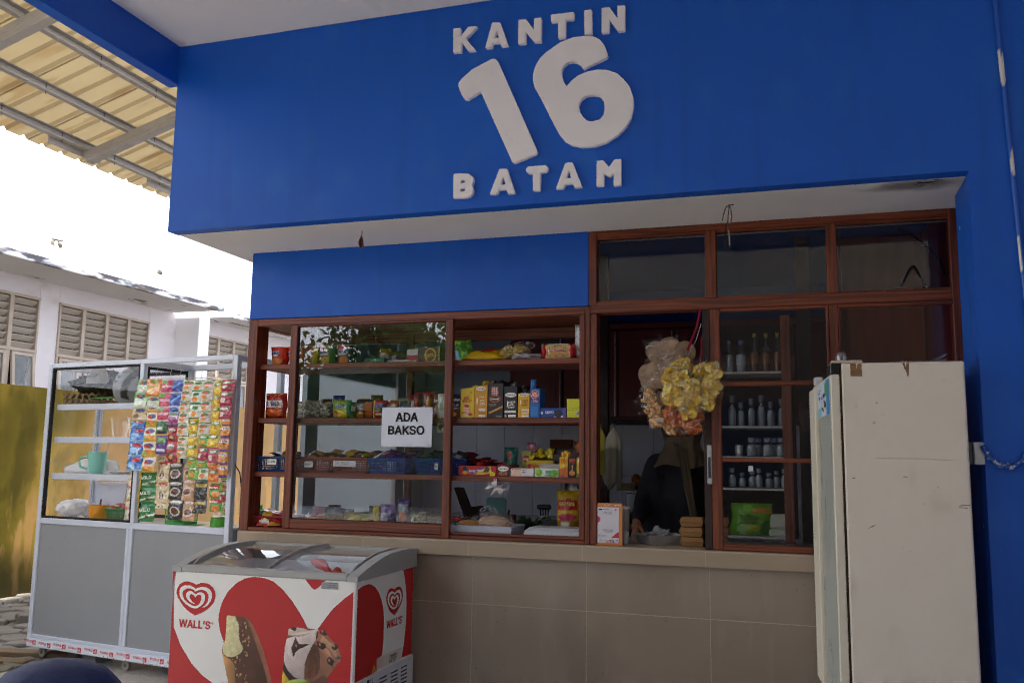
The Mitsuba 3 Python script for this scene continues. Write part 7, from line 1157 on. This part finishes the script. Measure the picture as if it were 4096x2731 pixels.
bagrow([(-.585, -.475, 1.900, 1.835, 4.40, -.25), (-.622, -.552, 1.855, 1.775, 4.36, .2), (-.582, -.482, 1.852, 1.768, 4.32, -.2), (-.478, -.412, 1.893, 1.798, 4.36, .1), (-.423, -.335, 1.888, 1.788, 4.36, .35), (-.62, -.53, 1.793, 1.728, 4.33, .1), (-.530, -.435, 1.806, 1.728, 4.31, -.15), (-.45, -.33, 1.808, 1.728, 4.35, .2), (-.638, -.545, 1.748, 1.685, 4.34, -.1), (-.568, -.480, 1.745, 1.654, 4.30, .3), (-.508, -.44, 1.745, 1.672, 4.30, 0), (-.468, -.362, 1.745, 1.648, 4.34, -.25), (-.535, -.458, 1.680, 1.62, 4.33, .15)], YC, 'bags of yellow crackers hung in the hatch',
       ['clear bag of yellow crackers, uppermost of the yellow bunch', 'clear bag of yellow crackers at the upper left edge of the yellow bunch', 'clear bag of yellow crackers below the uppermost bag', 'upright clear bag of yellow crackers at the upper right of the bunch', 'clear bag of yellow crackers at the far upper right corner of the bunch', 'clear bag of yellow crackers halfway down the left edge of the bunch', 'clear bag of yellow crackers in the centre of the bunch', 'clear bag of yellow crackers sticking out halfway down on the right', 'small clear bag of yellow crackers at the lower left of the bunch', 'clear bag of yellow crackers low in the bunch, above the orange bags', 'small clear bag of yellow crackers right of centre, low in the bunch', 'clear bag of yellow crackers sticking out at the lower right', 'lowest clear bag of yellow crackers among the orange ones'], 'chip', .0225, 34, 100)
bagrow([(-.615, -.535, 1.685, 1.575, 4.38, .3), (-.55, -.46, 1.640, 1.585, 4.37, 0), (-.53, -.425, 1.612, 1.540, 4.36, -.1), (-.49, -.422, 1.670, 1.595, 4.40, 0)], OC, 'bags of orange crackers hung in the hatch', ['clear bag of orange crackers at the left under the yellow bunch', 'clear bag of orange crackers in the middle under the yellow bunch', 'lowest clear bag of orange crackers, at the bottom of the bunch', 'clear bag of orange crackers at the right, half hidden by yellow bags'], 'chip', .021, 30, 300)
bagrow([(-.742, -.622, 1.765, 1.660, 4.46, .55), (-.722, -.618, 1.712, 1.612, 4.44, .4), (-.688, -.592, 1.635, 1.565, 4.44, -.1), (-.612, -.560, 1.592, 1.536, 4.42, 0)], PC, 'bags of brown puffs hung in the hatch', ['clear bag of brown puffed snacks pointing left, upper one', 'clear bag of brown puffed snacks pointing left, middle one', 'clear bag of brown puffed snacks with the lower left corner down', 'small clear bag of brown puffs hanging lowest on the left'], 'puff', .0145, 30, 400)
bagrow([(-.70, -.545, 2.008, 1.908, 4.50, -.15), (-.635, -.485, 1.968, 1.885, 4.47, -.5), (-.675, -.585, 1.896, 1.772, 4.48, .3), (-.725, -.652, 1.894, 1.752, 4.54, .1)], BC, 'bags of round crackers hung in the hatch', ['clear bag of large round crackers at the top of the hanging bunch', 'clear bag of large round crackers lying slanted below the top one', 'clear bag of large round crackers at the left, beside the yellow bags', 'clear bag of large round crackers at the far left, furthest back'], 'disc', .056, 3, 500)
hs = thing('hanging_strings', 'red cord and wire that hold the cracker bags under the hatch beam', 'cord'); m = M(); m.tube([(-.435, 4.43, 2.155), (-.455, 4.43, 2.06), (-.50, 4.42, 1.95)], .006, '#8a1c34', 8); m.tube([(-.432, 4.42, 1.92), (-.43, 4.42, 2.02), (-.436, 4.43, 1.86)], .004, '#8a1c34', 6); part(hs, 'cord', m, 'm_matte', True); m = M(); m.tube([(-.432, 4.42, 2.08), (-.455, 4.41, 2.0), (-.50, 4.40, 1.91)], .0022, sides=6); part(hs, 'wire', m, 'm_chrome', True)
m = M(); m.box(-.655, -.618, 4.40, 4.401, 1.598, 1.618, '#c9bfb2', .0003)
for k in range(3): m.box(-.650, -.623, 4.3992, 4.40, 1.602 + .005*k, 1.6035 + .005*k, '#b05a4a', .0001)
solo('price_sticker', 'small white printed sticker on a bag of brown puffs', 'sticker', m, 'm_matte')

# ---------------------------------------------------------------- cabinet with bottles behind the glazed door
kc = thing('kitchen_cabinet', 'brown cabinet with white shelves behind the glazed door', 'cabinet'); m = M()
m.box(-.415, .0, 5.28, 5.30, .992, 2.20, '#2e2420'); m.box(-.43, -.415, 5.0, 5.30, .992, 2.20, '#4a2f20'); put(key_of(kc + '__body'), m, 'm_matte')
for x in (-.413, -.068): m = M(); m.box(x, x + (.02 if x < -.2 else .05), 4.985, 5.0, .992, 2.20, b=.002); part(kc, 'post', m, 'm_wood_v')
for z in (1.898, 1.603, 1.44, 1.271, 1.018): m = M(); m.box(-.413, -.02, 5.001, 5.279, z - .011, z, '#b9bdb8', .001); part(kc, 'shelf', m, 'm_plastic')
def bottle(cx, cy, z, r, h, lab, capc, liquid=None, neck=.38, band=None):
    t = thing('bottle', lab, 'bottle', 'bottles in the brown cabinet'); m = M(); nk = h*(1 - neck)
    m.lathe([(0, 0), (r*.9, 0), (r, .006), (r, nk*.45), (r*.93, nk*.5), (r, nk*.55), (r, nk*.85), (r*.45, nk + h*neck*.4), (r*.42, h - .018)], cx, cy, n=18, z0=z); part(t, 'body', m, 'm_clear', True)
    m = M(); m.lathe([(r*.48, h - .02), (r*.5, h), (0, h)], cx, cy, capc, 14, z0=z); 
    if not liquid: m.lathe([(0, .004), (r*.86, .004), (r*.88, nk*.9), (0, nk*.92)], cx, cy, '#98a4ac', 16, z0=z)
    if liquid: m.lathe([(0, .004), (r*.9, .004), (r*.92, nk*.82), (0, nk*.82)], cx, cy, liquid, 16, z0=z)
    if band: m.lathe([(r*1.01, nk*.35), (r*1.01, nk*.8)], cx, cy, band, 18, z0=z)
    part(t, 'cap', m, 'm_plastic', True)
for i, (x, w) in enumerate([(-.208, .020), (-.146, .020), (-.085, .019)]): bottle(x, 5.06, 1.8985, w, .215, 'clear tea bottle with a yellow cap, ' + ['leftmost', 'middle', 'rightmost'][i] + ' of three', '#b8a02c', '#6a3a1c', band='#8a5a3a')
bottle(-.342, 5.06, 1.8985, .020, .178, 'clear water bottle at the far left of the top shelf', '#6a88a8'); bottle(-.280, 5.06, 1.8985, .027, .178, 'wider clear water bottle beside the tea bottles', '#6a88b8', band='#a8b4bc')
def jar(cx, cy, z, r, h, lab, capc='#8a94a8', grp='jars in the brown cabinet'):
    t = thing('jar', lab, 'jar', grp); m = M(); m.lathe([(0, 0), (r, 0), (r, .004), (r, h*.55), (r*.62, h*.72), (r*.62, h*.8)], cx, cy, n=18, z0=z); part(t, 'glass', m, 'm_clear', True); m = M(); m.lathe([(0, .004), (r*.86, .004), (r*.88, h*.5), (r*.55, h*.66), (0, h*.66)], cx, cy, '#8d979c', 16, z0=z); m.lathe([(r*.66, h*.78), (r*.66, h), (0, h)], cx, cy, capc, 14, z0=z); part(t, 'lid', m, 'm_plastic', True)
for i, x in enumerate((-.232, -.148, -.078)): jar(x, 5.06, 1.4405, .030, .10, 'clear jar with a blue grey lid on the third shelf, ' + ['left', 'middle', 'right'][i] + ' one')
for i, x in enumerate((-.20, -.118)): jar(x, 5.14, 1.4405, .026, .10, 'clear jar standing behind the front jars of the third shelf, ' + ['left', 'right'][i] + ' one')
m = M(); m.lathe([(0, 0), (.02, 0), (.022, .06), (.019, .06), (.017, .003), (0, .003)], -.30, 5.06, n=18, z0=1.441); solo('steel_cup', 'small steel cup left of the jars', 'cup', m, 'm_steel', True)
for i, x in enumerate((-.34, -.288, -.236, -.199, -.148, -.109, -.065)): jar(x, 5.07 + .02*(i % 3), 1.2715, .021 - .002*(i % 2), .105 - .012*((i*5) % 3), 'clear bottle on the shelf above the green pack, ' + ['first', 'second', 'third', 'fourth', 'fifth', 'sixth', 'seventh'][i] + ' from the left', '#7a8a94', 'bottles above the green pack')
for i, x in enumerate((-.335, -.289, -.232, -.18, -.129, -.075)): jar(x, 5.08 + .025*(i % 2), 1.6035, .023 - .002*(i % 3), .17 - .018*((i*5) % 3), 'dim clear bottle on the second shelf, ' + ['first', 'second', 'third', 'fourth', 'fifth', 'sixth'][i] + ' from the left', '#6a7078', 'dim bottles on the second shelf')
sp = thing('tissue_pack', 'bright green pack behind the glazed door at the bottom', 'pack'); m = M(); pouch(m, -.35, -.135, 1.02, 1.19, 5.06, .035, '#5c9a14', [('r', .55, .72, .95, .88, '#c88a2a'), ('e', .52, .25, .22, .14, '#a8b82a'), ('e', .33, .22, .12, .2, '#9ac07a'), ('e', .86, .2, .1, .3, '#2f6a12'), ('e', .42, .85, .14, .14, '#7cba3a')], 19, 19, 3, .2, slant=.06)
for t_, u_, v_, h_, w_ in (('Softex', .46, .50, .024, .46), ('DAUN SIRIH', .46, .36, .012, .44)): m.text(t_, -.35 + .215*u_, 1.02 + .17*v_, h_, 0, '#1f4a1a', t_ != 'Softex', w=.215*w_, align='c', fn=lambda x, z, t: np.stack([x, 5.06 - .0445 - t, z], -1))
part(sp, 'pack', m, 'm_print', True)
for i, (xa, xb, za, zb) in enumerate([(-.152, -.053, 1.02, 1.056), (-.146, -.053, 1.0575, 1.135)]):
    m = M(); m.box(xa, xb, 5.04, 5.12, za, zb, '#c2c8b4', .012); solo('white_pack', ['white pack at the bottom right of the brown cabinet', 'white pack lying on another one beside the green pack'][i], 'pack', m, 'm_matte')
m = M(); m.box(-.2225, -.2005, 4.4525, 4.4535, 1.365, 1.391, '#d3ced0', .0003); solo('sticker', 'small blank white sticker on the glazed door', 'sticker', m, 'm_matte')
m = M(); t = np.linspace(0, 1, 40); m.tube(np.c_[.42 + .22*t, 4.475 + .03*np.sin(t*9), 2.222 + .10*np.exp(-((t - .55)/.18)**2) + .0*t], .005, '#17171a', 7); m.tube([(.50, 4.58, 2.54), (.58, 4.57, 2.48), (.66, 4.56, 2.40), (.69, 4.55, 2.30)], .006, '#17171a', 7); solo('black_cable', 'loose black cable behind the right transom pane', 'cable', m, 'm_matte', True)

# ---------------------------------------------------------------- paper sign, wires, conduit
ps = thing('paper_sign', 'white paper sign taped on the sliding glass', 'sign'); m = M(); x0, x1, z0, z1, y = -2.155, -1.857, 1.466, 1.678, 4.4440
U, Vv = np.meshgrid(np.linspace(0, 1, 13), np.linspace(0, 1, 9), indexing='ij'); m.grid(np.stack([x0 + (x1 - x0)*U, y - .001 - .002*meshkit.fbm(np.stack([U*3, Vv*3, U*0], -1), 3) - .004*(1 - Vv)**3*U, z0 + (z1 - z0)*Vv], -1), '#d7d9e2'); put(key_of(ps + '__paper'), m, 'm_matte', True)
H, W = z1 - z0, x1 - x0; m = M(); m.text('ADA', x0 + W*.50, z1 - H*.352, H*.212, y - .0042, '#1c1d1a', True, w=W*.435, align='c', heavy=.016); m.text('BAKSO', x0 + W*.495, z1 - H*.682, H*.205, y - .0048, '#1c1d1a', True, w=W*.71, align='c', heavy=.016); part(ps, 'lettering', m, 'm_matte')
m = M()
for px, pz in ((x0 - .006, z1 - .012), (x1 - .016, z1 - .012), (x0 - .006, z0 - .01), (x1 - .03, z0 + .005)): m.box(px, px + .022, y - .0062, y - .0055, pz, pz + .02, b=.0002)
part(ps, 'tape', m, 'm_film')
m = M(); r = random.Random(4); c0 = np.array([-2.150, 4.12, 2.586]); m.tube([c0, c0 + [-.004, .01, -.012], c0 + [-.010, .02, -.022]], .002, '#8a6a5a', 6)
for k in range(9):
    a = r.uniform(0, 6.28); t = np.linspace(0, 2*math.pi, 16); R = r.uniform(.008, .013); L = r.uniform(.018, .03); m.tube(np.c_[-2.165 + R*np.sin(t)*math.cos(a) + .004*r.uniform(-1, 1) - .004*np.cos(t), 4.145 + R*np.sin(t)*math.sin(a), 2.532 + r.uniform(-.012, .012) + L*np.cos(t)], .0024, ['#3f1c1a', '#5a2420', '#2a2a2c', '#7a2436'][k % 4], 6, False)
m.tube([(-2.155, 4.14, 2.53), (-2.153, 4.14, 2.51), (-2.158, 4.14, 2.495)], .0025, '#8a6a5a', 6); solo('wire_coil', 'small coil of brown wire hanging from the soffit at the left', 'wire', m, 'm_plastic', True)
m = M(); c0 = np.array([-.267, 4.125, 2.587]); m.tube([c0 + [.02, 0, -.001], c0, c0 + [-.012, -.01, -.012], c0 + [-.024, -.03, -.05], c0 + [-.028, -.05, -.085]], .0022, '#1a1a1c', 6); m.tube([c0, c0 + [-.002, -.02, -.04], c0 + [-.006, -.05, -.10], c0 + [0, -.08, -.15]], .0026, '#6a4a3c', 6); m.tube([c0, c0 + [.008, -.02, -.03], c0 + [.014, -.05, -.07], c0 + [.008, -.06, -.11]], .0026, '#7a5448', 6)
m.tube([c0 + [.0, -.08, -.14], c0 + [.004, -.09, -.18], c0 + [.005, -.095, -.215]], .0035, '#9a8a78', 6); m.tube([c0 + [-.01, -.05, -.1], c0 + [-.018, -.08, -.18], c0 + [-.01, -.09, -.24], c0 + [.015, -.085, -.22]], .0018, '#17171a', 6)
solo('loose_wires', 'loose bare wires hanging from a hole in the soffit above the hatch', 'wires', m, 'm_plastic', True)
t = np.linspace(0, 1, 160); P = np.c_[.812 + .037*np.clip((3.6 - (3.62 - 2.2*t))/1.05, 0, 2), np.full(160, 3.861), 3.62 - 2.2*t]; m = M(); m.tube(P, .0105, '#1d55ac', 12)
v = m.v[0]; nz = meshkit.fbm(np.c_[v[:, 0]*40, v[:, 1]*40, v[:, 2]*5], 4, 3); hi = np.clip(1 - np.abs(v[:, 2] - 2.85)/.6, 0, 1); side = (v[:, 1] < 3.862) & (v[:, 0] - np.interp(v[:, 2], P[::-1, 2], P[::-1, 0]) < .006)
c = np.tile(np.array(lin('#1d55ac')), (len(v), 1)); c[side & (nz > .66 - .13*hi)] = lin('#cfccc4'); m.c[0] = c; solo('wall_pipe', 'thin blue painted pipe on the pier with the paint flaking off white', 'pipe', m, 'm_plastic', True)
eb = thing('junction_box', 'small bare metal junction box beside the fridge', 'junction box'); m = M(); m.box(.655, .6935, 3.862, 3.92, 1.409, 1.496, b=.003); put(key_of(eb + '__box'), m, 'm_steel'); m = M(); m.box(.640, .6545, 3.880, 3.92, 1.410, 1.495, b=.002); part(eb, 'flange', m, 'm_steel_dark')
P = np.array([(.686, 3.852, 1.480), (.692, 3.845, 1.463), (.704, 3.842, 1.437), (.730, 3.845, 1.413), (.770, 3.855, 1.400), (.80, 3.858, 1.408), (.822, 3.858, 1.430), (.85, 3.858, 1.475), (.90, 3.858, 1.56), (.95, 3.858, 1.62)]); s_ = np.linspace(0, len(P) - 1, 120); Pc = np.stack([np.interp(s_, np.arange(len(P)), P[:, k]) for k in range(3)], 1)
for _ in range(6): Pc[1:-1] = (Pc[:-2] + 2*Pc[1:-1] + Pc[2:])/4
m = M(); m.tube(Pc, .0105 + .0013*np.cos(np.arange(120)*2.1), '#1c4f9f', 12); v = m.v[0]; c = np.tile(np.array(lin('#1c4f9f')), (len(v), 1)); nz = meshkit.fbm(v*90, 3, 1); c[(nz > .60) & (v[:, 1] < 3.852)] = lin('#b9bcc0'); m.c[0] = c; solo('conduit', 'blue painted corrugated conduit looping out of the junction box', 'conduit', m, 'm_plastic', True)
m = M(); m.ball((.772, 3.868, 1.412), (.006, .006, .008), '#b9ae84', 1); solo('wall_plug', 'small pale wall plug above the blue conduit', 'wall plug', m, 'm_plastic')
# ---------------------------------------------------------------- people
import manifold3d as m3
def sphere(p, r): return m3.Manifold.sphere(r, 16).translate(tuple(map(float, p)))
def bone(a, b, ra, rb): return m3.Manifold.batch_hull([sphere(a, ra), sphere(b, rb)])
def flesh(bones, edge=.02, it=12, extra=()):
    b = m3.Manifold.batch_boolean([bone(*q) for q in bones] + list(extra), m3.OpType.Add).refine_to_length(edge); q = b.to_mesh()
    t = trimesh.Trimesh(q.vert_properties[:, :3], q.tri_verts); trimesh.smoothing.filter_taubin(t, iterations=it); return t
def hand(w, d, up, s=1.0):
    """Wrist w, pointing along d, back of the hand towards up; five separate curled fingers."""
    d, up = np.array(d, float), np.array(up, float); d /= np.linalg.norm(d); up -= d*(up @ d); up /= np.linalg.norm(up); sd = np.cross(d, up); w = np.array(w, float); B = [(w, w + d*.035, .024, .026)]
    k = [w + d*.085 + sd*x for x in (-.03, -.01, .01, .028)]
    for p in k: B.append((w + d*.03, p, .016, .0105))
    for p, L in zip(k, (.062, .070, .066, .05)):
        a = p + d*L*.45 - up*.006; b_ = a + d*L*.33 - up*L*.22; e = b_ + d*L*.15 - up*L*.25; B += [(p, a, .0095, .0088), (a, b_, .0088, .008), (b_, e, .008, .0072)]
    t0 = w + d*.03 - sd*.028; t1 = t0 + d*.028 - sd*.026 - up*.01; B += [(t0, t1, .013, .011), (t1, t1 + d*.03 - sd*.006 - up*.012, .0105, .0085)]
    return flesh(B, .006, 6)
def face(c, fw, up, r):
    """A head with brow, nose, lips and chin, looking along fw."""
    c, fw, up = map(lambda q: np.array(q, float), (c, fw, up)); fw /= np.linalg.norm(fw); up -= fw*(up @ fw); up /= np.linalg.norm(up); sd = np.cross(fw, up); P = lambda a, b, z: c + sd*a*r + fw*b*r + up*z*r
    B = [(P(0, -.15, .25), P(0, .1, .2), .95*r, .88*r), (P(0, .1, .1), P(0, .35, -.75), .82*r, .48*r), (P(0, .85, .15), P(0, 1.02, -.2), .10*r, .15*r), (P(-.25, .78, -.55), P(.25, .78, -.55), .08*r, .08*r), (P(-.4, .72, .32), P(.4, .72, .32), .16*r, .16*r), (P(.9, -.1, .1), P(.92, -.15, -.2), .12*r, .1*r), (P(-.9, -.1, .1), P(-.92, -.15, -.2), .12*r, .1*r)]
    m = M(); m.mesh(flesh(B, .012, 5)); e = M()
    for s in (-1, 1): e.ball(P(.34*s, .86, .10), .075*r, '#e8e2da', 2); e.ball(P(.34*s, .915, .10), .04*r, '#1c1512', 1)
    e.tube([P(-.24, .90, -.55), P(0, .93, -.53), P(.24, .90, -.55)], .025*r, '#8a4a40', 6); return m, e
def drape(c, fw, r, zl, seed, tail=None):
    """A headscarf: from the crown over the head, round the face opening, to folds on the shoulders."""
    c, fw = np.array(c, float), np.array(fw, float); fw[2] = 0; fw /= np.linalg.norm(fw); a0 = math.atan2(fw[1], fw[0]); n, k = 96, 30; th = np.linspace(0, 2*math.pi, n, endpoint=False); t = np.linspace(0, 1, k); TH, Tt = np.meshgrid(th, t, indexing='ij')
    R = np.interp(t, [0, .06, .14, .25, .36, .48, .56, .66, .8, 1], [.0, .42, .72, .95, 1.06, 1.0, .86, .95, 1.25, 1.45])*r*1.08; Z = np.interp(t, [0, .06, .14, .25, .36, .48, .56, .66, .8, 1], [1.2, 1.13, .98, .66, .25, -.25, -.75, -1.15, -1.6, -2.1])*r
    ang = TH - a0; fold = .05*np.sin(ang*9 + seed + 5*Tt)*np.clip(Tt*2 - .15, 0, 1) + .03*np.sin(ang*17 + 2*seed + 9*Tt)*np.clip(Tt*2 - .5, 0, 1) + .05*np.exp(-((np.sin(ang*2.5 + 3*Tt + seed))/.22)**2)*np.clip(Tt*5 - .2, 0, 1)*(Tt < .5)
    RR = R[None]*(1 + fold); X = c[0] + RR*np.cos(TH)*(1 + .06*np.cos(ang)); Y = c[1] + RR*np.sin(TH); Zz = c[2] + Z[None] + .12*r*np.sin(ang*4 + seed)*np.clip(Tt - .7, 0, 1)*3
    m = M(); P = np.stack([X, Y, Zz], -1); op = (np.cos(ang) > .64) & (Tt > .24) & (Tt < .53)
    i, j = np.meshgrid(np.arange(n), np.arange(k - 1), indexing='ij'); kk = (i + 1) % n; F = np.stack([i*k + j, kk*k + j, kk*k + j + 1, i*k + j + 1], -1); keep = ~(op[i, j] & op[kk, j] & op[i, j + 1] & op[kk, j + 1]); m.add(P.reshape(-1, 3), F[keep]); return m
# the vendor behind the hatch
vd = thing('person', 'person in a dark top and olive headscarf standing behind the hatch', 'person')
sx_, sy_ = -.615, 5.34; Lw, Rw = np.array([-.862, 5.05, 1.075]), np.array([-.42, 5.12, 1.10])
torso = [((sx_, sy_, .95), (sx_, sy_, 1.20), .145, .15), ((sx_ - .02, sy_, 1.20), (sx_ - .02, sy_, 1.36), .15, .105), ((sx_ - .17, sy_, 1.385), (sx_ + .17, sy_, 1.385), .07, .07), ((sx_, sy_, 1.36), (sx_, sy_, 1.50), .085, .055), ((sx_, sy_, .95), (sx_, sy_, .60), .155, .17), ((sx_ - .08, sy_, .6), (sx_ - .09, sy_, .10), .11, .09), ((sx_ + .08, sy_, .6), (sx_ + .09, sy_, .10), .11, .09),
         ((sx_ - .18, sy_, 1.375), (sx_ - .245, sy_ - .06, 1.17), .068, .058), ((sx_ - .245, sy_ - .06, 1.17), Lw + [.008, .02, .02], .058, .040), ((sx_ + .18, sy_, 1.375), (sx_ + .26, sy_ - .03, 1.16), .068, .056), ((sx_ + .26, sy_ - .03, 1.16), Rw, .056, .042)]
torso += [((sx_ - .18, sy_ - .02, 1.25), (sx_ - .10, sy_, .98), .085, .13), ((sx_ - .20, sy_ - .04, 1.14), (sx_ - .16, sy_ - .04, .98), .06, .09)]
m = M(); m.mesh(flesh(torso, .025, 10)); v = m.v[0]; v += .006*(meshkit.fbm(v*9, 3)[:, None] - .5)*np.array([1, 1, .4]); part(vd, 'clothes', m, 'm_cloth_black', True)
m = M(); m.mesh(hand(Lw, (-.05, -.35, -.75), (-.7, -.5, .2))); part(vd, 'hand', m, 'm_skin', True); m = M(); m.mesh(hand(Rw, (.0, -.6, -.4), (.3, -.2, .8))); part(vd, 'hand', m, 'm_skin', True)
hc = (sx_ - .02, sy_ - .02, 1.60); hm, he = face(hc, (-.35, -.9, -.35), (0, 0, 1), .092); part(vd, 'head', hm, 'm_skin', True); part(vd, 'eyes', he, 'm_print', True)
m = drape(hc, (-.35, -.9, 0), .105, 0, 2)
tl = np.linspace(0, 1, 18); ws = np.linspace(-1, 1, 9); P = np.array([[np.array([-.645 + .10*t**.8 + .035*w*(1 - .35*t) + .006*math.sin(7*w + 6*t), 5.19 - .055*math.sin(min(1, t*1.6)*1.57) - .014*math.cos(9*w), 1.50 - .44*t - .02*w]) for w in ws] for t in tl]); m.grid(P); m.grid(P[::-1] + [0, .006, 0]); part(vd, 'headscarf', m, 'm_hijab_olive', True)
# seated visitor in the foreground
vs = thing('person', 'seated person in a navy headscarf at the bottom left corner', 'person'); ox, oy = -1.145, 1.2
J = lambda x, y, z: (ox + x, oy + y, z)
bd = [(J(0, -.04, .42), J(0, -.02, .66), .14, .13), (J(0, -.02, .66), J(0, 0, .76), .13, .10), (J(-.15, 0, .765), J(.15, 0, .765), .065, .065), (J(0, 0, .76), J(0, .01, .87), .07, .05), (J(-.09, 0, .40), J(-.10, .40, .43), .085, .065), (J(.09, 0, .40), J(.10, .40, .43), .085, .065), (J(-.10, .40, .43), J(-.10, .42, .09), .062, .045), (J(.10, .40, .43), J(.10, .42, .09), .062, .045),
      (J(-.16, 0, .76), J(-.22, .06, .56), .06, .05), (J(-.22, .06, .56), J(-.13, .26, .51), .05, .036), (J(.16, 0, .76), J(.22, .06, .56), .06, .05), (J(.22, .06, .56), J(.13, .26, .51), .05, .036)]
m = M(); m.mesh(flesh(bd, .022, 10)); part(vs, 'clothes', m, 'm_hijab_navy', True)
for s in (-1, 1): m = M(); m.mesh(hand(J(.13*s, .26, .51), (-.3*s, .8, -.15), (0, .1, 1))); part(vs, 'hand', m, 'm_skin', True)
for s in (-1, 1): m = M(); m.mesh(flesh([(J(.10*s, .40, .045), J(.10*s, .56, .035), .042, .035), (J(.10*s, .42, .10), J(.10*s, .42, .05), .042, .045)], .02, 6)); part(vs, 'shoe', m, 'm_rubber', True)
hm, he = face(J(0, .01, .965), (0, 1, -.05), (0, 0, 1), .088); part(vs, 'head', hm, 'm_skin', True); part(vs, 'eyes', he, 'm_print', True)
part(vs, 'headscarf', drape(J(0, .0, .957), (0, 1, 0), .098, 0, 4), 'm_hijab_navy', True)
def stool(x, y, h, c, lab, r=.15):
    t = thing('stool', lab, 'stool'); m = M(); m.lathe([(0, h - .02), (r, h - .02), (r, h - .02), (r + .008, h - .01), (r, h), (r, h), (.03, h), (0, h)], x, y, c, 28); put(key_of(t + '__seat'), m, 'm_plastic')
    for k in range(4): a = k*1.571 + .785; m = M(); m.tube([(x + (r - .03)*math.cos(a), y + (r - .03)*math.sin(a), h - .02), (x + (r + .03)*math.cos(a), y + (r + .03)*math.sin(a), .002)], [.018, .014], c, 8); part(t, 'leg', m, 'm_plastic', True)
stool(ox, oy - .03, .29, '#7a2a2a', 'low red plastic stool under the seated person'); stool(-1.76, 3.0, .44, '#3a5a8a', 'blue plastic stool in front of the freezer', .13)
m = M(); m.lathe([(0, 0), (.036, 0), (.040, .10), (.044, .125), (.047, .128), (.045, .146), (.03, .1525), (0, .1535)], -1.76, 3.0, '#a8c83a', 26, z0=.4405); solo('tumbler', 'lime green tumbler at the bottom edge in front of the freezer', 'tumbler', m, 'm_plastic', True)
